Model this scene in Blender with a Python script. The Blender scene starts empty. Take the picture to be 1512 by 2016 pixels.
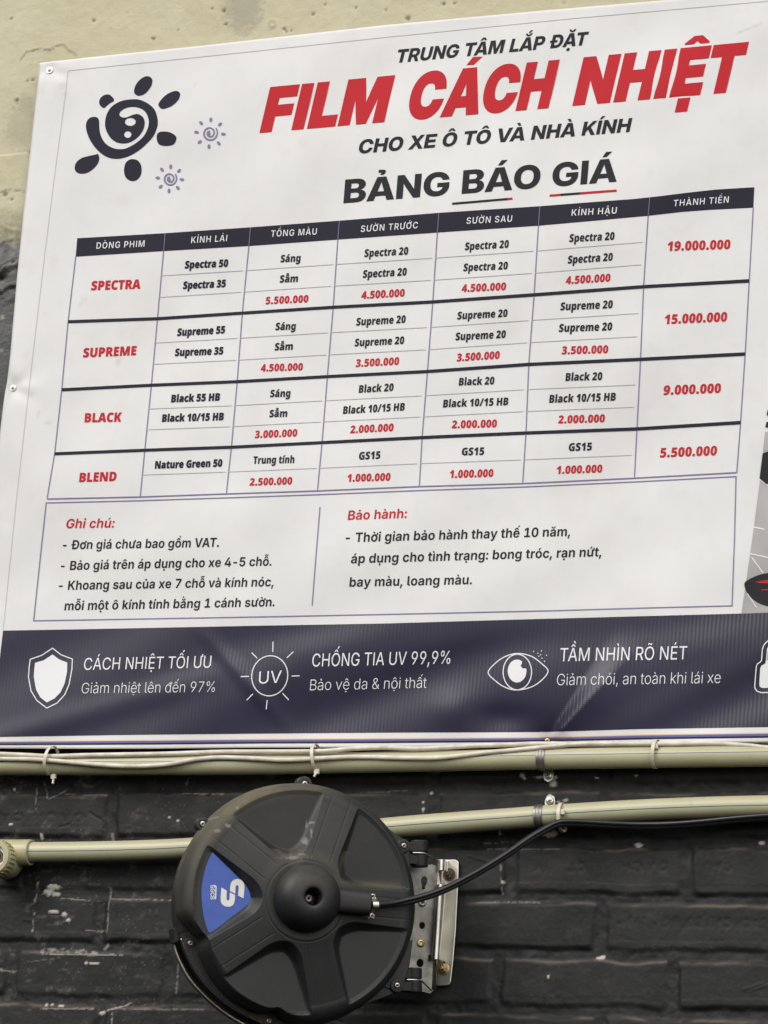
import bpy, bmesh, math, random, unicodedata
import numpy as np
from mathutils import Vector, Matrix, noise
from mathutils.geometry import delaunay_2d_cdt

SC = bpy.context.scene
COL = SC.collection
random.seed(7)
rng = np.random.default_rng(5)

# ---------------------------------------------------------------- camera
YAW, PITCH, ROLL = math.radians(-21.145), math.radians(16.788), math.radians(4.23)
FPX, DIST = 6000.0, 4.0
def camera_basis():
    cy, sy, cp, sp = math.cos(YAW), math.sin(YAW), math.cos(PITCH), math.sin(PITCH)
    f = np.array([sy * cp, cy * cp, sp]); r = np.array([cy, -sy, 0.0]); u = np.cross(r, f)
    cr, sr = math.cos(ROLL), math.sin(ROLL)
    return r * cr + u * sr, u * cr - r * sr, f
RT, UP, FW = camera_basis()
CAM = -FW * DIST
cam_data = bpy.data.cameras.new('camera')
cam_data.sensor_width = 36.0
cam_data.lens = FPX / 2016.0 * 36.0
cam_data.clip_start = 0.05
cam_data.clip_end = 200.0
cam = bpy.data.objects.new('camera', cam_data)
COL.objects.link(cam)
cam.matrix_world = Matrix(((RT[0], UP[0], -FW[0], CAM[0]), (RT[1], UP[1], -FW[1], CAM[1]),
                           (RT[2], UP[2], -FW[2], CAM[2]), (0, 0, 0, 1)))
SC.camera = cam

# ---------------------------------------------------------------- daylight (open shade)
SUN_EL, SUN_AZ = math.radians(37), math.radians(-36)      # azimuth measured from the wall's normal, minus = from the left
world = bpy.data.worlds.new('World'); SC.world = world; world.use_nodes = True
wn = world.node_tree; wn.nodes.clear()
sky = wn.nodes.new('ShaderNodeTexSky'); sky.sky_type = 'NISHITA'; sky.sun_disc = False
sky.sun_elevation = SUN_EL; sky.sun_rotation = math.pi + SUN_AZ; sky.dust_density = 3.0; sky.air_density = 1.0
hsv = wn.nodes.new('ShaderNodeHueSaturation'); hsv.inputs['Saturation'].default_value = 0.25
bgn = wn.nodes.new('ShaderNodeBackground'); bgn.inputs['Strength'].default_value = 0.085
won = wn.nodes.new('ShaderNodeOutputWorld')
wn.links.new(sky.outputs[0], hsv.inputs['Color']); wn.links.new(hsv.outputs[0], bgn.inputs['Color'])
wn.links.new(bgn.outputs[0], won.inputs['Surface'])
sl = bpy.data.lights.new('sun', 'SUN'); sl.energy = 1.5; sl.angle = math.radians(32); sl.color = (1.0, 0.968, 0.915)
so = bpy.data.objects.new('sun', sl); COL.objects.link(so)
sd = Vector((math.sin(SUN_AZ) * math.cos(SUN_EL), -math.cos(SUN_AZ) * math.cos(SUN_EL), math.sin(SUN_EL)))
so.rotation_euler = sd.to_track_quat('Z', 'Y').to_euler(); so.location = (-1, -4, 5)
SC.view_settings.view_transform = 'Standard'; SC.view_settings.look = 'None'
SC.view_settings.gamma = 1.0; SC.view_settings.use_curve_mapping = False
SC.view_settings.exposure = 0.62

# ---------------------------------------------------------------- measuring: a point of the photo on a plane at depth d off the wall
def P(px, py, d=0.0):
    px = np.asarray(px, float); py = np.asarray(py, float); d = np.asarray(d, float)
    px, py, d = np.broadcast_arrays(px, py, d)
    v = (px - 756.0)[..., None] * RT - (py - 1008.0)[..., None] * UP + FPX * FW
    t = (-d - CAM[1]) / v[..., 1]
    return CAM + t[..., None] * v
def PX(w):
    """photo pixel of world points"""
    q = np.asarray(w, float) - CAM
    z = q @ FW
    return np.stack([756.0 + FPX * (q @ RT) / z, 1008.0 - FPX * (q @ UP) / z], -1)

# ---------------------------------------------------------------- materials
def mat(name, col, rough=0.5, metal=0.0, var=0.06, vscale=25.0, bump=0.0, bscale=200.0, spec=0.5, dark=None, coat=0.0):
    m = bpy.data.materials.new(name); m.use_nodes = True
    nt = m.node_tree; b = nt.nodes['Principled BSDF']
    b.inputs['Roughness'].default_value = rough; b.inputs['Metallic'].default_value = metal
    b.inputs['Specular IOR Level'].default_value = spec
    b.inputs['Coat Weight'].default_value = coat
    tc = nt.nodes.new('ShaderNodeTexCoord')
    n = nt.nodes.new('ShaderNodeTexNoise'); n.inputs['Scale'].default_value = vscale; n.inputs['Detail'].default_value = 6
    nt.links.new(tc.outputs['Object'], n.inputs['Vector'])
    r = nt.nodes.new('ShaderNodeMapRange')
    r.inputs['From Min'].default_value = 0.3; r.inputs['From Max'].default_value = 0.7
    nt.links.new(n.outputs['Fac'], r.inputs['Value'])
    mx = nt.nodes.new('ShaderNodeMix'); mx.data_type = 'RGBA'
    d = dark if dark else tuple(c * (1 - 2 * var) for c in col)
    l = tuple(min(1, c * (1 + (0 if dark else var))) for c in col)
    mx.inputs['A'].default_value = (*d, 1); mx.inputs['B'].default_value = (*l, 1)
    nt.links.new(r.outputs[0], mx.inputs['Factor']); nt.links.new(mx.outputs['Result'], b.inputs['Base Color'])
    if bump:
        n2 = nt.nodes.new('ShaderNodeTexNoise'); n2.inputs['Scale'].default_value = bscale; n2.inputs['Detail'].default_value = 5
        nt.links.new(tc.outputs['Object'], n2.inputs['Vector'])
        bp = nt.nodes.new('ShaderNodeBump'); bp.inputs['Strength'].default_value = bump; bp.inputs['Distance'].default_value = 0.002
        nt.links.new(n2.outputs['Fac'], bp.inputs['Height']); nt.links.new(bp.outputs[0], b.inputs['Normal'])
    return m

def vinyl(name, col, rough=0.62, var=0.02, ribs=0.05, spec=0.13):
    """printed banner vinyl: faint vertical weave, light grime"""
    m = mat(name, col, rough, 0, var, 9.0, spec=spec)
    nt = m.node_tree; b = nt.nodes['Principled BSDF']
    tc = [n for n in nt.nodes if n.type == 'TEX_COORD'][0]
    w = nt.nodes.new('ShaderNodeTexWave'); w.bands_direction = 'X'; w.inputs['Scale'].default_value = 62.0
    w.inputs['Distortion'].default_value = 1.4; w.inputs['Detail'].default_value = 2; w.inputs['Detail Scale'].default_value = 1.5
    w2 = nt.nodes.new('ShaderNodeTexWave'); w2.bands_direction = 'Z'; w2.inputs['Scale'].default_value = 140.0
    w2.inputs['Distortion'].default_value = 1.0
    a = nt.nodes.new('ShaderNodeMath'); a.operation = 'MULTIPLY_ADD'; a.inputs[1].default_value = 0.10
    for q in (w, w2): nt.links.new(tc.outputs['Object'], q.inputs['Vector'])
    nt.links.new(w2.outputs['Fac'], a.inputs[0]); nt.links.new(w.outputs['Fac'], a.inputs[2])
    n3 = nt.nodes.new('ShaderNodeTexNoise'); n3.inputs['Scale'].default_value = 7.0
    nt.links.new(tc.outputs['Object'], n3.inputs['Vector'])
    k = nt.nodes.new('ShaderNodeMath'); k.operation = 'MULTIPLY'; nt.links.new(a.outputs[0], k.inputs[0]); nt.links.new(n3.outputs['Fac'], k.inputs[1])
    bp = nt.nodes.new('ShaderNodeBump'); bp.inputs['Strength'].default_value = ribs; bp.inputs['Distance'].default_value = 0.001
    nt.links.new(k.outputs[0], bp.inputs['Height']); nt.links.new(bp.outputs[0], b.inputs['Normal'])
    return m

M = {}
M['vinyl'] = vinyl('banner_vinyl', (0.695, 0.692, 0.688), 0.5, .03, .07, .3)
def grime(m):
    """smudges left on the white vinyl: a broad faint tone and the marks seen in the photo"""
    nt = m.node_tree; b = nt.nodes['Principled BSDF']; src = b.inputs['Base Color'].links[0].from_socket
    at = nt.nodes.new('ShaderNodeAttribute'); at.attribute_name = 'grime'
    mx = nt.nodes.new('ShaderNodeMix'); mx.data_type = 'RGBA'; mx.inputs['B'].default_value = (0.42, 0.39, 0.34, 1)
    nt.links.new(src, mx.inputs['A']); nt.links.new(at.outputs['Fac'], mx.inputs['Factor']); nt.links.new(mx.outputs['Result'], b.inputs['Base Color'])
grime(M['vinyl'])
M['white'] = vinyl('white_ink', (0.76, 0.76, 0.77))
M['navy'] = vinyl('navy_ink', (0.020, 0.019, 0.032))
M['band'] = vinyl('navy_band_ink', (0.021, 0.019, 0.042), 0.34, 0.10, 0.17, 0.30)
M['ink'] = vinyl('dark_grey_ink', (0.022, 0.022, 0.026))
M['red'] = vinyl('red_ink', (0.49, 0.021, 0.029))
M['purple'] = vinyl('purple_ink', (0.23, 0.20, 0.34))
M['hair'] = vinyl('hairline_ink', (0.52, 0.51, 0.54))
M['violet'] = vinyl('violet_ink', (0.12, 0.11, 0.30))
M['peach'] = vinyl('peach_ink', (0.72, 0.55, 0.36))
M['road'] = vinyl('grey_picture_ink', (0.43, 0.42, 0.42), 0.55, 0.10)
M['pipe'] = None
M['steel'] = mat('zinc_plated_steel', (0.62, 0.60, 0.53), 0.36, 1.0, 0.10, 40, 0.05, 90)
M['dull_steel'] = mat('dull_zinc_steel', (0.27, 0.265, 0.235), 0.48, 0.85, 0.22, 60, 0.08, 120)
M['chrome'] = mat('polished_steel_rod', (0.82, 0.77, 0.62), 0.34, 1.0, 0.05, 20)
M['brass'] = mat('yellow_passivated_steel', (0.52, 0.40, 0.20), 0.38, 1.0, 0.12, 80, 0.1, 200)
M['rust'] = mat('rusty_brown_bolt', (0.16, 0.11, 0.075), 0.7, 0.3, 0.2, 150, 0.3, 300)
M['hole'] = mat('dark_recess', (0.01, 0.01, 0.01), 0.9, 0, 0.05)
M['screw_slot'] = mat('dark_screw_slot', (0.03, 0.03, 0.03), 0.8, 0, 0.05)
M['black_plastic'] = mat('black_moulded_plastic', (0.015, 0.0155, 0.016), 0.52, 0, 0.10, 30, 0.10, 700, 0.4)
M['cable_black'] = mat('black_cable_sheath', (0.016, 0.016, 0.018), 0.34, 0, 0.10, 50, 0.03, 400)
M['cable_white'] = mat('dusty_white_cable_sheath', (0.72, 0.68, 0.58), 0.5, 0, 0.1, 60, 0.1, 300, dark=(0.50, 0.45, 0.36))
M['tie'] = mat('translucent_white_nylon', (0.62, 0.58, 0.47), 0.4, 0, 0.08, 80)
M['fitting'] = mat('olive_plastic_fitting', (0.45, 0.42, 0.24), 0.42, 0, 0.1, 35, 0.05, 120, dark=(0.35, 0.32, 0.20))
M['tape'] = mat('white_thread_tape', (0.78, 0.77, 0.72), 0.6, 0, 0.05, 100, 0.4, 350)
M['sticker'] = mat('blue_sticker', (0.052, 0.115, 0.46), 0.42, 0, 0.06, 60)
M['sticker_white'] = mat('white_sticker_print', (0.80, 0.79, 0.74), 0.42, 0, 0.03, 60)
M['chip'] = mat('bare_white_plaster', (0.62, 0.59, 0.53), 0.85, 0, 0.12, 200, 0.5, 500)

# ---------------------------------------------------------------- object helpers
def mesh_obj(name, verts, faces, mats, parent=None, loc=None, smooth=False, midx=None):
    me = bpy.data.meshes.new(name)
    v = np.asarray(verts, float)
    if loc is not None: v = v - np.asarray(loc)
    me.from_pydata(v.tolist(), [], [tuple(int(i) for i in f) for f in faces])
    if not isinstance(mats, (list, tuple)): mats = [mats]
    for m in mats: me.materials.append(m)
    if midx is not None: me.polygons.foreach_set('material_index', np.asarray(midx, dtype=np.int32))
    if smooth: me.polygons.foreach_set('use_smooth', np.ones(len(me.polygons), dtype=bool))
    me.update()
    o = bpy.data.objects.new(name, me); COL.objects.link(o)
    if parent is not None: o.parent = parent
    return o
def thing(name, label, cat, loc=(0, 0, 0), group=None):
    o = bpy.data.objects.new(name, None); COL.objects.link(o)
    o.empty_display_size = 0.03; o.location = loc
    return tag(o, label, cat, group)
def tag(o, label, cat, group=None):
    o['label'] = label; o['category'] = cat
    if group: o['group'] = group
    return o

class MB:
    """collects faces for one mesh (world or local coordinates)"""
    def __init__(s): s.v = []; s.f = []; s.m = []; s.mats = []
    def mi(s, m):
        if m not in s.mats: s.mats.append(m)
        return s.mats.index(m)
    def add(s, verts, faces, m):
        o = len(s.v); k = s.mi(m)
        s.v.extend([tuple(map(float, p)) for p in verts])
        for f in faces: s.f.append(tuple(int(i) + o for i in f)); s.m.append(k)
    def build(s, name, parent=None, loc=None, smooth=False):
        return mesh_obj(name, s.v, s.f, s.mats, parent, loc, smooth, s.m)

def frames(path):
    path = [Vector(p) for p in path]; n = len(path); T = []
    for i in range(n):
        a = path[max(i - 1, 0)]; b = path[min(i + 1, n - 1)]; T.append((b - a).normalized())
    ref = Vector((0, 0, 1)) if abs(T[0].z) < 0.9 else Vector((1, 0, 0))
    N = []; u = (ref - T[0] * ref.dot(T[0])).normalized()
    for i in range(n):
        u = (u - T[i] * u.dot(T[i])).normalized(); N.append((u.copy(), T[i].cross(u)))
    return path, T, N
def tube(mb, path, r, m, seg=14, caps=True, prof=None):
    p, T, N = frames(path); vs = []; fs = []
    prof = prof or [(math.cos(2 * math.pi * k / seg), math.sin(2 * math.pi * k / seg)) for k in range(seg)]
    k = len(prof)
    for i in range(len(p)):
        rr = r[i] if isinstance(r, (list, tuple)) else r
        for a, b in prof: vs.append(p[i] + N[i][0] * a * rr + N[i][1] * b * rr)
    for i in range(len(p) - 1):
        for j in range(k):
            fs.append((i * k + j, i * k + (j + 1) % k, (i + 1) * k + (j + 1) % k, (i + 1) * k + j))
    if caps: fs += [tuple(reversed(range(k))), tuple(range((len(p) - 1) * k, len(p) * k))]
    mb.add(vs, fs, m)
def lathe(mb, prof, m, seg=48, mtx=None, cap_ends=False):
    """prof: list of (radius, z); axis z"""
    vs = []; fs = []; n = len(prof)
    for k in range(seg):
        a = 2 * math.pi * k / seg
        for r, z in prof:
            q = Vector((r * math.cos(a), r * math.sin(a), z)); vs.append(mtx @ q if mtx else q)
    for k in range(seg):
        k2 = (k + 1) % seg
        for i in range(n - 1): fs.append((k * n + i, k2 * n + i, k2 * n + i + 1, k * n + i + 1))
    if cap_ends:
        fs.append(tuple(k * n + n - 1 for k in range(seg))); fs.append(tuple(k * n for k in reversed(range(seg))))
    mb.add(vs, fs, m)
def prism(mb, poly, z0, z1, m, mtx=None):
    """poly: 2-D outline counter-clockwise, extruded z0..z1"""
    n = len(poly); T = (lambda q: mtx @ Vector(q)) if mtx else (lambda q: Vector(q))
    vs = [T((x, y, z0)) for x, y in poly] + [T((x, y, z1)) for x, y in poly]
    fs = [tuple(reversed(range(n))), tuple(range(n, 2 * n))] + [(i, (i + 1) % n, n + (i + 1) % n, n + i) for i in range(n)]
    mb.add(vs, fs, m)
def bevel(o, w, seg=2):
    md = o.modifiers.new('bevel', 'BEVEL'); md.width = w; md.segments = seg; md.limit_method = 'ANGLE'; md.angle_limit = math.radians(35)
    return o
def spline(pts, n=6, closed=False):
    pts = [np.asarray(p, float) for p in pts]; out = []; L = len(pts)
    rngi = range(L if closed else L - 1)
    for i in rngi:
        p0 = pts[(i - 1) % L] if closed else pts[max(i - 1, 0)]
        p1, p2 = pts[i], pts[(i + 1) % L]
        p3 = pts[(i + 2) % L] if closed else pts[min(i + 2, L - 1)]
        for k in range(n):
            t = k / n
            out.append(0.5 * (2 * p1 + (p2 - p0) * t + (2 * p0 - 5 * p1 + 4 * p2 - p3) * t * t + (3 * p1 - p0 - 3 * p2 + p3) * t ** 3))
    if not closed: out.append(pts[-1])
    return out

# ---------------------------------------------------------------- lettering: outlines kept as numbers, filled by triangulation
OUTLINES = {
 'head': (728, {
32:(269,),
66:(647,(92,0,0,728,608,0,163,0,225,-47,115,-83,0,-55,1,-42,-67,-66,-119,-44,-84,-9,0,-1,93,-3,147,-44,87,-77,0,-51,1,-60,-119,-93,-225,-53,-160,0),(440,136,246,0,95,0,107,44,0,39,1,26,-47,38,-87,20,-62,0,-248,0),(440,433,226,0,55,0,81,19,45,36,0,24,1,36,-95,43,-82,0,-226,0)),
67:(728,(750,-12,-199,0,-315,89,-183,168,0,118,1,119,183,169,319,88,200,0,135,0,227,-39,175,-73,109,-103,16,-62,-360,0,-9,28,-49,46,-75,31,-97,17,-58,0,-111,0,-153,-53,-79,-99,0,-69,1,-68,81,-98,155,-53,112,0,59,0,97,16,77,32,53,45,12,28,358,0,-15,-63,-107,-102,-173,-73,-225,-39)),
69:(621,(92,0,0,728,1088,0,0,-152,-732,0,0,-137,676,0,0,-147,-676,0,0,-140,732,0,0,-152)),
70:(594,(92,0,0,728,1054,0,0,-152,-698,0,0,-153,656,0,0,-146,-656,0,0,-277)),
71:(738,(754,-12,-211,0,-315,93,-175,169,0,113,1,119,185,169,317,88,198,0,129,0,229,-37,177,-69,113,-95,10,-58,-362,0,-9,24,-45,38,-69,27,-93,15,-60,0,-111,0,-155,-53,-81,-98,0,-70,1,-69,83,-98,161,-52,114,0,93,0,135,32,73,56,0,38,78,-3,-366,0,0,130,638,0,0,-99,1,-93,-167,-139,-295,-78)),
72:(723,(92,0,0,728,356,0,0,-282,548,0,0,282,356,0,0,-728,-356,0,0,294,-548,0,0,-294)),
73:(271,(92,0,0,728,358,0,0,-728)),
75:(709,(354,126,0,219,49,31,101,61,99,62,50,31,322,198,418,0,-610,-366,-32,0),(92,0,0,728,356,0,0,-178,0,-197,0,-85,0,-268),(1002,0,-390,310,214,134,586,-444)),
76:(567,(92,0,0,728,356,0,0,-576,644,0,0,-152)),
77:(910,(92,0,0,728,528,0,182,-280,17,-27,45,-76,45,-83,41,-76,12,-26,-92,0,13,26,41,76,45,83,43,76,16,27,180,280,528,0,0,-728,-350,0,0,312,1,24,5,74,7,86,5,87,0,39,42,0,-21,-40,-47,-89,-45,-85,-41,-72,-16,-24,-204,-312,-290,0,-208,312,-13,24,-43,72,-47,85,-47,89,-24,40,48,0,1,-39,7,-87,5,-86,5,-74,0,-24,0,-312)),
78:(732,(92,0,0,728,368,0,408,-327,23,-18,71,-60,77,-70,34,-32,-42,-48,-3,37,-5,94,-1,87,0,26,0,311,356,0,0,-728,-368,0,-376,299,-27,23,-83,71,-97,90,-52,47,68,15,9,-53,7,-96,1,-75,0,-22,0,-299)),
79:(747,(746,-12,-195,0,-315,89,-183,168,0,118,1,119,185,169,317,88,196,0,199,0,317,-88,185,-169,0,-119,1,-118,-183,-168,-315,-89),(746,144,105,0,153,52,83,98,0,69,1,70,-81,99,-151,52,-104,0,-101,0,-151,-52,-81,-99,0,-70,1,-69,83,-98,153,-52)),
80:(640,(92,0,0,728,598,0,169,0,249,-61,135,-110,0,-76,1,-76,-133,-111,-247,-60,-170,0,-394,0,0,148,370,0,71,0,103,24,57,45,0,30,1,30,-55,44,-101,25,-70,0,-216,0,0,-580)),
82:(658,(92,0,0,728,602,0,169,0,249,-61,135,-110,0,-76,1,-74,-139,-108,-255,-59,-174,0,-364,0,0,140,360,0,71,0,101,25,57,46,0,30,1,30,-55,45,-101,25,-70,0,-220,0,0,-581),(906,0,-324,329,370,0,330,-329)),
83:(670,(674,-12,-193,0,-271,59,-141,113,0,81,340,0,3,-35,67,-49,123,-26,82,0,75,0,109,20,63,35,0,23,1,20,-51,31,-109,22,-88,9,-148,15,-213,22,-215,105,0,79,1,68,145,102,259,57,172,0,177,0,253,-57,141,-107,6,-75,-330,0,-7,45,-127,51,-104,0,-63,0,-99,-19,-57,-34,0,-22,1,-20,49,-28,105,-22,82,-8,128,-13,121,-12,177,-36,113,-51,55,-67,0,-42,1,-74,-141,-104,-269,-56)),
84:(646,(42,576,0,152,1210,0,0,-152,-428,0,0,-576,-356,0,0,576)),
85:(705,(704,-12,-185,0,-275,67,-151,121,0,80,0,472,348,0,0,-457,1,-38,69,-59,121,-34,80,0,79,0,121,34,69,58,0,39,0,457,346,0,0,-472,1,-80,-151,-121,-275,-67)),
86:(729,(504,0,-500,728,390,0,202,-316,49,-80,97,-170,52,-92,-104,0,49,92,95,170,46,80,192,316,386,0,-486,-728)),
88:(721,(6,0,614,436,0,-132,-562,424,402,0,138,-109,33,-24,59,-49,59,-48,28,-24,-100,0,31,24,59,48,61,49,32,24,138,109,394,0,-548,-414,0,124,598,-438,-414,0,-180,138,-23,20,-49,38,-47,39,-24,19,48,0,-23,-19,-47,-39,-49,-38,-26,-20,-188,-138)),
192:(740,(4,0,500,728,470,0,502,-728,-398,0,-194,316,-47,81,-93,165,-50,95,96,0,-49,-95,-95,-165,-50,-81,-200,-316),(350,138,0,139,782,0,0,-139),(642,790,-274,156,322,0,184,-156)),
193:(740,(4,0,500,728,470,0,502,-728,-398,0,-194,316,-47,81,-93,165,-50,95,96,0,-49,-95,-95,-165,-50,-81,-200,-316),(350,138,0,139,782,0,0,-139),(608,790,184,156,322,0,-274,-156)),
194:(740,(4,0,500,728,470,0,502,-728,-398,0,-194,316,-47,81,-93,165,-50,95,96,0,-49,-95,-95,-165,-50,-81,-200,-316),(350,138,0,139,782,0,0,-139),(618,792,-254,0,0,1,244,153,260,0,250,-153,0,-1,-254,0,-126,80)),
205:(271,(92,0,0,728,358,0,0,-728),(138,790,184,156,322,0,-274,-156)),
212:(747,(746,-12,-195,0,-315,89,-183,168,0,118,1,119,185,169,317,88,196,0,199,0,317,-88,185,-169,0,-119,1,-118,-183,-168,-315,-89),(746,144,105,0,153,52,83,98,0,69,1,70,-81,99,-151,52,-104,0,-101,0,-151,-52,-81,-99,0,-70,1,-69,83,-98,153,-52),(622,792,-252,0,0,1,242,153,262,0,250,-153,0,-1,-254,0,-126,80)),
272:(761,(744,0,-388,0,0,149,370,0,133,0,171,48,85,96,0,71,1,71,-83,96,-173,48,-132,0,-372,0,0,149,394,0,223,0,327,-90,181,-163,0,-111,1,-111,-177,-164,-325,-89),(558,728,0,-728,-356,0,0,728),(20,306,0,115,816,0,0,-115)),
7842:(740,(4,0,500,728,470,0,502,-728,-398,0,-194,316,-47,81,-93,165,-50,95,96,0,-49,-95,-95,-165,-50,-81,-200,-316),(350,138,0,139,782,0,0,-139),(836,790,-204,0,72,61,5,3,-3,4,-8,0,-158,0,0,88,170,0,93,0,101,-24,33,-38,-19,-44,-30,-20)),
7854:(740,(4,0,500,728,470,0,502,-728,-398,0,-194,316,-47,81,-93,165,-50,95,96,0,-49,-95,-95,-165,-50,-81,-200,-316),(350,138,0,139,782,0,0,-139),(742,783,-103,0,-161,42,-95,71,0,44,196,0,1,-31,93,-40,74,0,71,0,93,40,0,31,198,0,1,-44,-95,-71,-161,-42),(642,957,154,141,266,0,-228,-141)),
7862:(740,(4,0,500,728,470,0,502,-728,-398,0,-194,316,-47,81,-93,165,-50,95,96,0,-49,-95,-95,-165,-50,-81,-200,-316),(350,138,0,139,782,0,0,-139),(742,786,-103,0,-161,41,-95,72,0,44,196,0,1,-31,93,-40,74,0,71,0,93,40,0,31,198,0,1,-44,-95,-71,-161,-42),(740,-237,-81,0,-105,49,0,37,1,38,107,48,82,0,83,0,107,-48,0,-38,1,-37,-105,-49)),
7878:(621,(92,0,0,728,1088,0,0,-152,-732,0,0,-137,676,0,0,-147,-676,0,0,-140,732,0,0,-152),(512,792,-252,0,0,1,242,153,262,0,250,-153,0,-1,-254,0,-126,80),(636,-237,-81,0,-105,49,0,37,1,38,107,48,82,0,83,0,107,-48,0,-38,1,-37,-105,-49)),
 }),
 'heavy': (728, {
32:(269,),
67:(738,(756,-11,-197,0,-319,87,-185,167,0,120,1,122,189,167,321,86,196,0,139,0,233,-39,177,-73,111,-104,14,-65,-406,0,-7,25,-39,40,-65,27,-85,15,-54,0,-97,0,-137,-47,-69,-90,0,-64,1,-64,73,-90,137,-46,98,0,53,0,87,15,67,28,43,39,8,25,406,0,-11,-56,-99,-102,-171,-78,-235,-45)),
70:(596,(86,0,0,728,1062,0,0,-167,-662,0,0,-144,612,0,0,-161,-612,0,0,-256)),
72:(737,(86,0,0,728,400,0,0,-274,502,0,0,274,400,0,0,-728,-400,0,0,287,-502,0,0,-287)),
73:(286,(84,0,0,728,402,0,0,-728)),
76:(571,(86,0,0,728,400,0,0,-562,610,0,0,-166)),
77:(939,(86,0,0,728,614,0,130,-228,17,-29,45,-90,47,-101,39,-92,12,-32,-92,0,13,32,39,92,45,101,45,90,16,29,128,228,616,0,0,-728,-398,0,0,281,1,25,5,81,7,96,7,97,0,42,34,0,-17,-44,-47,-97,-45,-94,-43,-79,-16,-27,-168,-281,-328,0,-172,281,-15,27,-43,79,-49,94,-47,97,-20,44,42,0,1,-42,5,-97,7,-96,7,-81,0,-25,0,-281)),
78:(752,(86,0,0,728,420,0,352,-286,33,-27,75,-68,77,-81,36,-44,-42,-32,-3,40,-9,102,-5,98,0,31,0,267,406,0,0,-728,-422,0,-328,266,-39,33,-85,77,-87,90,-50,52,62,6,9,-51,11,-100,7,-82,0,-25,0,-266)),
84:(670,(46,561,0,167,1248,0,0,-167,-424,0,0,-561,-400,0,0,561)),
193:(778,(20,0,480,728,544,0,492,-728,-452,0,-166,282,-53,92,-97,187,-46,98,102,0,-45,-98,-93,-187,-54,-92,-166,-282),(378,129,0,152,800,0,0,-152),(634,801,170,98,350,0,-262,-98)),
7878:(623,(86,0,0,728,1092,0,0,-167,-692,0,0,-115,636,0,0,-161,-636,0,0,-119,690,0,0,-166),(504,801,-298,0,0,1,282,97,282,0,288,-97,0,-1,-298,0,-130,49),(430,-240,0,184,402,0,0,-184)),
 }),
 'table': (714, {
32:(260,),
46:(299,(90,83,1,50,117,46,96,0,93,0,115,-47,0,-49,1,-48,-115,-47,-90,0,-95,0,-115,47)),
47:(445,(10,0,532,714,346,0,-532,-714)),
48:(565,(1060,356,1,-84,-49,-134,-115,-97,-189,-51,-140,0,-167,0,-221,87,-103,163,0,116,1,119,97,163,221,86,178,0,171,0,219,-86,109,-165),(442,356,1,-71,21,-95,53,-48,50,0,53,0,51,47,23,96,0,71,1,72,-21,95,-49,49,-52,0,-49,0,-51,-49,-19,-95)),
49:(565,(892,0,-378,0,0,358,1,13,1,50,5,59,0,24,-21,-14,-39,-23,-22,-9,-152,-67,-202,117,476,206,336,0)),
50:(565,(1046,0,-988,0,0,125,330,177,105,58,115,70,45,49,0,26,1,31,-75,30,-56,0,-63,0,-127,-37,-82,-39,-200,120,65,32,143,52,183,30,128,0,141,0,205,-51,117,-88,0,-57,1,-57,-77,-93,-163,-96,-128,-62,-118,-59,0,-5,514,0)),
51:(565,(1008,554,1,-47,-81,-71,-133,-47,-84,-13,0,-3,165,-11,175,-83,0,-75,1,-60,-123,-97,-251,-57,-196,0,-127,0,-185,20,-94,19,0,158,91,-24,187,-23,78,0,133,0,101,39,0,36,1,25,-49,36,-125,18,-116,0,-84,0,0,143,86,0,105,0,123,19,57,35,0,24,1,29,-83,28,-72,0,-55,0,-103,-17,-81,-20,-26,-9,-152,127,91,32,223,39,172,0,213,0,245,-89)),
52:(565,(1100,138,-154,0,0,-138,-368,0,0,138,-544,0,0,140,564,436,348,0,0,-434,154,0),(578,367,1,9,3,35,3,34,5,26,0,1,-10,0,-17,-22,-29,-30,-24,-19,-152,-121,226,0)),
53:(565,(626,468,117,0,187,-55,111,-102,0,-73,1,-80,-121,-111,-247,-57,-188,0,-115,0,-193,20,-76,19,0,156,75,-17,199,-28,84,0,69,0,95,21,49,41,0,30,1,42,-111,47,-112,0,-49,0,-95,-11,-40,-6,-134,35,52,375,780,0,0,-158,-464,0,-16,-97,35,4,67,5)),
54:(565,(68,302,1,62,35,122,89,108,161,82,251,48,178,0,45,0,119,-5,42,-3,0,-149,-39,5,-95,4,-66,0,-101,0,-139,-24,-83,-47,-43,-68,-4,-44,12,0,25,25,71,37,105,21,70,0,121,0,171,-54,93,-104,0,-74,1,-79,-117,-115,-215,-60,-150,0,-111,0,-189,38,-137,78,-75,118),(576,141,57,0,73,48,0,51,1,43,-59,46,-64,0,-43,0,-61,-23,-33,-35,0,-21,1,-20,19,-39,33,-31,51,-19)),
55:(565,(196,0,470,557,-590,0,0,157,986,0,0,-114,-476,-600)),
56:(565,(568,724,207,0,253,-87,0,-87,1,-42,-59,-64,-103,-49,-70,-19,73,-22,125,-52,79,-68,0,-44,1,-59,-109,-90,-221,-51,-170,0,-169,0,-221,49,-107,90,0,59,1,47,63,68,115,50,74,20,-59,21,-93,52,-53,65,0,40,1,57,117,77,211,39),(410,195,1,-31,81,-37,70,0,83,0,79,34,0,30,1,20,-41,35,-61,27,-30,10,-26,8,-43,-12,-67,-29,-37,-34),(566,587,-45,0,-63,-29,0,-24,1,-15,29,-27,49,-23,30,-10,31,10,53,21,31,26,0,18,1,24,-63,29)),
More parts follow.
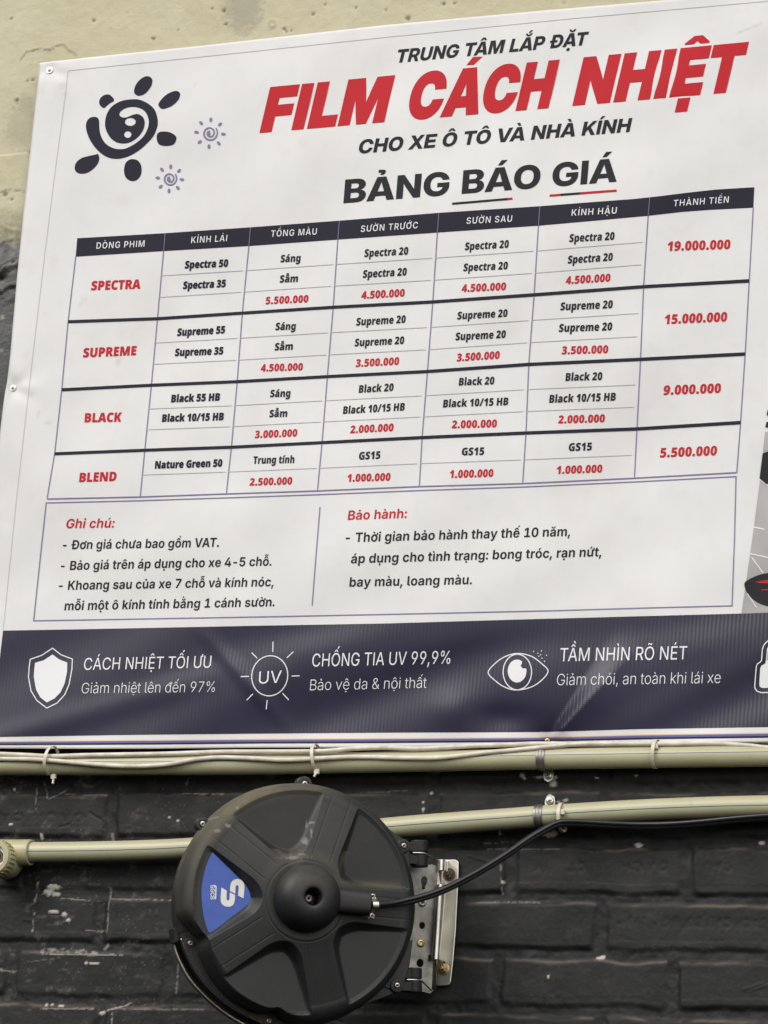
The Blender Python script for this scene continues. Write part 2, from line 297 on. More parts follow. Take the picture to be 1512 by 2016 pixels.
57:(565,(1062,404,1,-94,-77,-152,-169,-109,-269,-59,-192,0,-45,0,-111,3,-42,3,0,150,41,-4,87,-4,54,0,111,0,147,25,91,47,43,69,4,42,-12,0,-25,-25,-69,-37,-101,-21,-76,0,-115,0,-169,54,-89,105,0,74,1,79,117,114,219,60,152,0,111,0,187,-39,141,-79,79,-121),(556,572,-61,0,-67,-47,0,-52,1,-42,65,-47,62,0,45,0,61,25,35,36,0,19,1,17,-13,38,-31,33,-49,20)),
65:(690,(972,0,-66,135,-428,0,-68,-135,-410,0,438,716,498,0,444,-716),(772,417,-9,21,-31,66,-29,70,-10,23,-5,-23,-29,-66,-29,-65,-10,-25,-62,-128,280,0)),
66:(647,(624,714,295,0,257,-91,0,-87,1,-45,-61,-65,-97,-40,-54,-7,0,-5,63,-8,111,-37,71,-66,0,-54,1,-65,-127,-94,-233,-50,-162,0,-532,0,0,714),(626,439,91,0,77,39,0,30,1,30,-83,32,-88,0,-100,0,0,-131),(520,300,0,-153,126,0,93,0,79,43,0,35,1,20,-33,34,-77,21,-66,0)),
67:(616,(754,569,-61,0,-101,-30,-69,-55,-37,-80,0,-50,1,-68,65,-93,131,-48,100,0,89,0,167,26,84,19,0,-160,-87,-21,-189,-19,-106,0,-215,0,-281,90,-135,165,0,110,1,81,87,135,169,99,245,54,156,0,103,0,217,-24,104,-26,-110,-149,-73,19,-149,25)),
68:(700,(1302,372,1,-123,-175,-166,-319,-83,-220,0,-440,0,0,714,470,0,221,0,307,-79,161,-152),(914,365,1,67,-65,86,-129,42,-100,0,-98,0,0,-404,72,0,169,0,155,102)),
69:(524,(956,0,-810,0,0,714,810,0,0,-152,-436,0,0,-116,404,0,0,-153,-404,0,0,-139,436,0)),
71:(706,(696,418,588,0,0,-385,-109,-20,-271,-23,-148,0,-199,0,-293,81,-163,165,0,123,1,113,167,163,321,89,232,0,131,0,229,-25,84,-20,-116,-148,-71,19,-159,19,-88,0,-119,0,-147,-57,-67,-97,0,-61,1,-67,71,-93,133,-48,96,0,35,0,87,5,26,3,0,117,-232,0)),
72:(729,(1312,0,-376,0,0,293,-414,0,0,-293,-376,0,0,714,376,0,0,-266,414,0,0,266,376,0)),
75:(655,(1314,0,-422,0,-264,271,-106,-32,0,-239,-376,0,0,714,376,0,0,-310,23,23,57,46,30,22,284,219,408,0,-424,-320)),
76:(546,(146,0,0,714,374,0,0,-560,508,0,0,-154)),
77:(929,(752,0,-282,506,-8,0,7,-23,7,-66,9,-73,0,-34,0,-310,-336,0,0,714,502,0,280,-489,8,0,276,489,502,0,0,-714,-348,0,0,313,1,32,5,72,9,66,2,22,-8,0,-280,-505)),
78:(792,(1438,0,-480,0,-486,489,-8,0,5,-27,9,-65,7,-63,0,-26,0,-308,-336,0,0,714,478,0,484,-481,8,0,-3,26,-5,62,-3,62,0,23,0,308,336,0)),
80:(606,(624,714,259,0,261,-118,0,-109,1,-50,-55,-90,-123,-70,-199,-40,-144,0,-98,0,0,-237,-374,0,0,714),(610,561,-90,0,0,-170,66,0,51,0,83,18,49,41,0,33,1,36,-75,42)),
82:(646,(594,714,187,0,251,-48,127,-93,0,-70,1,-43,-55,-71,-101,-57,-74,-21,388,-311,-422,0,-284,262,-86,0,0,-262,-374,0,0,714),(588,569,-68,0,0,-165,64,0,87,0,105,41,0,49,1,24,-37,33,-81,18)),
83:(548,(1034,217,1,-60,-115,-104,-235,-63,-182,0,-89,0,-137,9,-123,20,-68,16,0,172,109,-29,223,-31,92,0,55,0,69,14,35,24,0,15,1,18,-45,27,-101,29,-90,21,-101,26,-147,55,-79,79,0,60,1,68,129,93,231,48,156,0,129,0,215,-30,88,-21,-112,-149,-87,21,-165,25,-70,0,-45,0,-59,-12,-27,-21,0,-13,1,-17,47,-27,113,-31,100,-24,99,-24,141,-56,75,-74)),
84:(560,(748,0,-374,0,0,559,-328,0,0,155,1028,0,0,-155,-326,0)),
85:(717,(1298,274,1,-88,-131,-128,-259,-68,-194,0,-279,0,-293,145,0,135,0,444,376,0,0,-430,1,-72,105,-64,100,0,73,0,91,28,43,60,0,49,0,429,376,0)),
97:(593,(640,563,199,0,227,-103,0,-97,0,-363,-256,0,-70,73,-8,0,-41,-29,-93,-37,-121,-17,-86,0,-95,0,-143,42,-79,80,0,57,1,89,235,86,222,5,174,3,0,9,1,37,-67,31,-60,0,-61,0,-147,-22,-80,-19,-104,125,93,25,233,25),(616,245,-93,-2,-81,-33,0,-31,1,-28,57,-27,46,0,67,0,91,44,0,35,0,44)),
99:(514,(606,-10,-163,0,-235,60,-125,126,0,98,1,96,139,128,247,65,166,0,101,0,175,-22,76,-20,-106,-138,-63,15,-113,18,-60,0,-55,0,-81,-31,-43,-63,0,-47,1,-48,47,-60,83,-28,56,0,79,0,157,25,72,24,0,-149,-65,-23,-165,-26)),
101:(586,(598,563,155,0,225,-57,121,-112,0,-84,0,-85,-646,0,3,-46,117,-55,110,0,99,0,163,20,88,23,0,-136,-77,-21,-183,-20,-132,0,-165,0,-247,60,-137,127,0,96,1,99,129,128,233,63),(610,434,-63,0,-83,-43,-6,-47,304,0,1,27,-35,40,-65,23)),
103:(615,(464,563,109,0,135,-42,44,-36,10,0,28,68,318,0,0,-542,1,-82,-123,-111,-251,-58,-196,0,-125,0,-191,16,-88,18,0,155,97,-22,175,-21,118,0,109,0,115,42,0,43,0,9,1,14,7,37,4,19,-10,0,-39,-35,-133,-45,-106,0,-169,0,-207,147,0,138,1,139,213,149),(600,417,-47,0,-65,-32,-31,-64,0,-49,1,-71,75,-65,76,0,45,0,61,15,37,29,17,45,0,31,0,24,1,45,-27,61,-69,31)),
104:(637,(492,645,1,-55,-11,-80,-6,-25,18,0,35,28,85,35,109,15,64,0,107,0,167,-43,99,-90,0,-70,0,-360,-370,0,0,303,1,56,-57,55,-62,0,-63,0,-73,-38,-31,-75,0,-56,0,-245,-368,0,0,760,368,0)),
107:(627,(494,460,1,-35,-9,-80,-10,-34,8,0,17,12,39,31,41,31,16,10,234,158,408,0,-364,-235,386,-318,-418,0,-226,199,-118,-46,0,-153,-370,0,0,760,370,0)),
108:(309,(492,0,-368,0,0,760,368,0)),
109:(950,(1412,563,181,0,189,-97,0,-106,0,-360,-368,0,0,302,1,62,-61,50,-62,0,-85,0,-65,-79,0,-76,0,-259,-368,0,0,302,1,40,-25,49,-51,23,-40,0,-61,0,-67,-38,-27,-76,0,-57,0,-243,-368,0,0,553,280,0,52,-68,12,0,29,24,89,34,123,20,78,0,119,0,147,-41,46,-35,14,0,49,36,157,40)),
110:(637,(784,563,167,0,203,-98,0,-105,0,-360,-368,0,0,303,1,55,-55,56,-68,0,-99,0,-67,-84,0,-85,0,-245,-368,0,0,553,280,0,48,-72,16,0,35,26,91,37,121,19)),
112:(615,(772,563,179,0,201,-149,0,-137,1,-92,-99,-129,-173,-66,-110,0,-71,0,-103,19,-71,31,-26,18,-10,0,5,-23,7,-46,0,-26,0,-203,-368,0,0,793,298,0,54,-70,16,0,33,25,75,35,105,20),(636,417,-51,0,-61,-28,-27,-54,-2,-42,0,-19,1,-44,27,-59,67,-31,54,0,47,0,63,29,31,61,0,48,1,75,-71,64)),
114:(447,(764,563,29,0,63,-4,20,-2,-32,-179,-19,3,-55,3,-48,0,-37,0,-79,-8,-65,-24,-39,-43,0,-36,0,-273,-370,0,0,553,276,0,58,-88,16,0,29,26,91,45,113,27)),
116:(435,(640,138,49,0,83,11,44,8,0,-136,-59,-13,-133,-18,-100,0,-107,0,-155,36,-83,83,0,73,0,230,-128,0,0,80,162,56,92,116,244,0,0,-111,256,0,0,-141,-256,0,0,-220,1,-27,51,-27)),
117:(637,(1150,553,0,-553,-280,0,-46,69,-20,0,-31,-28,-97,-35,-117,-16,-66,0,-105,0,-165,43,-95,91,0,69,0,360,368,0,0,-303,1,-54,59,-57,64,0,69,0,75,39,27,73,0,53,0,249)),
225:(593,(640,563,199,0,227,-103,0,-97,0,-363,-256,0,-70,73,-8,0,-41,-29,-93,-37,-121,-17,-86,0,-95,0,-143,42,-79,80,0,57,1,89,235,86,222,5,174,3,0,9,1,37,-67,31,-60,0,-61,0,-147,-22,-80,-19,-104,125,93,25,233,25),(616,245,-93,-2,-81,-33,0,-31,1,-28,57,-27,46,0,67,0,91,44,0,35,0,44),(1040,756,-33,-14,-97,-40,-111,-42,-105,-40,-40,-14,-250,0,0,14,35,21,87,51,85,52,30,22,406,0)),
237:(311,(494,0,-368,0,0,553,368,0),(752,756,-31,-14,-97,-40,-113,-42,-105,-40,-38,-14,-252,0,0,14,35,21,89,51,85,52,30,22,404,0)),
7851:(593,(640,563,199,0,227,-103,0,-97,0,-363,-256,0,-70,73,-8,0,-41,-29,-93,-37,-121,-17,-86,0,-95,0,-143,42,-79,80,0,57,1,89,235,86,222,5,174,3,0,9,1,37,-67,31,-60,0,-61,0,-147,-22,-80,-19,-104,125,93,25,233,25),(616,245,-93,-2,-81,-33,0,-31,1,-28,57,-27,46,0,67,0,91,44,0,35,0,44),(782,766,31,-23,83,-53,89,-51,36,-19,0,-14,-236,0,-47,14,-85,36,-50,23,-49,-23,-81,-34,-46,-16,-240,0,0,14,37,18,91,52,87,54,26,22),(570,806,-43,9,-65,8,-30,0,-33,0,-69,-21,-34,-16,0,85,33,16,77,17,48,0,39,0,75,-8,54,-11,45,-10,71,-7,28,0,33,0,73,20,32,16,0,-85,-29,-16,-77,-16,-48,0,-35,0,-73,8)),
 }),
 'note': (728, {
32:(269,),
42:(646,(554,318,18,140,-236,-78,-92,81,252,61,-252,62,92,82,236,-78,-18,140,182,0,-16,-140,234,78,92,-82,-250,-62,250,-61,-92,-81,-234,78,16,-140)),
44:(269,(58,-192,86,301,288,0,-178,-301)),
45:(646,(976,357,0,-114,-662,0,0,114)),
46:(269,(270,-9,-69,0,-95,48,0,35,1,35,97,47,70,0,71,0,99,-47,0,-35,1,-35,-97,-48)),
48:(646,(646,-10,-181,0,-245,89,-123,166,0,118,1,118,125,167,247,89,182,0,183,0,247,-89,127,-167,0,-118,1,-118,-123,-166,-245,-89),(646,111,91,0,119,56,59,112,0,84,1,85,-57,113,-117,56,-90,0,-87,0,-117,-56,-59,-113,0,-85,1,-84,61,-112,119,-56)),
49:(646,(176,0,0,118,978,0,0,-118),(850,728,0,-728,-290,0,0,599,-10,0,-334,-119,0,135,320,113)),
52:(646,(68,130,0,115,548,483,280,0,-536,-474,0,-6,864,0,0,-118),(764,0,0,165,8,52,0,237,266,0,0,-454)),
53:(646,(634,-10,-147,0,-231,55,-135,96,-2,62,282,0,5,-29,65,-44,105,-24,64,0,75,0,115,33,65,60,0,39,1,39,-65,61,-115,34,-76,0,-65,0,-121,-26,-34,-22,-260,23,70,381,874,0,0,-121,-632,0,-40,-186,8,0,41,26,153,34,94,0,99,0,167,-35,125,-65,69,-87,0,-53,1,-73,-133,-113,-241,-65)),
54:(646,(650,-10,-143,0,-235,59,-141,110,0,77,1,56,91,115,98,72,336,249,294,0,-458,-336,-76,0,21,17,89,33,123,20,74,0,135,0,203,-54,113,-101,0,-70,1,-74,-131,-111,-231,-62),(648,105,73,0,111,33,63,58,0,37,1,38,-61,58,-109,33,-72,0,-69,0,-109,-33,-63,-57,0,-38,1,-37,65,-59,111,-33)),
55:(646,(240,0,608,602,0,5,-708,0,0,121,1012,0,0,-123,-610,-605)),
57:(646,(642,737,145,0,239,-58,141,-110,0,-77,1,-57,-89,-114,-98,-72,-336,-249,-294,0,458,336,78,0,-21,-18,-85,-32,-121,-20,-74,0,-133,0,-201,54,-113,101,0,70,1,73,133,111,235,62),(644,623,-69,0,-109,-34,-63,-58,0,-37,1,-37,65,-58,111,-33,70,0,71,0,111,32,65,58,0,37,1,38,-63,58,-107,34)),
58:(269,(270,-9,-69,0,-95,48,0,35,1,35,97,47,70,0,71,0,99,-47,0,-35,1,-35,-97,-48),(270,355,-69,0,-95,48,0,35,1,35,97,48,70,0,71,0,99,-48,0,-35,1,-35,-97,-48)),
65:(743,(48,0,500,728,378,0,512,-728,-322,0,-238,356,-41,66,-85,159,-48,96,62,0,-45,-96,-79,-160,-40,-65,-230,-356),(356,171,0,115,774,0,0,-115)),
66:(661,(134,0,0,728,574,0,161,0,213,-49,107,-84,0,-55,1,-43,-67,-64,-117,-40,-74,-9,0,-7,83,-2,145,-43,91,-78,0,-54,1,-57,-111,-91,-221,-52,-164,0),(426,120,262,0,135,0,123,52,0,41,1,31,-59,49,-111,28,-76,0,-270,0),(426,421,240,0,65,0,105,23,61,44,0,30,1,40,-115,51,-106,0,-246,0)),
67:(739,(768,-10,-193,0,-303,88,-175,167,0,118,1,119,177,167,307,88,192,0,123,0,215,-34,165,-66,107,-96,16,-61,-292,0,-11,31,-55,47,-85,33,-107,17,-62,0,-115,0,-173,-57,-95,-109,0,-79,1,-79,99,-109,173,-56,114,0,63,0,111,18,87,33,57,47,12,30,294,0,-11,-51,-97,-92,-159,-72,-217,-42)),
68:(722,(642,0,-374,0,0,125,360,0,145,0,193,51,99,106,0,82,1,82,-97,105,-191,51,-140,0,-372,0,0,126,388,0,221,0,315,-88,169,-162,0,-114,1,-113,-167,-164,-317,-87),(426,728,0,-728,-292,0,0,728)),
71:(750,(776,-10,-203,0,-305,91,-171,167,0,115,1,118,179,167,307,89,192,0,123,0,211,-35,167,-66,105,-89,16,-54,-296,0,-15,27,-55,43,-81,29,-101,16,-62,0,-113,0,-173,-57,-97,-108,0,-79,1,-78,97,-109,177,-58,118,0,107,0,155,40,83,72,0,49,62,-5,-382,0,0,111,602,0,0,-90,1,-95,-161,-137,-281,-74)),
72:(747,(134,0,0,728,292,0,0,-296,642,0,0,296,290,0,0,-728,-290,0,0,311,-642,0,0,-311)),
73:(280,(134,0,0,728,292,0,0,-728)),
75:(716,(348,167,0,134,47,40,87,68,105,68,66,40,360,211,358,0,-616,-354,-22,4),(134,0,0,728,292,0,0,-203,-6,-183,6,-71,0,-271),(1038,0,-438,331,184,109,598,-440)),
76:(565,(134,0,0,728,292,0,0,-607,630,0,0,-121)),
77:(930,(134,0,0,728,446,0,242,-343,17,-23,39,-72,39,-84,35,-80,12,-29,-58,0,13,29,35,79,39,84,39,73,16,23,240,343,446,0,0,-728,-292,0,0,348,1,24,3,70,7,81,5,83,0,36,18,0,-17,-40,-45,-85,-45,-80,-39,-67,-14,-22,-248,-348,-244,0,-250,348,-15,22,-39,66,-45,79,-45,86,-22,41,22,0,3,-35,5,-81,5,-82,3,-72,0,-24,0,-348)),
78:(762,(134,0,0,728,326,0,468,-375,35,-28,73,-65,77,-81,38,-50,-32,0,-5,41,-11,90,-5,83,0,29,0,356,296,0,0,-728,-326,0,-424,339,-45,37,-77,70,-83,86,-60,60,38,0,7,-53,11,-97,9,-78,0,-24,0,-340)),
80:(648,(134,0,0,728,564,0,167,0,231,-63,123,-111,0,-71,1,-72,-121,-109,-235,-63,-166,0,-364,0,0,118,318,0,93,0,121,32,59,57,0,37,1,37,-57,56,-119,31,-92,0,-220,0,0,-607)),
82:(656,(134,0,0,728,564,0,167,0,231,-59,123,-106,0,-71,1,-72,-121,-104,-235,-55,-166,0,-386,0,0,118,340,0,93,0,121,26,59,50,0,37,1,37,-57,51,-119,27,-92,0,-220,0,0,-607),(946,0,-354,331,316,0,360,-331)),
83:(654,(664,-11,-173,0,-255,54,-143,104,-6,76,284,0,7,-37,79,-49,129,-25,80,0,83,0,123,24,67,43,0,28,1,26,-59,34,-111,25,-80,9,-162,21,-183,22,-207,96,0,79,1,66,143,98,247,54,156,0,161,0,241,-55,135,-97,2,-63,-282,0,-7,44,-135,49,-112,0,-77,0,-109,-22,-55,-40,0,-25,1,-27,67,-36,109,-23,62,-7,132,-16,89,-11,159,-34,121,-51,69,-70,0,-46,1,-66,-133,-98,-249,-54)),
84:(666,(76,607,0,121,1182,0,0,-121,-446,0,0,-607,-290,0,0,607)),
85:(733,(732,-10,-177,0,-269,66,-149,120,0,79,0,473,292,0,0,-461,1,-43,77,-67,139,-38,92,0,95,0,139,38,77,67,0,43,0,461,292,0,0,-473,1,-79,-149,-120,-269,-66)),
86:(743,(560,0,-512,728,322,0,238,-357,41,-64,87,-158,48,-94,-62,0,47,95,83,157,40,64,230,357,320,0,-500,-728)),
89:(727,(586,0,0,275,-538,453,340,0,248,-228,41,-34,61,-68,30,-47,-64,0,31,48,59,68,36,33,242,228,340,0,-532,-453,0,-275)),
97:(579,(432,-11,-103,0,-165,37,-93,73,0,54,1,46,69,61,117,37,149,19,80,4,97,5,117,8,55,18,0,18,0,2,1,24,-39,34,-77,18,-56,0,-57,0,-85,-18,-53,-29,-12,-18,-262,23,29,48,133,65,193,35,120,0,87,0,165,-21,133,-44,79,-70,0,-51,0,-367,-272,0,0,76,-8,0,-25,-25,-87,-39,-123,-23),(510,90,73,0,107,29,61,47,0,29,0,60,-11,-4,-53,-8,-65,-7,-63,-4,-24,-2,-55,-4,-83,-17,-45,-30,0,-22,1,-22,45,-30,77,-15)),
98:(629,(732,-9,-89,0,-123,30,-75,45,-20,21,-16,0,0,-87,-280,0,0,728,286,0,0,-274,10,0,21,22,75,45,125,32,92,0,125,0,201,-63,123,-125,0,-93,1,-91,-117,-125,-201,-65),(646,106,79,0,107,42,55,76,0,48,1,49,-53,75,-105,42,-78,0,-77,0,-105,-41,-55,-74,0,-51,1,-50,57,-75,109,-41)),
99:(587,(612,-11,-163,0,-237,71,-129,127,0,84,1,84,131,127,239,71,164,0,97,0,163,-25,127,-47,83,-66,16,-42,-264,-25,-9,21,-37,34,-53,24,-69,13,-44,0,-79,0,-107,-43,-53,-76,0,-50,1,-49,55,-76,109,-44,80,0,45,0,73,13,57,25,37,36,10,22,264,-25,-13,-43,-83,-68,-125,-48,-163,-25)),
100:(629,(526,-9,-125,0,-201,65,-117,125,0,91,1,93,123,125,203,63,122,0,93,0,125,-32,77,-45,18,-22,10,0,0,274,286,0,0,-728,-280,0,0,87,-16,0,-19,-21,-75,-45,-121,-30),(612,106,77,0,109,41,57,75,0,50,1,51,-55,74,-105,41,-78,0,-77,0,-105,-42,-53,-75,0,-49,1,-48,55,-76,109,-42)),
101:(595,(618,-11,-165,0,-241,69,-129,126,0,86,1,84,131,127,235,72,160,0,105,0,187,-34,141,-68,79,-104,0,-71,0,-41,-910,0,0,91,772,0,-134,-25,1,44,-53,64,-103,36,-76,0,-77,0,-107,-36,-57,-62,0,-39,0,-63,1,-49,67,-65,119,-34,76,0,53,0,87,15,63,30,16,21,258,-24,-25,-45,-129,-68,-195,-37)),
103:(631,(608,-216,-133,0,-201,34,-125,60,-24,39,244,35,15,-15,59,-29,99,-19,72,0,115,0,131,52,0,55,0,101,-22,0,-19,-22,-73,-41,-119,-26,-90,0,-123,0,-201,58,-119,118,0,90,1,92,123,124,205,63,122,0,93,0,125,-31,79,-46,20,-22,12,0,0,92,280,0,0,-543,1,-73,-135,-98,-235,-48),(614,117,77,0,109,37,57,71,0,50,1,49,-55,73,-107,41,-76,0,-77,0,-107,-42,-53,-74,0,-47,1,-48,55,-71,109,-39)),
104:(621,(412,317,0,-317,-286,0,0,728,280,0,0,-318,-24,0,45,69,177,74,136,0,115,0,171,-49,93,-92,0,-65,0,-347,-286,0,0,323,1,52,-105,58,-94,0,-61,0,-97,-27,-55,-52)),
105:(269,(126,0,0,546,286,0,0,-546),(270,618,-65,0,-91,44,0,30,1,31,93,43,66,0,65,0,95,-43,0,-31,1,-30,-93,-44)),
107:(578,(386,162,0,172,44,0,364,212,330,0,-474,-273,-66,0),(126,0,0,728,286,0,0,-728),(808,0,-332,241,190,101,480,-342)),
108:(307,(446,-3,-163,0,-155,71,0,72,0,588,286,0,0,-567,1,-27,37,-25,46,0,25,0,25,2,10,2,46,-105,-21,-4,-79,-7)),
109:(910,(126,0,0,546,266,0,14,-135,-22,0,27,50,99,63,135,30,72,0,119,0,145,-75,34,-76,-34,0,25,52,113,67,151,32,84,0,101,0,157,-43,93,-83,0,-60,0,-368,-286,0,0,342,1,47,-101,46,-74,0,-55,0,-83,-25,-43,-43,0,-30,0,-337,-276,0,0,346,1,41,-95,48,-78,0,-51,0,-83,-24,-49,-46,0,-34,0,-331)),
110:(620,(412,317,0,-317,-286,0,0,546,270,0,4,-136,-18,0,45,69,177,74,136,0,115,0,169,-49,95,-92,0,-65,0,-347,-286,0,0,323,1,52,-105,58,-94,0,-61,0,-97,-27,-55,-52)),
111:(612,(612,-11,-161,0,-239,71,-129,127,0,84,1,84,131,127,241,71,162,0,165,0,239,-71,131,-127,0,-84,1,-84,-129,-127,-237,-71),(612,102,81,0,109,44,55,77,0,48,1,49,-53,76,-107,44,-80,0,-79,0,-107,-44,-51,-76,0,-49,1,-48,53,-77,109,-44)),
112:(629,(126,-204,0,750,280,0,0,-92,16,0,21,22,75,45,125,32,92,0,125,0,201,-63,123,-125,0,-93,1,-91,-117,-125,-201,-65,-126,0,-89,0,-123,30,-75,45,-20,21,-10,0,0,-291),(646,106,79,0,107,42,55,76,0,48,1,49,-53,75,-105,42,-78,0,-77,0,-105,-41,-55,-74,0,-51,1,-50,57,-75,109,-41)),
114:(405,(126,0,0,546,276,0,0,-94,12,0,31,49,143,52,94,0,23,0,53,-2,20,-2,0,-128,-19,3,-71,4,-34,0,-67,0,-107,-29,-59,-52,0,-34,0,-313)),
115:(558,(556,-11,-129,0,-201,38,-127,71,-18,50,266,23,23,-38,109,-39,90,0,87,0,101,34,0,25,1,22,-69,28,-72,7,-188,20,-157,16,-153,77,0,61,1,52,115,76,205,41,136,0,129,0,189,-36,115,-65,22,-44,-254,-23,-17,28,-93,37,-82,0,-73,0,-99,-32,0,-25,1,-21,65,-29,80,-9,194,-19,159,-16,155,-73,0,-59,1,-53,-123,-80,-219,-45)),
116:(364,(662,546,0,-109,-642,0,0,109),(170,676,286,0,0,-517,1,-27,49,-26,54,0,17,0,61,5,16,2,42,-108,-47,-7,-93,-6,-44,0,-161,0,-173,80,0,74)),
117:(621,(502,-7,-111,0,-169,49,-93,93,0,64,0,347,286,0,0,-323,1,-52,107,-58,96,0,63,0,99,27,55,53,0,36,0,317,286,0,0,-546,-270,0,-4,136,18,0,-43,-69,-175,-74)),
118:(597,(434,0,-402,546,304,0,186,-286,35,-53,51,-108,26,-57,-62,0,27,57,49,108,34,53,184,286,300,0,-404,-546)),
120:(578,(42,0,424,336,0,-111,-402,321,308,0,102,-88,49,-42,75,-82,40,-38,-110,0,41,38,75,82,50,42,104,88,304,0,-408,-323,0,109,422,-332,-306,0,-124,104,-47,42,-77,82,-38,37,110,0,-37,-37,-71,-82,-48,-42,-124,-104)),
121:(599,(118,-194,66,109,34,-5,61,-8,91,7,59,31,6,28,10,30,-410,548,304,0,186,-286,35,-54,43,-106,28,-58,-68,0,27,58,53,107,36,53,194,286,300,0,-464,-612,-33,-43,-101,-65,-151,-34,-108,0,-57,0,-99,8)),
192:(743,(48,0,500,728,378,0,512,-728,-322,0,-238,356,-41,66,-85,159,-48,96,62,0,-45,-96,-79,-160,-40,-65,-230,-356),(356,171,0,115,774,0,0,-115),(642,797,-200,151,266,0,136,-151)),
193:(743,(48,0,500,728,378,0,512,-728,-322,0,-238,356,-41,66,-85,159,-48,96,62,0,-45,-96,-79,-160,-40,-65,-230,-356),(356,171,0,115,774,0,0,-115),(636,797,136,151,266,0,-200,-151)),
205:(280,(134,0,0,728,292,0,0,-728),(176,797,136,151,266,0,-200,-151)),
210:(770,(770,-10,-191,0,-305,88,-177,167,0,118,1,119,179,167,307,88,192,0,193,0,307,-88,179,-167,0,-119,1,-118,-177,-167,-305,-88),(770,119,115,0,173,57,97,109,0,78,1,80,-95,109,-171,56,-114,0,-113,0,-171,-56,-95,-109,0,-80,1,-78,97,-109,173,-57),(672,797,-200,151,266,0,136,-151)),
224:(579,(432,-11,-103,0,-165,37,-93,73,0,54,1,46,69,61,117,37,149,19,80,4,97,5,117,8,55,18,0,18,0,2,1,24,-39,34,-77,18,-56,0,-57,0,-85,-18,-53,-29,-12,-18,-262,23,29,48,133,65,193,35,120,0,87,0,165,-21,133,-44,79,-70,0,-51,0,-367,-272,0,0,76,-8,0,-25,-25,-87,-39,-123,-23),(510,90,73,0,107,29,61,47,0,29,0,60,-11,-4,-53,-8,-65,-7,-63,-4,-24,-2,-55,-4,-83,-17,-45,-30,0,-22,1,-22,45,-30,77,-15),(476,615,-202,152,266,0,136,-152)),
225:(579,(432,-11,-103,0,-165,37,-93,73,0,54,1,46,69,61,117,37,149,19,80,4,97,5,117,8,55,18,0,18,0,2,1,24,-39,34,-77,18,-56,0,-57,0,-85,-18,-53,-29,-12,-18,-262,23,29,48,133,65,193,35,120,0,87,0,165,-21,133,-44,79,-70,0,-51,0,-367,-272,0,0,76,-8,0,-25,-25,-87,-39,-123,-23),(510,90,73,0,107,29,61,47,0,29,0,60,-11,-4,-53,-8,-65,-7,-63,-4,-24,-2,-55,-4,-83,-17,-45,-30,0,-22,1,-22,45,-30,77,-15),(470,615,134,152,268,0,-202,-152)),
234:(595,(618,-11,-165,0,-241,69,-129,126,0,86,1,84,131,127,235,72,160,0,105,0,187,-34,141,-68,79,-104,0,-71,0,-41,-910,0,0,91,772,0,-134,-25,1,44,-53,64,-103,36,-76,0,-77,0,-107,-36,-57,-62,0,-39,0,-63,1,-49,67,-65,119,-34,76,0,53,0,87,15,63,30,16,21,258,-24,-25,-45,-129,-68,-195,-37),(458,620,-248,0,0,3,278,144,220,0,278,-144,0,-3,-250,0,-138,83)),
236:(269,(126,0,0,546,286,0,0,-546),(170,615,-200,152,266,0,136,-152)),
237:(269,(126,0,0,546,286,0,0,-546),(166,615,134,152,268,0,-202,-152)),
243:(612,(612,-11,-161,0,-239,71,-129,127,0,84,1,84,131,127,241,71,162,0,165,0,239,-71,131,-127,0,-84,1,-84,-129,-127,-237,-71),(612,102,81,0,109,44,55,77,0,48,1,49,-53,76,-107,44,-80,0,-79,0,-107,-44,-51,-76,0,-49,1,-48,53,-77,109,-44),(508,615,136,152,266,0,-202,-152)),
244:(612,(612,-11,-161,0,-239,71,-129,127,0,84,1,84,131,127,241,71,162,0,165,0,239,-71,131,-127,0,-84,1,-84,-129,-127,-237,-71),(612,102,81,0,109,44,55,77,0,48,1,49,-53,76,-107,44,-80,0,-79,0,-107,-44,-51,-76,0,-49,1,-48,53,-77,109,-44),(472,620,-248,0,0,3,278,144,220,0,278,-144,0,-3,-250,0,-138,83)),
250:(621,(502,-7,-111,0,-169,49,-93,93,0,64,0,347,286,0,0,-323,1,-52,107,-58,96,0,63,0,99,27,55,53,0,36,0,317,286,0,0,-546,-270,0,-4,136,18,0,-43,-69,-175,-74),(516,615,136,152,268,0,-202,-152)),
259:(579,(432,-11,-103,0,-165,37,-93,73,0,54,1,46,69,61,117,37,149,19,80,4,97,5,117,8,55,18,0,18,0,2,1,24,-39,34,-77,18,-56,0,-57,0,-85,-18,-53,-29,-12,-18,-262,23,29,48,133,65,193,35,120,0,87,0,165,-21,133,-44,79,-70,0,-51,0,-367,-272,0,0,76,-8,0,-25,-25,-87,-39,-123,-23),(510,90,73,0,107,29,61,47,0,29,0,60,-11,-4,-53,-8,-65,-7,-63,-4,-24,-2,-55,-4,-83,-17,-45,-30,0,-22,1,-22,45,-30,77,-15),(574,614,-93,0,-151,40,-87,69,0,42,168,0,1,-31,95,-41,72,0,71,0,95,41,0,31,168,0,1,-42,-87,-69,-149,-40)),
272:(758,(714,0,-374,0,0,125,360,0,145,0,193,51,99,106,0,82,1,82,-97,105,-191,51,-140,0,-372,0,0,126,388,0,221,0,315,-88,169,-162,0,-114,1,-113,-167,-164,-317,-87),(498,728,0,-728,-292,0,0,728),(20,315,0,98,792,0,0,-98)),
417:(611,(610,477,0,76,37,0,81,-2,87,-3,81,-2,30,0,49,0,0,22,0,99,228,0,0,-87,1,-49,-119,-54,-110,0,-81,0,-191,0),(612,-11,-161,0,-239,71,-129,127,0,84,1,84,131,127,241,71,162,0,165,0,239,-71,131,-127,0,-84,1,-84,-129,-127,-237,-71),(612,102,81,0,109,44,55,77,0,48,1,49,-53,76,-107,44,-80,0,-79,0,-107,-44,-51,-76,0,-49,1,-48,53,-77,109,-44)),
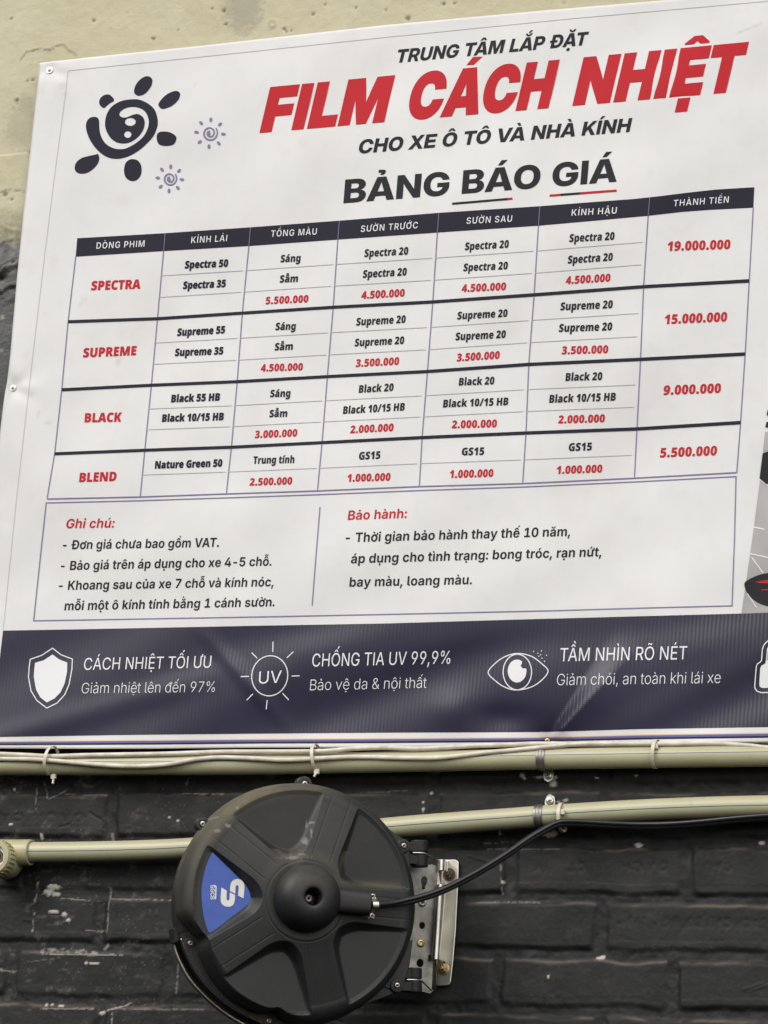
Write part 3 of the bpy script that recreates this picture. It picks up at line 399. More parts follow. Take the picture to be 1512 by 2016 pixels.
431:(731,(1042,634,0,94,180,0,27,0,0,12,0,89,254,0,0,-95,1,-51,-115,-49,-94,0),(732,-10,-177,0,-269,66,-149,120,0,79,0,473,292,0,0,-461,1,-43,77,-67,139,-38,92,0,95,0,139,38,77,67,0,43,0,461,292,0,0,-473,1,-79,-149,-120,-269,-66)),
432:(657,(946,458,0,88,74,0,33,0,0,16,0,105,226,0,0,-109,1,-51,-113,-49,-96,0),(502,-7,-111,0,-169,49,-93,93,0,64,0,347,286,0,0,-323,1,-52,107,-58,96,0,63,0,99,27,55,53,0,36,0,317,286,0,0,-546,-270,0,-4,136,18,0,-43,-69,-175,-74)),
7840:(743,(48,0,500,728,378,0,512,-728,-322,0,-238,356,-41,66,-85,159,-48,96,62,0,-45,-96,-79,-160,-40,-65,-230,-356),(356,171,0,115,774,0,0,-115),(742,-221,-63,0,-93,44,0,30,1,32,95,43,64,0,67,0,93,-43,0,-32,1,-30,-91,-44)),
7841:(579,(432,-11,-103,0,-165,37,-93,73,0,54,1,46,69,61,117,37,149,19,80,4,97,5,117,8,55,18,0,18,0,2,1,24,-39,34,-77,18,-56,0,-57,0,-85,-18,-53,-29,-12,-18,-262,23,29,48,133,65,193,35,120,0,87,0,165,-21,133,-44,79,-70,0,-51,0,-367,-272,0,0,76,-8,0,-25,-25,-87,-39,-123,-23),(510,90,73,0,107,29,61,47,0,29,0,60,-11,-4,-53,-8,-65,-7,-63,-4,-24,-2,-55,-4,-83,-17,-45,-30,0,-22,1,-22,45,-30,77,-15),(568,-221,-65,0,-91,44,0,30,1,32,93,43,66,0,65,0,95,-43,0,-32,1,-30,-93,-44)),
7843:(579,(432,-11,-103,0,-165,37,-93,73,0,54,1,46,69,61,117,37,149,19,80,4,97,5,117,8,55,18,0,18,0,2,1,24,-39,34,-77,18,-56,0,-57,0,-85,-18,-53,-29,-12,-18,-262,23,29,48,133,65,193,35,120,0,87,0,165,-21,133,-44,79,-70,0,-51,0,-367,-272,0,0,76,-8,0,-25,-25,-87,-39,-123,-23),(510,90,73,0,107,29,61,47,0,29,0,60,-11,-4,-53,-8,-65,-7,-63,-4,-24,-2,-55,-4,-83,-17,-45,-30,0,-22,1,-22,45,-30,77,-15),(650,615,-170,0,74,67,7,5,-5,6,-12,0,-154,0,0,74,154,0,81,0,95,-21,35,-34,-15,-41,-28,-19)),
7846:(743,(48,0,500,728,378,0,512,-728,-322,0,-238,356,-41,66,-85,159,-48,96,62,0,-45,-96,-79,-160,-40,-65,-230,-356),(356,171,0,115,774,0,0,-115),(604,788,-248,0,0,3,278,144,220,0,278,-144,0,-3,-250,0,-138,83),(974,974,-178,131,232,0,122,-131)),
7852:(743,(48,0,500,728,378,0,512,-728,-322,0,-238,356,-41,66,-85,159,-48,96,62,0,-45,-96,-79,-160,-40,-65,-230,-356),(356,171,0,115,774,0,0,-115),(600,801,-248,0,0,4,278,143,220,0,280,-143,0,-4,-250,0,-140,83),(742,-221,-63,0,-93,44,0,30,1,32,95,43,64,0,67,0,93,-43,0,-32,1,-30,-91,-44)),
7857:(579,(432,-11,-103,0,-165,37,-93,73,0,54,1,46,69,61,117,37,149,19,80,4,97,5,117,8,55,18,0,18,0,2,1,24,-39,34,-77,18,-56,0,-57,0,-85,-18,-53,-29,-12,-18,-262,23,29,48,133,65,193,35,120,0,87,0,165,-21,133,-44,79,-70,0,-51,0,-367,-272,0,0,76,-8,0,-25,-25,-87,-39,-123,-23),(510,90,73,0,107,29,61,47,0,29,0,60,-11,-4,-53,-8,-65,-7,-63,-4,-24,-2,-55,-4,-83,-17,-45,-30,0,-22,1,-22,45,-30,77,-15),(572,601,-95,0,-149,40,-87,68,0,42,168,0,1,-30,95,-41,72,0,71,0,95,41,0,30,168,0,1,-42,-87,-68,-149,-40),(660,793,-176,0,-180,131,234,0)),
7871:(595,(618,-11,-165,0,-241,69,-129,126,0,86,1,84,131,127,235,72,160,0,105,0,187,-34,141,-68,79,-104,0,-71,0,-41,-910,0,0,91,772,0,-134,-25,1,44,-53,64,-103,36,-76,0,-77,0,-107,-36,-57,-62,0,-39,0,-63,1,-49,67,-65,119,-34,76,0,53,0,87,15,63,30,16,21,258,-24,-25,-45,-129,-68,-195,-37),(462,606,-250,0,0,4,280,143,220,0,278,-143,0,-4,-250,0,-138,83),(748,793,122,131,234,0,-180,-131)),
7872:(607,(134,0,0,728,968,0,0,-121,-676,0,0,-180,626,0,0,-119,-626,0,0,-187,680,0,0,-121),(484,788,-248,0,0,3,278,144,220,0,280,-144,0,-3,-250,0,-140,83),(854,974,-178,131,232,0,122,-131)),
7888:(770,(770,-10,-191,0,-305,88,-177,167,0,118,1,119,179,167,307,88,192,0,193,0,307,-88,179,-167,0,-119,1,-118,-177,-167,-305,-88),(770,119,115,0,173,57,97,109,0,78,1,80,-95,109,-171,56,-114,0,-113,0,-171,-56,-95,-109,0,-80,1,-78,97,-109,173,-57),(634,788,-248,0,0,3,278,144,220,0,278,-144,0,-3,-250,0,-138,83),(922,974,120,131,234,0,-180,-131)),
7891:(612,(612,-11,-161,0,-239,71,-129,127,0,84,1,84,131,127,241,71,162,0,165,0,239,-71,131,-127,0,-84,1,-84,-129,-127,-237,-71),(612,102,81,0,109,44,55,77,0,48,1,49,-53,76,-107,44,-80,0,-79,0,-107,-44,-51,-76,0,-49,1,-48,53,-77,109,-44),(476,606,-250,0,0,4,278,143,222,0,278,-143,0,-4,-250,0,-138,83),(846,793,-180,131,234,0,122,-131)),
7892:(770,(770,-10,-191,0,-305,88,-177,167,0,118,1,119,179,167,307,88,192,0,193,0,307,-88,179,-167,0,-119,1,-118,-177,-167,-305,-88),(770,119,115,0,173,57,97,109,0,78,1,80,-95,109,-171,56,-114,0,-113,0,-171,-56,-95,-109,0,-80,1,-78,97,-109,173,-57),(634,788,-248,0,0,3,278,144,220,0,278,-144,0,-3,-250,0,-138,83),(1070,974,-150,0,62,56,7,6,-5,5,-12,0,-136,0,0,64,136,0,95,0,87,-32,1,-46,-34,-24)),
7895:(612,(612,-11,-161,0,-239,71,-129,127,0,84,1,84,131,127,241,71,162,0,165,0,239,-71,131,-127,0,-84,1,-84,-129,-127,-237,-71),(612,102,81,0,109,44,55,77,0,48,1,49,-53,76,-107,44,-80,0,-79,0,-107,-44,-51,-76,0,-49,1,-48,53,-77,109,-44),(476,606,-250,0,0,4,278,143,222,0,278,-143,0,-4,-250,0,-138,83),(750,798,-45,0,-71,13,-59,18,-47,13,-24,0,-29,0,-31,-23,-2,-19,-158,0,5,54,109,60,90,0,47,0,71,-13,59,-18,51,-13,24,0,35,0,31,21,2,21,156,0,-1,-54,-111,-60)),
7897:(612,(612,-11,-161,0,-239,71,-129,127,0,84,1,84,131,127,241,71,162,0,165,0,239,-71,131,-127,0,-84,1,-84,-129,-127,-237,-71),(612,102,81,0,109,44,55,77,0,48,1,49,-53,76,-107,44,-80,0,-79,0,-107,-44,-51,-76,0,-49,1,-48,53,-77,109,-44),(472,620,-248,0,0,3,278,144,220,0,278,-144,0,-3,-250,0,-138,83),(614,-221,-65,0,-91,44,0,30,1,32,93,43,66,0,65,0,95,-43,0,-32,1,-30,-93,-44)),
7898:(778,(778,648,0,89,51,0,69,-3,75,-4,113,-2,94,0,25,0,0,12,0,89,254,0,0,-95,1,-51,-115,-45,-94,0,-47,0,-89,3,-101,4,-133,3),(770,-10,-191,0,-305,88,-177,167,0,118,1,119,179,167,307,88,192,0,193,0,307,-88,179,-167,0,-119,1,-118,-177,-167,-305,-88),(770,119,115,0,173,57,97,109,0,78,1,80,-95,109,-171,56,-114,0,-113,0,-171,-56,-95,-109,0,-80,1,-78,97,-109,173,-57),(666,797,136,151,266,0,-200,-151)),
7900:(778,(778,648,0,89,51,0,69,-3,75,-4,113,-2,94,0,25,0,0,12,0,89,254,0,0,-95,1,-51,-115,-45,-94,0,-47,0,-89,3,-101,4,-133,3),(770,-10,-191,0,-305,88,-177,167,0,118,1,119,179,167,307,88,192,0,193,0,307,-88,179,-167,0,-119,1,-118,-177,-167,-305,-88),(770,119,115,0,173,57,97,109,0,78,1,80,-95,109,-171,56,-114,0,-113,0,-171,-56,-95,-109,0,-80,1,-78,97,-109,173,-57),(672,797,-200,151,266,0,136,-151)),
7901:(611,(610,477,0,76,37,0,81,-2,87,-3,81,-2,30,0,49,0,0,22,0,99,228,0,0,-87,1,-49,-119,-54,-110,0,-81,0,-191,0),(612,-11,-161,0,-239,71,-129,127,0,84,1,84,131,127,241,71,162,0,165,0,239,-71,131,-127,0,-84,1,-84,-129,-127,-237,-71),(612,102,81,0,109,44,55,77,0,48,1,49,-53,76,-107,44,-80,0,-79,0,-107,-44,-51,-76,0,-49,1,-48,53,-77,109,-44),(514,615,-202,152,268,0,136,-152)),
7909:(621,(502,-7,-111,0,-169,49,-93,93,0,64,0,347,286,0,0,-323,1,-52,107,-58,96,0,63,0,99,27,55,53,0,36,0,317,286,0,0,-546,-270,0,-4,136,18,0,-43,-69,-175,-74),(630,-221,-63,0,-93,44,0,30,1,32,95,43,64,0,67,0,93,-43,0,-32,1,-30,-91,-44)),
7911:(621,(502,-7,-111,0,-169,49,-93,93,0,64,0,347,286,0,0,-323,1,-52,107,-58,96,0,63,0,99,27,55,53,0,36,0,317,286,0,0,-546,-270,0,-4,136,18,0,-43,-69,-175,-74),(698,615,-172,0,76,67,7,5,-7,6,-10,0,-156,0,0,74,156,0,81,0,95,-21,35,-34,-15,-41,-30,-19)),
7913:(657,(946,458,0,88,74,0,33,0,0,16,0,105,226,0,0,-109,1,-51,-113,-49,-96,0),(502,-7,-111,0,-169,49,-93,93,0,64,0,347,286,0,0,-323,1,-52,107,-58,96,0,63,0,99,27,55,53,0,36,0,317,286,0,0,-546,-270,0,-4,136,18,0,-43,-69,-175,-74),(516,615,136,152,268,0,-202,-152)),
 }),
 'foot': (728, {
32:(269,),
37:(977,(508,407,-91,0,-127,40,-63,67,0,40,0,38,1,40,67,67,129,40,90,0,95,0,125,-40,65,-67,0,-40,0,-38,1,-40,-63,-67,-125,-40),(508,469,75,0,63,52,0,33,0,38,1,33,-59,52,-76,0,-73,0,-63,-52,0,-33,0,-38,1,-33,63,-52),(1448,-14,-91,0,-125,40,-65,68,0,40,0,37,1,40,67,67,129,41,90,0,95,0,127,-41,65,-67,0,-40,0,-37,1,-40,-65,-68,-125,-40),(1448,49,77,0,63,51,0,34,0,37,1,33,-61,53,-76,0,-71,0,-65,-53,0,-33,0,-37,1,-34,65,-51),(392,0,1000,728,162,0,-1000,-728)),
44:(269,(108,-174,86,275,196,0,-150,-275)),
57:(648,(648,737,135,0,209,-61,119,-109,0,-70,1,-51,-87,-115,-114,-84,-336,-247,-194,0,484,354,18,0,-19,-20,-73,-33,-99,-20,-60,0,-129,0,-197,55,-109,100,0,68,1,68,121,105,211,60),(648,660,-83,0,-129,-41,-73,-70,0,-45,1,-46,75,-70,131,-39,84,0,85,0,133,39,75,69,0,45,1,46,-73,71,-131,41)),
65:(688,(52,0,528,728,210,0,536,-728,-192,0,-312,436,-27,40,-73,118,-54,91,36,0,-51,-92,-77,-120,-24,-37,-304,-436),(316,204,0,80,746,0,0,-80)),
67:(730,(764,-10,-185,0,-291,91,-165,167,0,115,1,116,167,167,293,91,186,0,113,0,197,-32,155,-63,105,-88,20,-55,-180,0,-15,37,-75,57,-107,40,-133,20,-72,0,-131,0,-211,-66,-123,-130,0,-94,1,-93,127,-130,213,-66,130,0,73,0,135,21,109,39,77,58,16,37,180,0,-17,-55,-103,-88,-155,-63,-195,-33)),
71:(746,(770,-10,-193,0,-291,91,-163,168,0,114,1,116,165,167,289,91,186,0,117,0,201,-34,159,-64,105,-87,18,-52,-186,0,-21,35,-73,56,-103,41,-129,21,-78,0,-129,0,-209,-66,-123,-130,0,-94,1,-93,125,-129,215,-67,136,0,125,0,191,53,105,97,0,67,54,-6,-434,0,0,79,558,0,0,-77,1,-91,-153,-133,-267,-73)),
72:(743,(178,0,0,728,180,0,0,-316,770,0,0,316,180,0,0,-728,-180,0,0,332,-770,0,0,-332)),
73:(268,(178,0,0,728,180,0,0,-728)),
77:(903,(178,0,0,728,256,0,364,-463,13,-17,33,-47,37,-56,35,-56,12,-23,-40,0,15,22,33,54,37,57,35,49,12,17,358,463,258,0,0,-728,-178,0,0,420,1,23,3,57,3,62,5,65,0,30,16,0,-19,-33,-45,-69,-43,-64,-37,-53,-14,-18,-330,-420,-158,0,-336,420,-11,17,-37,52,-43,63,-45,70,-24,35,18,0,3,-27,3,-63,3,-64,3,-59,0,-24,0,-420)),
78:(754,(178,0,0,728,212,0,600,-469,25,-18,67,-56,77,-71,38,-40,-26,0,-7,41,-7,76,-1,64,0,23,0,450,180,0,0,-728,-214,0,-536,419,-35,28,-73,61,-93,82,-68,61,34,0,5,-53,9,-91,7,-68,0,-19,0,-420)),
82:(643,(178,0,0,728,496,0,169,0,219,-58,107,-102,0,-65,1,-64,-105,-100,-217,-56,-168,0,-396,0,0,81,388,0,115,0,143,34,65,63,0,42,1,44,-63,65,-141,36,-116,0,-306,0,0,-648),(1014,0,-352,328,204,0,358,-328)),
84:(645,(96,647,0,81,1096,0,0,-81,-456,0,0,-647,-180,0,0,647)),
85:(743,(744,-12,-169,0,-257,68,-139,117,0,75,0,480,182,0,0,-473,1,-53,95,-83,173,-47,120,0,121,0,173,47,95,83,0,53,0,473,180,0,0,-480,1,-75,-139,-117,-253,-68)),
86:(688,(586,0,-534,728,190,0,312,-436,27,-38,79,-122,52,-89,-36,0,53,91,79,120,26,38,304,436,192,0,-530,-728)),
193:(688,(52,0,528,728,210,0,536,-728,-192,0,-312,436,-27,40,-73,118,-54,91,36,0,-51,-92,-77,-120,-24,-37,-304,-436),(316,204,0,80,746,0,0,-80),(612,799,138,143,192,0,-190,-143)),
201:(601,(178,0,0,728,882,0,0,-81,-702,0,0,-240,654,0,0,-80,-654,0,0,-247,712,0,0,-80),(548,799,138,143,192,0,-190,-143)),
204:(268,(178,0,0,728,180,0,0,-728),(200,799,-186,143,190,0,138,-143)),
213:(764,(766,-10,-187,0,-289,91,-167,167,0,115,1,116,169,167,291,91,188,0,187,0,291,-91,167,-167,0,-116,1,-115,-165,-167,-289,-91),(766,74,131,0,213,67,125,129,0,93,1,94,-123,130,-211,66,-130,0,-131,0,-213,-67,-123,-129,0,-94,1,-93,125,-129,213,-67),(892,823,-35,0,-67,13,-61,16,-51,12,-18,0,-25,0,-25,-24,-2,-15,-120,0,3,44,79,57,78,0,39,0,65,-13,57,-16,53,-13,24,0,27,0,27,19,6,21,116,0,-1,-46,-81,-55)),
431:(742,(1134,659,0,69,174,0,21,0,0,9,0,92,162,0,0,-88,1,-41,-81,-41,-84,0),(744,-12,-169,0,-257,68,-139,117,0,75,0,480,182,0,0,-473,1,-53,95,-83,173,-47,120,0,121,0,173,47,95,83,0,53,0,473,180,0,0,-480,1,-75,-139,-117,-253,-68)),
7846:(688,(52,0,528,728,210,0,536,-728,-192,0,-312,436,-27,40,-73,118,-54,91,36,0,-51,-92,-77,-120,-24,-37,-304,-436),(316,204,0,80,746,0,0,-80),(552,794,-170,0,0,4,230,131,162,0,232,-131,0,-4,-170,0,-142,86),(876,970,-188,135,192,0,136,-135)),
7878:(601,(178,0,0,728,882,0,0,-81,-702,0,0,-240,654,0,0,-80,-654,0,0,-247,712,0,0,-80),(480,808,-168,0,0,4,230,130,162,0,232,-130,0,-4,-170,0,-142,86),(626,-204,-47,0,-69,34,0,23,1,24,71,33,48,0,51,0,73,-33,0,-24,1,-23,-71,-34)),
7888:(764,(766,-10,-187,0,-289,91,-167,167,0,115,1,116,169,167,291,91,188,0,187,0,291,-91,167,-167,0,-116,1,-115,-165,-167,-289,-91),(766,74,131,0,213,67,125,129,0,93,1,94,-123,130,-211,66,-130,0,-131,0,-213,-67,-123,-129,0,-94,1,-93,125,-129,213,-67),(628,794,-168,0,0,4,230,131,162,0,232,-131,0,-4,-172,0,-140,86),(904,970,138,135,192,0,-190,-135)),
 }),
 'thin': (728, {
32:(269,),
37:(919,(476,416,-81,0,-117,39,-65,66,0,40,0,31,1,42,67,65,119,38,82,0,81,0,119,-38,65,-65,0,-42,0,-31,1,-40,-63,-66,-117,-39),(476,461,77,0,87,58,0,42,0,31,1,43,-83,58,-78,0,-77,0,-85,-58,0,-43,0,-31,1,-42,85,-58),(1364,-11,-79,0,-119,38,-63,66,0,41,0,31,1,41,65,66,121,38,80,0,83,0,119,-38,63,-66,0,-41,0,-31,1,-41,-63,-66,-117,-38),(1364,33,79,0,85,58,0,43,0,31,1,42,-83,58,-78,0,-77,0,-85,-58,0,-42,0,-31,1,-43,87,-58),(360,0,998,728,114,0,-1000,-728)),
38:(616,(552,-10,-129,0,-197,53,-109,88,0,55,1,41,65,64,125,59,90,34,214,80,47,17,73,37,43,43,0,25,1,44,-113,55,-90,0,-63,0,-99,-28,-57,-47,0,-31,1,-28,47,-48,87,-55,62,-37,664,-411,-140,0,-592,364,-71,45,-109,68,-59,63,0,38,1,46,87,71,153,41,96,0,99,0,145,-40,83,-68,0,-43,1,-31,-45,-56,-89,-50,-64,-24,-256,-95,-107,-41,-87,-65,0,-38,1,-41,83,-65,145,-37,90,0,97,0,167,36,127,67,79,93,10,57,110,-2,-3,-52,-53,-78,-69,-54,-30,-18,-24,-15,-63,-38,-209,-48)),
44:(269,(142,-161,90,250,130,0,-130,-250)),
55:(647,(300,0,666,669,0,5,-768,0,0,54,896,0,0,-57,-666,-671)),
57:(647,(646,737,127,0,201,-61,117,-106,0,-67,1,-47,-71,-96,-82,-60,-410,-300,-134,0,476,345,14,0,-17,-16,-67,-29,-99,-18,-60,0,-123,0,-195,58,-109,101,0,66,1,65,117,105,203,60),(646,684,-91,0,-147,-47,-85,-80,0,-50,1,-51,87,-80,149,-47,92,0,95,0,149,47,87,80,0,50,1,50,-85,81,-147,47)),
66:(647,(200,0,0,728,486,0,139,0,189,-49,95,-85,0,-55,1,-46,-59,-65,-103,-42,-66,-9,0,-5,71,-3,133,-45,85,-80,0,-54,1,-55,-95,-86,-197,-49,-150,0),(320,54,394,0,167,0,167,77,0,60,1,43,-81,69,-145,40,-98,0,-400,0),(320,395,384,0,89,0,129,38,71,64,0,41,1,61,-155,74,-150,0,-364,0)),
71:(742,(762,-10,-189,0,-283,92,-157,168,0,113,1,114,161,168,281,92,184,0,121,0,199,-38,151,-68,95,-85,16,-46,-124,0,-17,36,-75,65,-113,51,-151,29,-94,0,-145,0,-227,-76,-131,-143,0,-99,1,-98,133,-142,231,-76,152,0,141,0,209,61,115,114,0,78,40,-6,-476,0,0,54,554,0,0,-52,1,-93,-145,-137,-261,-76)),
97:(545,(452,-12,-97,0,-161,38,-93,73,0,53,1,38,55,54,111,36,155,22,100,6,89,6,129,9,71,19,0,21,0,16,1,38,-61,55,-119,30,-84,0,-77,0,-119,-24,-79,-40,-20,-24,-110,19,35,42,127,53,163,25,84,0,69,0,137,-18,113,-42,67,-68,0,-50,0,-375,-112,0,0,91,-10,0,-23,-27,-95,-47,-133,-29),(468,40,101,0,151,46,85,80,0,48,0,79,-15,-7,-63,-11,-81,-8,-83,-6,-36,-2,-101,-6,-137,-27,-67,-44,0,-33,1,-34,69,-49,115,-26)),
99:(554,(590,-10,-139,0,-213,72,-121,127,0,82,1,83,123,128,215,71,140,0,85,0,139,-26,105,-41,69,-46,14,-21,-110,-18,-7,13,-45,34,-73,32,-103,21,-66,0,-111,0,-161,-62,-85,-104,0,-64,1,-64,87,-103,163,-61,112,0,67,0,107,21,79,32,47,35,8,13,108,-17,-13,-21,-67,-48,-105,-41,-137,-27)),
100:(598,(556,-12,-131,0,-199,72,-109,128,0,83,1,84,111,127,201,71,132,0,99,0,137,-35,87,-55,22,-29,10,0,0,294,114,0,0,-728,-110,0,0,109,-14,0,-21,-29,-87,-56,-135,-36),(570,41,109,0,151,60,83,104,0,67,1,67,-81,103,-149,59,-108,0,-107,0,-153,-61,-77,-103,0,-65,1,-65,81,-105,153,-61)),
101:(578,(608,-12,-151,0,-221,73,-119,127,0,82,1,82,121,128,215,73,138,0,93,0,167,-34,131,-68,75,-101,0,-68,0,-25,-860,0,0,50,798,0,-52,-19,1,60,-85,97,-153,56,-108,0,-103,0,-161,-57,-89,-95,0,-57,0,-28,1,-66,91,-101,173,-57,116,0,83,0,121,27,81,42,20,22,108,-18,-23,-32,-109,-57,-165,-36)),
104:(588,(288,345,0,-345,-116,0,0,728,116,0,0,-307,-22,0,43,69,197,63,124,0,113,0,169,-46,97,-88,0,-63,0,-356,-116,0,0,352,1,68,-157,81,-130,0,-89,0,-139,-39,-81,-69)),
105:(230,(172,0,0,546,116,0,0,-546),(230,652,-35,0,-49,24,0,17,1,18,51,24,36,0,37,0,51,-24,0,-18,1,-17,-49,-24)),
107:(520,(276,207,0,77,26,0,520,262,146,0,-502,-253,-12,-1),(172,0,0,728,116,0,0,-728),(846,0,-446,283,82,39,512,-322)),
108:(254,(406,-3,-109,-5,-123,55,0,57,0,624,116,0,0,-612,1,-42,65,-28,64,4,19,1,15,0,10,2,24,-50,-13,-2,-39,-3)),
109:(871,(172,0,0,546,112,0,2,-125,-16,0,25,46,101,59,135,29,72,0,121,0,159,-75,22,-64,-22,0,21,44,103,62,147,33,86,0,99,0,155,-43,87,-84,0,-61,0,-367,-114,0,0,366,1,68,-143,68,-108,0,-79,0,-123,-35,-71,-63,0,-43,0,-361,-114,0,0,371,1,61,-135,70,-110,0,-75,0,-127,-36,-75,-66,0,-46,0,-354)),
110:(588,(288,345,0,-345,-116,0,0,546,112,0,0,-125,-18,0,43,69,197,63,124,0,113,0,169,-46,95,-88,0,-63,0,-356,-114,0,0,352,1,68,-157,81,-130,0,-89,0,-139,-39,-81,-69)),
111:(590,(590,-12,-139,0,-213,73,-121,127,0,82,1,84,123,127,215,72,140,0,141,0,215,-72,123,-128,0,-83,1,-82,-121,-127,-213,-73),(590,41,115,0,161,62,87,104,0,63,1,64,-85,104,-161,63,-112,0,-111,0,-161,-63,-85,-104,0,-64,1,-63,87,-104,163,-62)),
116:(287,(518,546,0,-51,-504,0,0,51),(178,676,114,0,0,-552,1,-42,79,-40,76,5,13,1,37,3,16,1,24,-50,-19,-3,-43,-3,-24,-1,-125,-6,-141,69,0,62)),
118:(554,(490,0,-416,546,124,0,260,-351,35,-44,53,-89,30,-42,-40,0,31,42,53,89,32,44,260,351,126,0,-418,-546)),
120:(524,(62,0,428,302,0,-44,-408,288,136,0,178,-129,47,-34,77,-62,40,-29,-60,0,41,29,73,62,46,34,180,129,134,0,-408,-290,0,42,426,-298,-136,0,-208,149,-43,32,-69,58,-36,27,58,0,-35,-27,-65,-58,-44,-32,-210,-149)),
224:(545,(452,-12,-97,0,-161,38,-93,73,0,53,1,38,55,54,111,36,155,22,100,6,89,6,129,9,71,19,0,21,0,16,1,38,-61,55,-119,30,-84,0,-77,0,-119,-24,-79,-40,-20,-24,-110,19,35,42,127,53,163,25,84,0,69,0,137,-18,113,-42,67,-68,0,-50,0,-375,-112,0,0,91,-10,0,-23,-27,-95,-47,-133,-29),(468,40,101,0,151,46,85,80,0,48,0,79,-15,-7,-63,-11,-81,-8,-83,-6,-36,-2,-101,-6,-137,-27,-67,-44,0,-33,1,-34,69,-49,115,-26),(486,622,-178,139,132,0,144,-139)),
225:(545,(452,-12,-97,0,-161,38,-93,73,0,53,1,38,55,54,111,36,155,22,100,6,89,6,129,9,71,19,0,21,0,16,1,38,-61,55,-119,30,-84,0,-77,0,-119,-24,-79,-40,-20,-24,-110,19,35,42,127,53,163,25,84,0,69,0,137,-18,113,-42,67,-68,0,-50,0,-375,-112,0,0,91,-10,0,-23,-27,-95,-47,-133,-29),(468,40,101,0,151,46,85,80,0,48,0,79,-15,-7,-63,-11,-81,-8,-83,-6,-36,-2,-101,-6,-137,-27,-67,-44,0,-33,1,-34,69,-49,115,-26),(478,622,142,139,132,0,-176,-139)),
234:(578,(608,-12,-151,0,-221,73,-119,127,0,82,1,82,121,128,215,73,138,0,93,0,167,-34,131,-68,75,-101,0,-68,0,-25,-860,0,0,50,798,0,-52,-19,1,60,-85,97,-153,56,-108,0,-103,0,-161,-57,-89,-95,0,-57,0,-28,1,-66,91,-101,173,-57,116,0,83,0,121,27,81,42,20,22,108,-18,-23,-32,-109,-57,-165,-36),(408,626,-116,0,0,4,242,132,96,0,244,-132,0,-4,-118,0,-174,97)),
243:(590,(590,-12,-139,0,-213,73,-121,127,0,82,1,84,123,127,215,72,140,0,141,0,215,-72,123,-128,0,-83,1,-82,-121,-127,-213,-73),(590,41,115,0,161,62,87,104,0,63,1,64,-85,104,-161,63,-112,0,-111,0,-161,-63,-85,-104,0,-64,1,-63,87,-104,163,-62),(538,622,142,139,132,0,-176,-139)),
273:(598,(556,-12,-131,0,-199,72,-109,128,0,83,1,84,111,127,201,71,132,0,99,0,137,-35,87,-55,22,-29,10,0,0,294,114,0,0,-728,-110,0,0,109,-14,0,-21,-29,-87,-56,-135,-36),(570,41,109,0,151,60,83,104,0,67,1,67,-81,103,-149,59,-108,0,-107,0,-153,-61,-77,-103,0,-65,1,-65,81,-105,153,-61),(616,614,0,46,590,0,0,-46)),
7843:(545,(452,-12,-97,0,-161,38,-93,73,0,53,1,38,55,54,111,36,155,22,100,6,89,6,129,9,71,19,0,21,0,16,1,38,-61,55,-119,30,-84,0,-77,0,-119,-24,-79,-40,-20,-24,-110,19,35,42,127,53,163,25,84,0,69,0,137,-18,113,-42,67,-68,0,-50,0,-375,-112,0,0,91,-10,0,-23,-27,-95,-47,-133,-29),(468,40,101,0,151,46,85,80,0,48,0,79,-15,-7,-63,-11,-81,-8,-83,-6,-36,-2,-101,-6,-137,-27,-67,-44,0,-33,1,-34,69,-49,115,-26),(572,622,-92,0,62,57,23,21,-11,20,-44,0,-120,0,0,41,120,0,57,0,69,-16,29,-26,-11,-36,-26,-21)),
7845:(545,(452,-12,-97,0,-161,38,-93,73,0,53,1,38,55,54,111,36,155,22,100,6,89,6,129,9,71,19,0,21,0,16,1,38,-61,55,-119,30,-84,0,-77,0,-119,-24,-79,-40,-20,-24,-110,19,35,42,127,53,163,25,84,0,69,0,137,-18,113,-42,67,-68,0,-50,0,-375,-112,0,0,91,-10,0,-23,-27,-95,-47,-133,-29),(468,40,101,0,151,46,85,80,0,48,0,79,-15,-7,-63,-11,-81,-8,-83,-6,-36,-2,-101,-6,-137,-27,-67,-44,0,-33,1,-34,69,-49,115,-26),(360,612,-118,0,0,4,244,132,94,0,246,-132,0,-4,-120,0,-172,96),(680,789,142,134,132,0,-176,-134)),
7871:(578,(608,-12,-151,0,-221,73,-119,127,0,82,1,82,121,128,215,73,138,0,93,0,167,-34,131,-68,75,-101,0,-68,0,-25,-860,0,0,50,798,0,-52,-19,1,60,-85,97,-153,56,-108,0,-103,0,-161,-57,-89,-95,0,-57,0,-28,1,-66,91,-101,173,-57,116,0,83,0,121,27,81,42,20,22,108,-18,-23,-32,-109,-57,-165,-36),(412,612,-118,0,0,4,244,132,96,0,244,-132,0,-4,-118,0,-174,96),(732,789,142,134,132,0,-176,-134)),
7879:(578,(608,-12,-151,0,-221,73,-119,127,0,82,1,82,121,128,215,73,138,0,93,0,167,-34,131,-68,75,-101,0,-68,0,-25,-860,0,0,50,798,0,-52,-19,1,60,-85,97,-153,56,-108,0,-103,0,-161,-57,-89,-95,0,-57,0,-28,1,-66,91,-101,173,-57,116,0,83,0,121,27,81,42,20,22,108,-18,-23,-32,-109,-57,-165,-36),(408,626,-116,0,0,4,242,132,96,0,244,-132,0,-4,-118,0,-174,97),(584,-181,-33,0,-51,25,0,17,1,17,53,24,34,0,37,0,53,-24,0,-17,1,-17,-51,-25)),
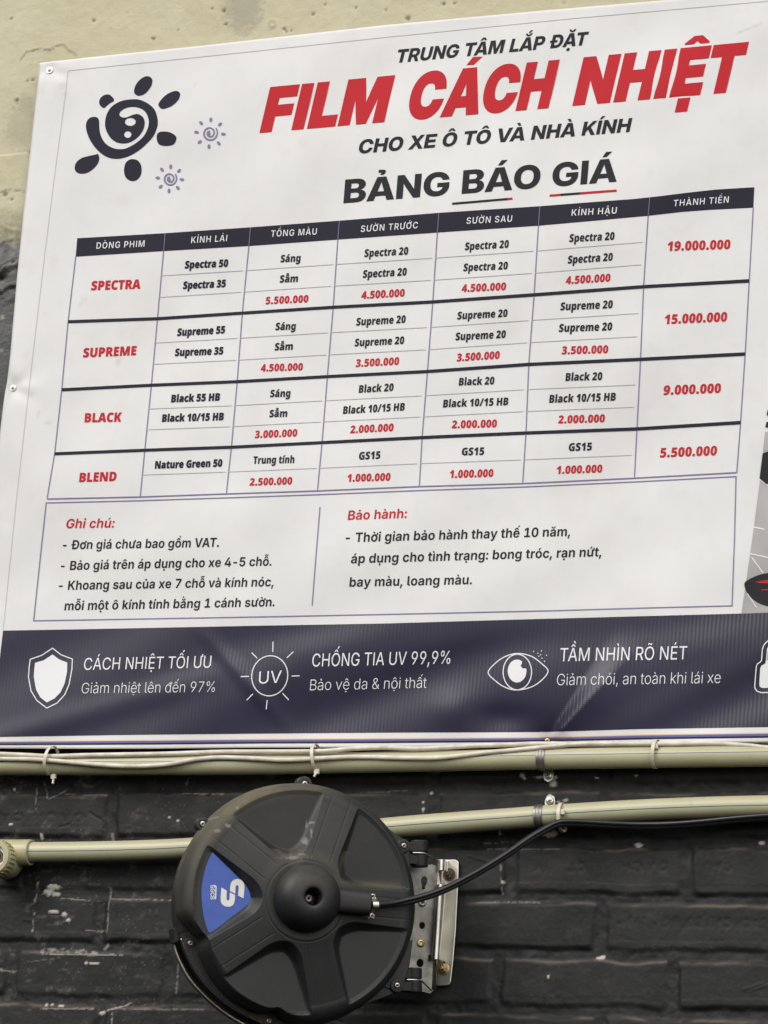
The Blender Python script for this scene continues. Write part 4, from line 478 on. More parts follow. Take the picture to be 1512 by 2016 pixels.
7897:(590,(590,-12,-139,0,-213,73,-121,127,0,82,1,84,123,127,215,72,140,0,141,0,215,-72,123,-128,0,-83,1,-82,-121,-127,-213,-73),(590,41,115,0,161,62,87,104,0,63,1,64,-85,104,-161,63,-112,0,-111,0,-161,-63,-85,-104,0,-64,1,-63,87,-104,163,-62),(416,626,-118,0,0,4,244,132,94,0,246,-132,0,-4,-120,0,-172,97),(592,-181,-35,0,-49,25,0,17,1,17,51,24,36,0,37,0,51,-24,0,-17,1,-17,-49,-25)),
 }),
}
FONT = {}
def curve_points(nums, seg):
    """a closed outline given as steps; an odd first number marks a control point of a quadratic curve"""
    pts = []; x = y = 0
    for i in range(0, len(nums), 2):
        x += nums[i] >> 1; y += nums[i + 1]; pts.append((float(x), float(y), not nums[i] & 1))
    full = []
    for a, b in zip(pts, pts[1:] + pts[:1]):
        full.append(a)
        if not a[2] and not b[2]: full.append(((a[0] + b[0]) / 2, (a[1] + b[1]) / 2, True))
    k = next(i for i, q in enumerate(full) if q[2]); full = full[k:] + full[:k]; out = []; i = 0; n = len(full)
    while i < n:
        a, b = full[i], full[(i + 1) % n]; out.append(a[:2])
        if b[2]: i += 1; continue
        e = full[(i + 2) % n]
        for j in range(1, seg):
            t = j / seg; out.append(tuple((1 - t) ** 2 * a[c] + 2 * t * (1 - t) * b[c] + t * t * e[c] for c in (0, 1)))
        i += 2
    res = [out[0]]
    for q in out[1:]:
        if abs(q[0] - res[-1][0]) + abs(q[1] - res[-1][1]) > .5: res.append(q)
    if abs(res[0][0] - res[-1][0]) + abs(res[0][1] - res[-1][1]) < .5: res.pop()
    return np.array(res)
for font_name, (cap_height, letters) in OUTLINES.items():
    FONT[font_name] = {'cap': cap_height}
    for code, rec in letters.items():
        FONT[font_name][chr(code)] = [rec[0], [curve_points(c, 5 if font_name == 'head' else 3) for c in rec[1:]], None]
def winding(pt, cs):
    w = 0; x, y = pt
    for c in cs:
        a = c; b = np.roll(c, -1, 0)
        up = (a[:, 1] <= y) & (b[:, 1] > y); dn = (a[:, 1] > y) & (b[:, 1] <= y)
        s = (b[:, 0] - a[:, 0]) * (y - a[:, 1]) - (x - a[:, 0]) * (b[:, 1] - a[:, 1])
        w += int((up & (s > 0)).sum()) - int((dn & (s < 0)).sum())
    return w
def fill(cs, evenodd=False, step=0):
    vs = []; es = []
    for c in cs:
        o = len(vs); k = len(c); vs += [Vector((float(x), float(y))) for x, y in c]
        es += [(o + i, o + (i + 1) % k) for i in range(k)]
    if step:                                   # inner points, so that a large patch follows the sheet's sag
        lo = cs[0].min(0); hi = cs[0].max(0)
        for gx in np.arange(lo[0] + step / 2, hi[0], step):
            for gy in np.arange(lo[1] + step / 2, hi[1], step): vs.append(Vector((gx, gy)))
    r = delaunay_2d_cdt(vs, es, [], 0, 1e-4)
    v = np.array([tuple(q) for q in r[0]]); fs = []
    for f in r[2]:
        w = winding(v[list(f)].mean(0), cs)
        if (w % 2) if evenodd else w: fs.append(tuple(f))
    return v, fs
def thicken(c, e):
    """outline moved outwards by e (holes, which run the other way round, close up)"""
    a = c - np.roll(c, 1, 0); b = np.roll(c, -1, 0) - c
    na = np.stack([-a[:, 1], a[:, 0]], 1); nb = np.stack([-b[:, 1], b[:, 0]], 1)
    na /= np.hypot(*na.T)[:, None] + 1e-9; nb /= np.hypot(*nb.T)[:, None] + 1e-9
    k = np.clip(1 + (na * nb).sum(1), .5, 2)[:, None]
    return c + (na + nb) / k * e
FILLED = {}
def glyph(font, ch, bold=0):
    g = FONT[font][ch]
    if (font, ch, bold) not in FILLED:
        FILLED[font, ch, bold] = fill([thicken(c, bold) for c in g[1]] if bold else g[1], False, 85 if font in ('heavy', 'head') else 0) if g[1] else (np.zeros((0, 2)), [])
    return g[0], FILLED[font, ch, bold]
KERN = {('T', 'A'): -60, ('A', 'T'): -60, ('V', 'A'): -60, ('A', 'V'): -60, ('L', 'T'): -60, ('P', 'A'): -50, ('T', 'O'): -20, ('T', 'R'): 0, ('K', 'O'): -15}
base_letter = lambda c: unicodedata.normalize('NFD', c)[0]
def layout(txt, font, track=0, bold=0):
    F = FONT[font]; x = 0; vs = []; fs = []; prev = None
    for ch in txt:
        if prev: x += KERN.get((base_letter(prev), base_letter(ch)), 0)
        g = glyph(font, ch, bold); v, f = g[1]; o = sum(len(a) for a in vs)
        if len(v): vs.append(v + (x, 0)); fs += [tuple(i + o for i in q) for q in f]
        x += g[0] + track; prev = ch
    v = np.concatenate(vs); u0, u1 = v[:, 0].min(), v[:, 0].max()
    return (v[:, 0] - u0) / (u1 - u0), v[:, 1] / F['cap'], fs

def noise2(x, y, s, seed=0.0):
    return np.array([noise.noise((a * s, b * s, seed)) for a, b in zip(x.ravel(), y.ravel())]).reshape(x.shape)
def vnoise(x, y, s, seed=0, octv=4):
    """fast value noise on arrays"""
    out = np.zeros_like(x); amp = 1.0; tot = 0
    for o in range(octv):
        g = np.random.default_rng(seed * 31 + o).random((128, 128))
        u = x * s * 2 ** o; v = y * s * 2 ** o
        i = np.floor(u).astype(int); j = np.floor(v).astype(int); fu = u - i; fv = v - j
        fu = fu * fu * (3 - 2 * fu); fv = fv * fv * (3 - 2 * fv)
        G = lambda a, b: g[a % 128, b % 128]
        out += amp * ((G(i, j) * (1 - fu) + G(i + 1, j) * fu) * (1 - fv) + (G(i, j + 1) * (1 - fu) + G(i + 1, j + 1) * fu) * fv)
        tot += amp; amp *= 0.5
    return out / tot
def sstep(a, b, x):
    t = np.clip((x - a) / (b - a), 0, 1); return t * t * (3 - 2 * t)
def seg_dist(px, py, a, b):
    ax, ay = a; bx, by = b; L = (bx - ax) ** 2 + (by - ay) ** 2 + 1e-9
    t = np.clip(((px - ax) * (bx - ax) + (py - ay) * (by - ay)) / L, 0, 1)
    return np.hypot(px - ax - t * (bx - ax), py - ay - t * (by - ay))
def grid_faces(ny, nx):
    i = np.arange(ny * nx).reshape(ny, nx)
    return np.stack([i[:-1, :-1], i[:-1, 1:], i[1:, 1:], i[1:, :-1]], -1).reshape(-1, 4)
def big_mesh(name, V, F, m, parent, attrs=()):
    me = bpy.data.meshes.new(name); nv, nf = len(V), len(F)
    me.vertices.add(nv); me.vertices.foreach_set('co', np.ascontiguousarray(V, dtype=np.float32).ravel())
    me.loops.add(nf * 4); me.loops.foreach_set('vertex_index', np.ascontiguousarray(F, dtype=np.int32).ravel())
    me.polygons.add(nf); me.polygons.foreach_set('loop_start', np.arange(0, nf * 4, 4, dtype=np.int32))
    me.update(calc_edges=True); me.validate()
    me.polygons.foreach_set('use_smooth', np.ones(nf, dtype=bool))
    for nm, a in attrs:
        at = me.attributes.new(nm, 'FLOAT', 'POINT'); at.data.foreach_set('value', np.ascontiguousarray(a, dtype=np.float32).ravel())
    me.materials.append(m)
    o = bpy.data.objects.new(name, me); COL.objects.link(o); o.parent = parent
    return o
# ================================================================ the wall
wall = thing('wall', 'stained cream plaster wall with black painted bricks along its lower part', 'wall', (0, 0, -0.27))
WL = (0, 0, -0.27)
ROWS = [(-0.3075, (-0.130, 0.094, 0.318)), (-0.3775, (-0.351, -0.127, 0.097, 0.321)), (-0.4478, (-0.243, -0.019, 0.205, 0.428)),
        (-0.5162, (-0.354, -0.129, 0.097, 0.323)), (-0.5868, (-0.250, -0.028, 0.193, 0.419)), (-0.6560, (-0.340, -0.115, 0.109, 0.330)),
        (-0.7260, (-0.250, -0.028, 0.193, 0.419)), (-0.7960, (-0.340, -0.115, 0.109, 0.330)), (-0.8660, (-0.250, -0.028, 0.193, 0.419))] + [(-0.9360 - 0.07 * k, (-0.340, -0.115, 0.109, 0.330) if k % 2 == 0 else (-0.250, -0.028, 0.193, 0.419)) for k in range(8)]
def smin(a, b, k):
    h = np.clip(0.5 + 0.5 * (b - a) / k, 0, 1)
    return b + (a - b) * h - k * h * (1 - h)
def build_bricks():
    xs = np.concatenate([np.arange(-1.7, -0.60, 0.012), np.arange(-0.60, 0.60, 0.00150), np.arange(0.60, 1.6, 0.012)])
    zs = np.concatenate([np.arange(-1.5, -0.71, 0.008), np.arange(-0.71, -0.2701, 0.0015), [-0.27]])
    X, Z = np.meshgrid(xs, zs)
    wob = lambda s, k, a: (vnoise(X, Z, s, k) - 0.5) * a
    Xw = X + wob(30, 1, 0.008); Zw = Z + wob(22, 2, 0.007) + wob(5, 12, 0.003)
    d = np.full(X.shape, -1.0); dust = np.zeros(X.shape); idx = np.zeros(X.shape, int)
    for ri, (top, js) in enumerate(ROWS):
        vz = smin(top - Zw, Zw - (top - 0.0525), 0.004)
        per = 0.2240; alljs = [js[0] - per * k for k in range(7, 0, -1)] + list(js) + [js[-1] + per * k for k in range(1, 7)]
        vx = np.full(X.shape, 1.0)
        for j in alljs: vx = np.minimum(vx, np.abs(Xw - j) - 0.0095)
        m = smin(vz, vx, 0.006)
        idx = np.where(vz > -0.006, ri * 20 + np.searchsorted(np.array(alljs), X), idx)
        d = np.maximum(d, m)
        led = np.exp(-((Zw - top - 0.0006) / 0.0017) ** 2) * (vx > -0.001)
        dust = np.maximum(dust, led)
    face = sstep(-0.0050, 0.0030, d)
    rb = np.random.default_rng(11).random(600)
    h = -0.0031 * (1 - face) + face * (rb[idx % 600] - 0.5) * 0.003
    tiltx = (np.random.default_rng(12).random(600) - 0.5)
    h += face * tiltx[idx % 600] * 0.012 * (Zw % 0.07 - 0.035)
    h += (vnoise(X, Z, 28, 3) - 0.5) * 0.0020 + (vnoise(X, Z, 220, 4) - 0.5) * 0.0005 + (1 - face) * (vnoise(X, Z, 60, 5) - 0.5) * 0.004
    # gouges, slumped mortar
    rr = np.random.default_rng(3)
    for _ in range(26):
        a, b = rr.uniform(-0.6, 0.6), rr.uniform(-0.70, -0.3); L = rr.uniform(0.006, 0.03); t = rr.normal(0, 0.5)
        dd = seg_dist(X, Z, (a, b), (a + L * math.cos(t), b + L * math.sin(t)))
        h += rr.choice([-1, 0.8]) * 0.0011 * np.exp(-(dd / 0.0015) ** 2)
    # stamped letters on the faces, set upside down
    def stamp(txt, x0, x1, zb, hh, depth):
        nonlocal h
        u, v, fs = layout(txt, 'note', 120)
        pu = x1 - u * (x1 - x0); pv = zb - v * hh
        for f in fs:
            t = np.array([(pu[i], pv[i]) for i in f]); lo = t.min(0) - 0.002; hi = t.max(0) + 0.002
            i0, i1 = np.searchsorted(zs, [lo[1], hi[1]]); j0, j1 = np.searchsorted(xs, [lo[0], hi[0]])
            sx = X[i0:i1, j0:j1]; sz = Z[i0:i1, j0:j1]
            if sx.size == 0: continue
            a, b, c = t; D = (b[1] - c[1]) * (a[0] - c[0]) + (c[0] - b[0]) * (a[1] - c[1])
            if abs(D) < 1e-12: continue
            l1 = ((b[1] - c[1]) * (sx - c[0]) + (c[0] - b[0]) * (sz - c[1])) / D
            l2 = ((c[1] - a[1]) * (sx - c[0]) + (a[0] - c[0]) * (sz - c[1])) / D
            ins = (l1 >= -.05) & (l2 >= -.05) & (l1 + l2 <= 1.05)
            st[i0:i1, j0:j1] |= ins
    st = np.zeros(X.shape, bool)
    stamp('GẠCH CẦU ĐUỐNG * 096 *', 0.345, 0.53, -0.531, 0.0125, 1)
    stamp('CTY HY', 0.235, 0.30, -0.464, 0.012, 1); stamp('GẠCH', 0.345, 0.405, -0.463, 0.012, 1)
    stamp('CẦU', 0.452, 0.485, -0.463, 0.0125, 1)
    stamp('GẠCH CẦU', -0.535, -0.39, -0.402, 0.012, 1)
    stf = st.astype(float)
    for _ in range(2): stf = (stf + np.roll(stf, 1, 0) + np.roll(stf, -1, 0) + np.roll(stf, 1, 1) + np.roll(stf, -1, 1)) / 5
    h -= 0.0011 * stf * sstep(0.35, 0.6, vnoise(X, Z, 45, 8) + 0.12)
    # bare patches where the paint is missing, measured on the photo
    q = PX(np.stack([X, np.zeros_like(X), Z], -1)); px, py = q[..., 0], q[..., 1]
    jag = (vnoise(px, py, 0.22, 6) - 0.5)
    chip = np.zeros(X.shape)
    def spot(x, y, rx, ry=None, amp=1.0):
        nonlocal chip
        ry = ry or rx
        dd = np.hypot((px - x) / (rx * 1.25), (py - y) / (ry * 1.25)) + jag * 0.9
        chip = np.maximum(chip, amp * sstep(1.0, 0.55, dd))
    def streak(pts, w, amp=1.0, brk=0.0):
        nonlocal chip
        for a, b in zip(pts, pts[1:]):
            dd = seg_dist(px, py, a, b) / w + jag * 1.6
            chip = np.maximum(chip, amp * sstep(1.0, 0.5, dd) * (sstep(brk - .08, brk + .08, vnoise(px, py, 0.16, 9)) if brk else 1))
    for x, y, a, b in ((1088, 1541, 7, 8), (1086, 1531, 13, 4), (1066, 1530, 14, 2.5), (1028, 1526, 5, 5), (1032, 1532, 3, 3), (1256, 1663, 8, 4.5), (1082, 1643, 13, 5),
                       (1090, 1640, 6, 5), (990, 1737, 3.5, 3.5), (1180, 1886, 8, 2.5), (1186, 1884, 5, 4), (1080, 1923, 2, 4), (833, 1594, 3, 4), (848, 1561, 3, 3),
                       (833, 1579, 2, 2), (27, 1554, 2.5, 2.5), (22, 1624, 4, 2.5), (82, 1647, 3, 6), (335, 1610, 2.5, 2), (351, 1617, 3, 2), (103, 1746, 13, 5),
                       (93, 1756, 9, 6), (108, 1760, 8, 4), (107, 1795, 9, 3.5), (127, 1801, 5, 4), (135, 1812, 4, 3), (170, 1896, 4, 3), (187, 1897, 12, 2),
                       (200, 1994, 7, 4), (90, 1979, 3, 3), (102, 1978, 3, 3), (118, 1980, 6, 2.5), (1498, 1659, 6, 4), (985, 1640, 3, 4), (1252, 1527, 4, 1.6), (1175, 1531, 3, 1.5)):
        spot(x, y, a, b, 0.95)
    for x, y, a, b in ((1098, 1579, 4, 3), (1113, 1576, 6, 3), (1082, 1565, 4, 3)): spot(x, y, a, b, 0.6)
    for pts, w, amp, brk in (([(75, 1728), (68, 1780), (63, 1838)], 2.2, .8, .5), ([(85, 1872), (130, 1870), (185, 1876)], 7, .75, .5), ([(90, 1878), (240, 1880)], 2.0, .8, .35),
                             ([(210, 1990), (240, 1982), (258, 1974)], 2.5, .85, 0), ([(222, 1996), (221, 2016)], 1.6, .8, 0), ([(85, 1540), (95, 1575), (130, 1555)], 1.3, .5, .3),
                             ([(70, 1550), (72, 1595)], 1.2, .5, .3), ([(128, 1563), (215, 1566)], 1.3, .45, .4), ([(360, 1562), (440, 1563)], 1.8, .6, .35), ([(365, 1545), (372, 1530)], 1.4, .5, 0),
                             ([(217, 1748), (212, 1834)], 1.6, .5, .3), ([(212, 1860), (205, 1868)], 3, .6, .3), ([(217, 1770), (345, 1772)], 1.7, .55, .3), ([(120, 1768), (175, 1773)], 1.5, .5, .3),
                             ([(170, 1832), (212, 1834)], 1.6, .5, .3), ([(352, 1880), (346, 1955)], 1.8, .5, .35), ([(80, 1986), (183, 1986)], 2.0, .6, .3), ([(240, 1987), (400, 1988)], 2.2, .4, .35),
                             ([(0, 1910), (30, 1912)], 3, .5, .4), ([(986, 1690), (988, 1760)], 2.0, .5, .5), ([(950, 1660), (1010, 1657)], 1.4, .4, .5), ([(220, 1640), (222, 1655)], 3, .4, .3),
                             ([(45, 1895), (120, 1885)], 1.0, .3, .3), ([(700, 1560), (800, 1556)], 1.5, .3, .4), ([(960, 1672), (1100, 1671)], 1.5, .4, .4), ([(940, 1776), (1060, 1776)], 1.8, .35, .3)):
        streak(pts, w, amp * .62, brk)
    # fine pale flecks scattered on the left half
    fl = sstep(0.80, 0.86, vnoise(px, py, 0.30, 21, 2)) * sstep(0.45, 0.62, vnoise(px, py, 0.012, 22, 2)) * (0.25 + 0.75 * sstep(520, 250, px))
    chip = np.maximum(chip, 0.16 * fl)
    dust = dust * sstep(0.38, 0.75, vnoise(px, py, 0.02, 23, 3)) * 0.34
    scuff = sstep(0.58, 0.80, vnoise(px + py * 0.4, py * 2.2, 0.035, 24, 4)) * (0.15 + 0.85 * sstep(480, 60, px))
    h += 0.0012 * chip
    V = np.stack([X, -h, Z - WL[2]], -1).reshape(-1, 3)
    return V, grid_faces(*X.shape), chip, dust, scuff
def attr(nt, nm):
    a = nt.nodes.new('ShaderNodeAttribute'); a.attribute_name = nm; return a.outputs['Fac']
def mix(nt, fac, a, b):
    x = nt.nodes.new('ShaderNodeMix'); x.data_type = 'RGBA'
    nt.links.new(fac, x.inputs['Factor'])
    for s, v in (('A', a), ('B', b)):
        if isinstance(v, tuple): x.inputs[s].default_value = (*v, 1)
        else: nt.links.new(v, x.inputs[s])
    return x.outputs['Result']
def nz(nt, scale, detail=6, rough=0.6, stretch=None):
    tc = nt.nodes.new('ShaderNodeTexCoord'); n = nt.nodes.new('ShaderNodeTexNoise')
    n.inputs['Scale'].default_value = scale; n.inputs['Detail'].default_value = detail; n.inputs['Roughness'].default_value = rough
    src = tc.outputs['Object']
    if stretch:
        mp = nt.nodes.new('ShaderNodeMapping'); mp.inputs['Scale'].default_value = stretch
        nt.links.new(src, mp.inputs['Vector']); src = mp.outputs[0]
    nt.links.new(src, n.inputs['Vector']); return n.outputs['Fac']
def ramp(nt, src, a, b, lo=0.0, hi=1.0):
    r = nt.nodes.new('ShaderNodeMapRange'); r.inputs['From Min'].default_value = a; r.inputs['From Max'].default_value = b
    r.inputs['To Min'].default_value = lo; r.inputs['To Max'].default_value = hi
    nt.links.new(src, r.inputs['Value']); return r.outputs[0]
def mul(nt, a, b, op='MULTIPLY'):
    m = nt.nodes.new('ShaderNodeMath'); m.operation = op
    for i, v in enumerate((a, b)):
        if isinstance(v, float): m.inputs[i].default_value = v
        else: nt.links.new(v, m.inputs[i])
    return m.outputs[0]
def new_mat(name):
    m = bpy.data.materials.new(name); m.use_nodes = True
    return m, m.node_tree, m.node_tree.nodes['Principled BSDF']

mb_, nt, b = new_mat('black_painted_brick')
c = mix(nt, ramp(nt, nz(nt, 14), 0.3, 0.7), (0.0085, 0.0086, 0.0091), (0.0155, 0.0158, 0.0158))
c = mix(nt, mul(nt, attr(nt, 'scuff'), ramp(nt, nz(nt, 160), 0.4, 0.75)), c, (0.13, 0.125, 0.11))
c = mix(nt, attr(nt, 'dust'), c, (0.24, 0.21, 0.15))
c = mix(nt, attr(nt, 'chip'), c, (0.47, 0.445, 0.39))
nt.links.new(c, b.inputs['Base Color'])
nt.links.new(ramp(nt, nz(nt, 30), 0.3, 0.7, 0.55, 0.70), b.inputs['Roughness']); b.inputs['Specular IOR Level'].default_value = 0.32
bp = nt.nodes.new('ShaderNodeBump'); bp.inputs['Strength'].default_value = 0.18; bp.inputs['Distance'].default_value = 0.002
nt.links.new(nz(nt, 330, 4), bp.inputs['Height']); nt.links.new(bp.outputs[0], b.inputs['Normal'])
V, F, chip, dust, scuff = build_bricks()
big_mesh('brickwork', V, F, mb_, wall, (('chip', chip), ('dust', dust), ('scuff', scuff)))

def build_plaster():
    xs = np.concatenate([np.arange(-1.7, -0.68, 0.012), np.arange(-0.68, 0.56, 0.0025), np.arange(0.56, 1.6, 0.012)])
    zs = np.concatenate([np.arange(-0.27, 0.22, 0.006), np.arange(0.22, 0.56, 0.0025), np.arange(0.56, 0.86, 0.0022), np.arange(0.86, 1.6, 0.01)])
    X, Z = np.meshgrid(xs, zs)
    q = PX(np.stack([X, np.zeros_like(X), Z], -1)); px, py = q[..., 0], q[..., 1]
    h = (vnoise(X, Z, 6, 31) - 0.5) * 0.006 + (vnoise(X, Z, 40, 32) - 0.5) * 0.0018 + (vnoise(X, Z, 170, 33) - 0.5) * 0.0008
    pit = np.zeros(X.shape); stain = np.zeros(X.shape); crack = np.zeros(X.shape)
    jag = vnoise(px, py, 0.25, 34) - 0.5
    for x, y, r in ((184, 41, 3.5), (302, 77, 4), (440, 22, 5), (417, 17, 3), (560, 57, 3.5), (563, 62, 3), (574, 60, 3), (616, 28, 4), (640, 8, 3), (445, 48, 3.5), (20, 36, 3.5), (64, 158, 3.5),
                    (32, 198, 5), (32, 204, 3), (54, 160, 2), (803, 37, 6), (873, 8, 4), (895, 6, 3), (700, 15, 3), (8, 383, 4), (22, 392, 3), (60, 300, 3), (1110, 5, 3), (760, 20, 3), (350, 60, 2), (250, 25, 2)):
        d = np.hypot(px - x, py - y) / r + jag
        g = sstep(1.05, 0.45, d); pit = np.maximum(pit, g); h -= 0.0028 * g
    d = np.abs(np.hypot((px - 536) / 1.0, (py - 47) / 1.25) - 5.5); h += 0.0015 * np.exp(-(d / 2) ** 2); pit = np.maximum(pit, 0.5 * np.exp(-(d / 1.6) ** 2))
    for pts in ([(40, 118), (52, 104), (72, 98), (96, 98), (112, 90), (124, 88), (136, 100), (152, 110)], [(85, 98), (100, 101), (108, 97)], [(0, 378), (20, 374), (48, 376)], [(10, 372), (14, 385)]):
        for a, b2 in zip(pts, pts[1:]):
            d = seg_dist(px + jag * 4, py + jag * 4, a, b2); k = np.exp(-(d / 1.5) ** 2); crack = np.maximum(crack, k); h += 0.0006 * np.exp(-((d - 2) / 2) ** 2) - 0.0012 * k
    stain = np.maximum(stain, sstep(1.15, 0.5, np.hypot((px - 482) / 42, (py - 20) / 55) + jag * 0.9) * 0.8)
    stain = np.maximum(stain, sstep(1.1, 0.4, np.hypot((px - 40) / 34, (py - 250) / 60) + jag * 0.9) * 0.5)
    stain = np.maximum(stain, sstep(1.1, 0.4, np.hypot((px - 50) / 24, (py - 215) / 40) + jag * 0.9) * 0.55)
    # black paint starts low down, with a dirty brownish fringe above it
    edge = 472 + 0.06 * (px - 20) + (vnoise(px, py, 0.035, 36) - 0.5) * 34
    black = sstep(-13, 14, py - edge + jag * 16)
    fringe = sstep(-75, 5, py - edge + jag * 30) * (1 - black)
    # slumped ridges of mortar where the plaster ends
    for pts, w, a in (([(-40, 556), (0, 542), (8, 538), (16, 520), (24, 514), (36, 512), (60, 505)], 3.0, 0.006), ([(-40, 590), (0, 575), (14, 567), (24, 562), (50, 556)], 2.6, 0.006),
                      ([(8, 531), (22, 523), (40, 518)], 2.2, 0.004), ([(-40, 565), (2, 549), (16, 536), (30, 530)], 2.4, -0.004), ([(0, 478), (20, 470), (45, 466)], 2.0, 0.003),
                      ([(2, 440), (12, 449), (26, 453), (45, 454)], 1.8, 0.003), ([(-30, 540), (10, 531), (40, 520)], 9, 0.006)):
        for p0, p1 in zip(pts, pts[1:]):
            d = seg_dist(px + jag * 6, py + jag * 6, p0, p1); h += a * np.exp(-(d / w) ** 2) * 0.55
    scuff = np.maximum(np.exp(-((py - (546 - px * 0.8)) / 16) ** 2) * 0.8, np.exp(-((py - 500) / 40) ** 2) * 0.45) * sstep(0.3, 0.7, vnoise(px, py, 0.08, 37)) * black
    for x, y in ((5, 624), (3, 690), (12, 790), (30, 465)): scuff = np.maximum(scuff, sstep(1.0, 0.5, np.hypot((px - x) / 4, (py - y) / 5) + jag))
    V = np.stack([X, -h, Z - WL[2]], -1).reshape(-1, 3)
    return V, grid_faces(*X.shape), pit, stain, crack, black, fringe, scuff
mp_, nt, b = new_mat('cream_wall_paint')
c = mix(nt, ramp(nt, nz(nt, 5, 8, 0.65), 0.32, 0.68), (0.475, 0.436, 0.285), (0.56, 0.522, 0.368))
c = mix(nt, ramp(nt, nz(nt, 38, 5), 0.52, 0.75, 0, 0.35), c, (0.44, 0.40, 0.26))
c = mix(nt, ramp(nt, nz(nt, 230, 3), 0.64, 0.72, 0, 0.4), c, (0.34, 0.31, 0.20))
c = mix(nt, attr(nt, 'stain'), c, (0.34, 0.315, 0.235))
c = mix(nt, mul(nt, attr(nt, 'crack'), 0.75), c, (0.16, 0.14, 0.10))
c = mix(nt, mul(nt, attr(nt, 'pit'), 0.65), c, (0.10, 0.09, 0.07))
c = mix(nt, mul(nt, attr(nt, 'fringe'), ramp(nt, nz(nt, 60), 0.3, 0.65, 0.35, 1.0)), c, (0.15, 0.135, 0.09))
k = mix(nt, ramp(nt, nz(nt, 40), 0.3, 0.7), (0.018, 0.019, 0.020), (0.036, 0.037, 0.037))
k = mix(nt, attr(nt, 'scuff'), k, (0.22, 0.21, 0.17))
c = mix(nt, attr(nt, 'black'), c, k)
nt.links.new(c, b.inputs['Base Color'])
nt.links.new(ramp(nt, attr(nt, 'black'), 0, 1, 0.75, 0.45), b.inputs['Roughness'])
bp = nt.nodes.new('ShaderNodeBump'); bp.inputs['Strength'].default_value = 0.3; bp.inputs['Distance'].default_value = 0.002
nt.links.new(nz(nt, 260, 5), bp.inputs['Height']); nt.links.new(bp.outputs[0], b.inputs['Normal'])
V, F, pit, stain, crack, black, fringe, scuff = build_plaster()
big_mesh('plaster', V, F, mp_, wall, (('pit', pit), ('stain', stain), ('crack', crack), ('black', black), ('fringe', fringe), ('scuff', scuff)))
# ================================================================ the banner
def depth(px, py):
    """how far the vinyl stands off the wall (m): nearly flat, with the sags and pulls seen in the photo"""
    px = np.asarray(px, float); py = np.asarray(py, float)
    d = 0.0165 + 0.007 * np.exp(-((px - 1395) / 190) ** 2 - ((py - 230) / 230) ** 2)
    d = d + 0.0020 * np.sin(px / 170 + py / 260) + 0.0016 * np.sin(py / 120 - px / 310 + 1.0) + 0.0007 * np.sin(px / 61 + py / 37 + 2 * np.sin(py / 210))
    d = d + 0.0046 * np.exp(-((px - (1290 - (py - 380) * .12)) / 55) ** 2) * sstep(1000, 300, py) * sstep(-60, 200, py)
    low = sstep(1190, 1290, py)
    d = d + low * (0.0022 * np.exp(-(((px - 720) * .42 + (py - 1330)) / 42) ** 2) * sstep(500, 700, px)
                   + 0.0030 * np.exp(-(((px - 1400) * .5 + (py - 1350)) / 45) ** 2) * sstep(1100, 1250, px)
                   + 0.0022 * np.sin(px / 105 + py / 40.0 + 1.2) * sstep(250, 600, px)
                   + 0.0022 * np.exp(-(((px - 190) * .30 + (py - 1400)) / 30) ** 2) * sstep(520, 330, px)
                   + 0.0016 * np.exp(-((py - 1290 - (px - 440) * 1.1) / 24) ** 2) * np.exp(-((px - 470) / 80) ** 2))
    # the pull at the lower screw and the fold that runs up from it
    r = np.hypot(px - 1078, (py - 1460) * 1.2)
    d = d - 0.0095 * np.exp(-r / 34.0)
    t = ((px - 1083) * .60 + (1452 - py) * .80); s = (px - 1083) * .80 - (1452 - py) * .60
    w = 8 + np.clip(t, 0, 300) * .12
    d = d + 0.0075 * sstep(-w * .9, w * .9, s) * np.exp(-np.maximum(s - w * .9, 0) / 95) * sstep(-5, 30, t) * sstep(290, 100, t)
    d = d - 0.0035 * np.exp(-((px - 985) / 60) ** 2 - ((py - 1415) / 28) ** 2) + 0.003 * np.exp(-((px - 900) / 50) ** 2 - ((py - 1400) / 40) ** 2)
    d = d - 0.004 * np.exp(-((px - 26) / 16) ** 2 - ((py - 764) / 22) ** 2) - 0.0025 * np.exp(-((px - 98) / 22) ** 2 - ((py - 138) / 18) ** 2)
    for sx, sy, k, a0 in ((26, 764, .0011, .4), (98, 138, .0009, 1.3)):
        rr = np.hypot(px - sx, py - sy); d = d + k * np.cos(5 * np.arctan2(py - sy, px - sx) + a0) * np.exp(-rr / 65) * sstep(4, 30, rr)
    d = d + 0.0016 * np.exp(-((px - 34) / 18) ** 2 - ((py - 880) / 60) ** 2)
    return np.maximum(d, 0.006)
def PB(px, py, lift=0.0): return P(px, py, depth(px, py) + lift)

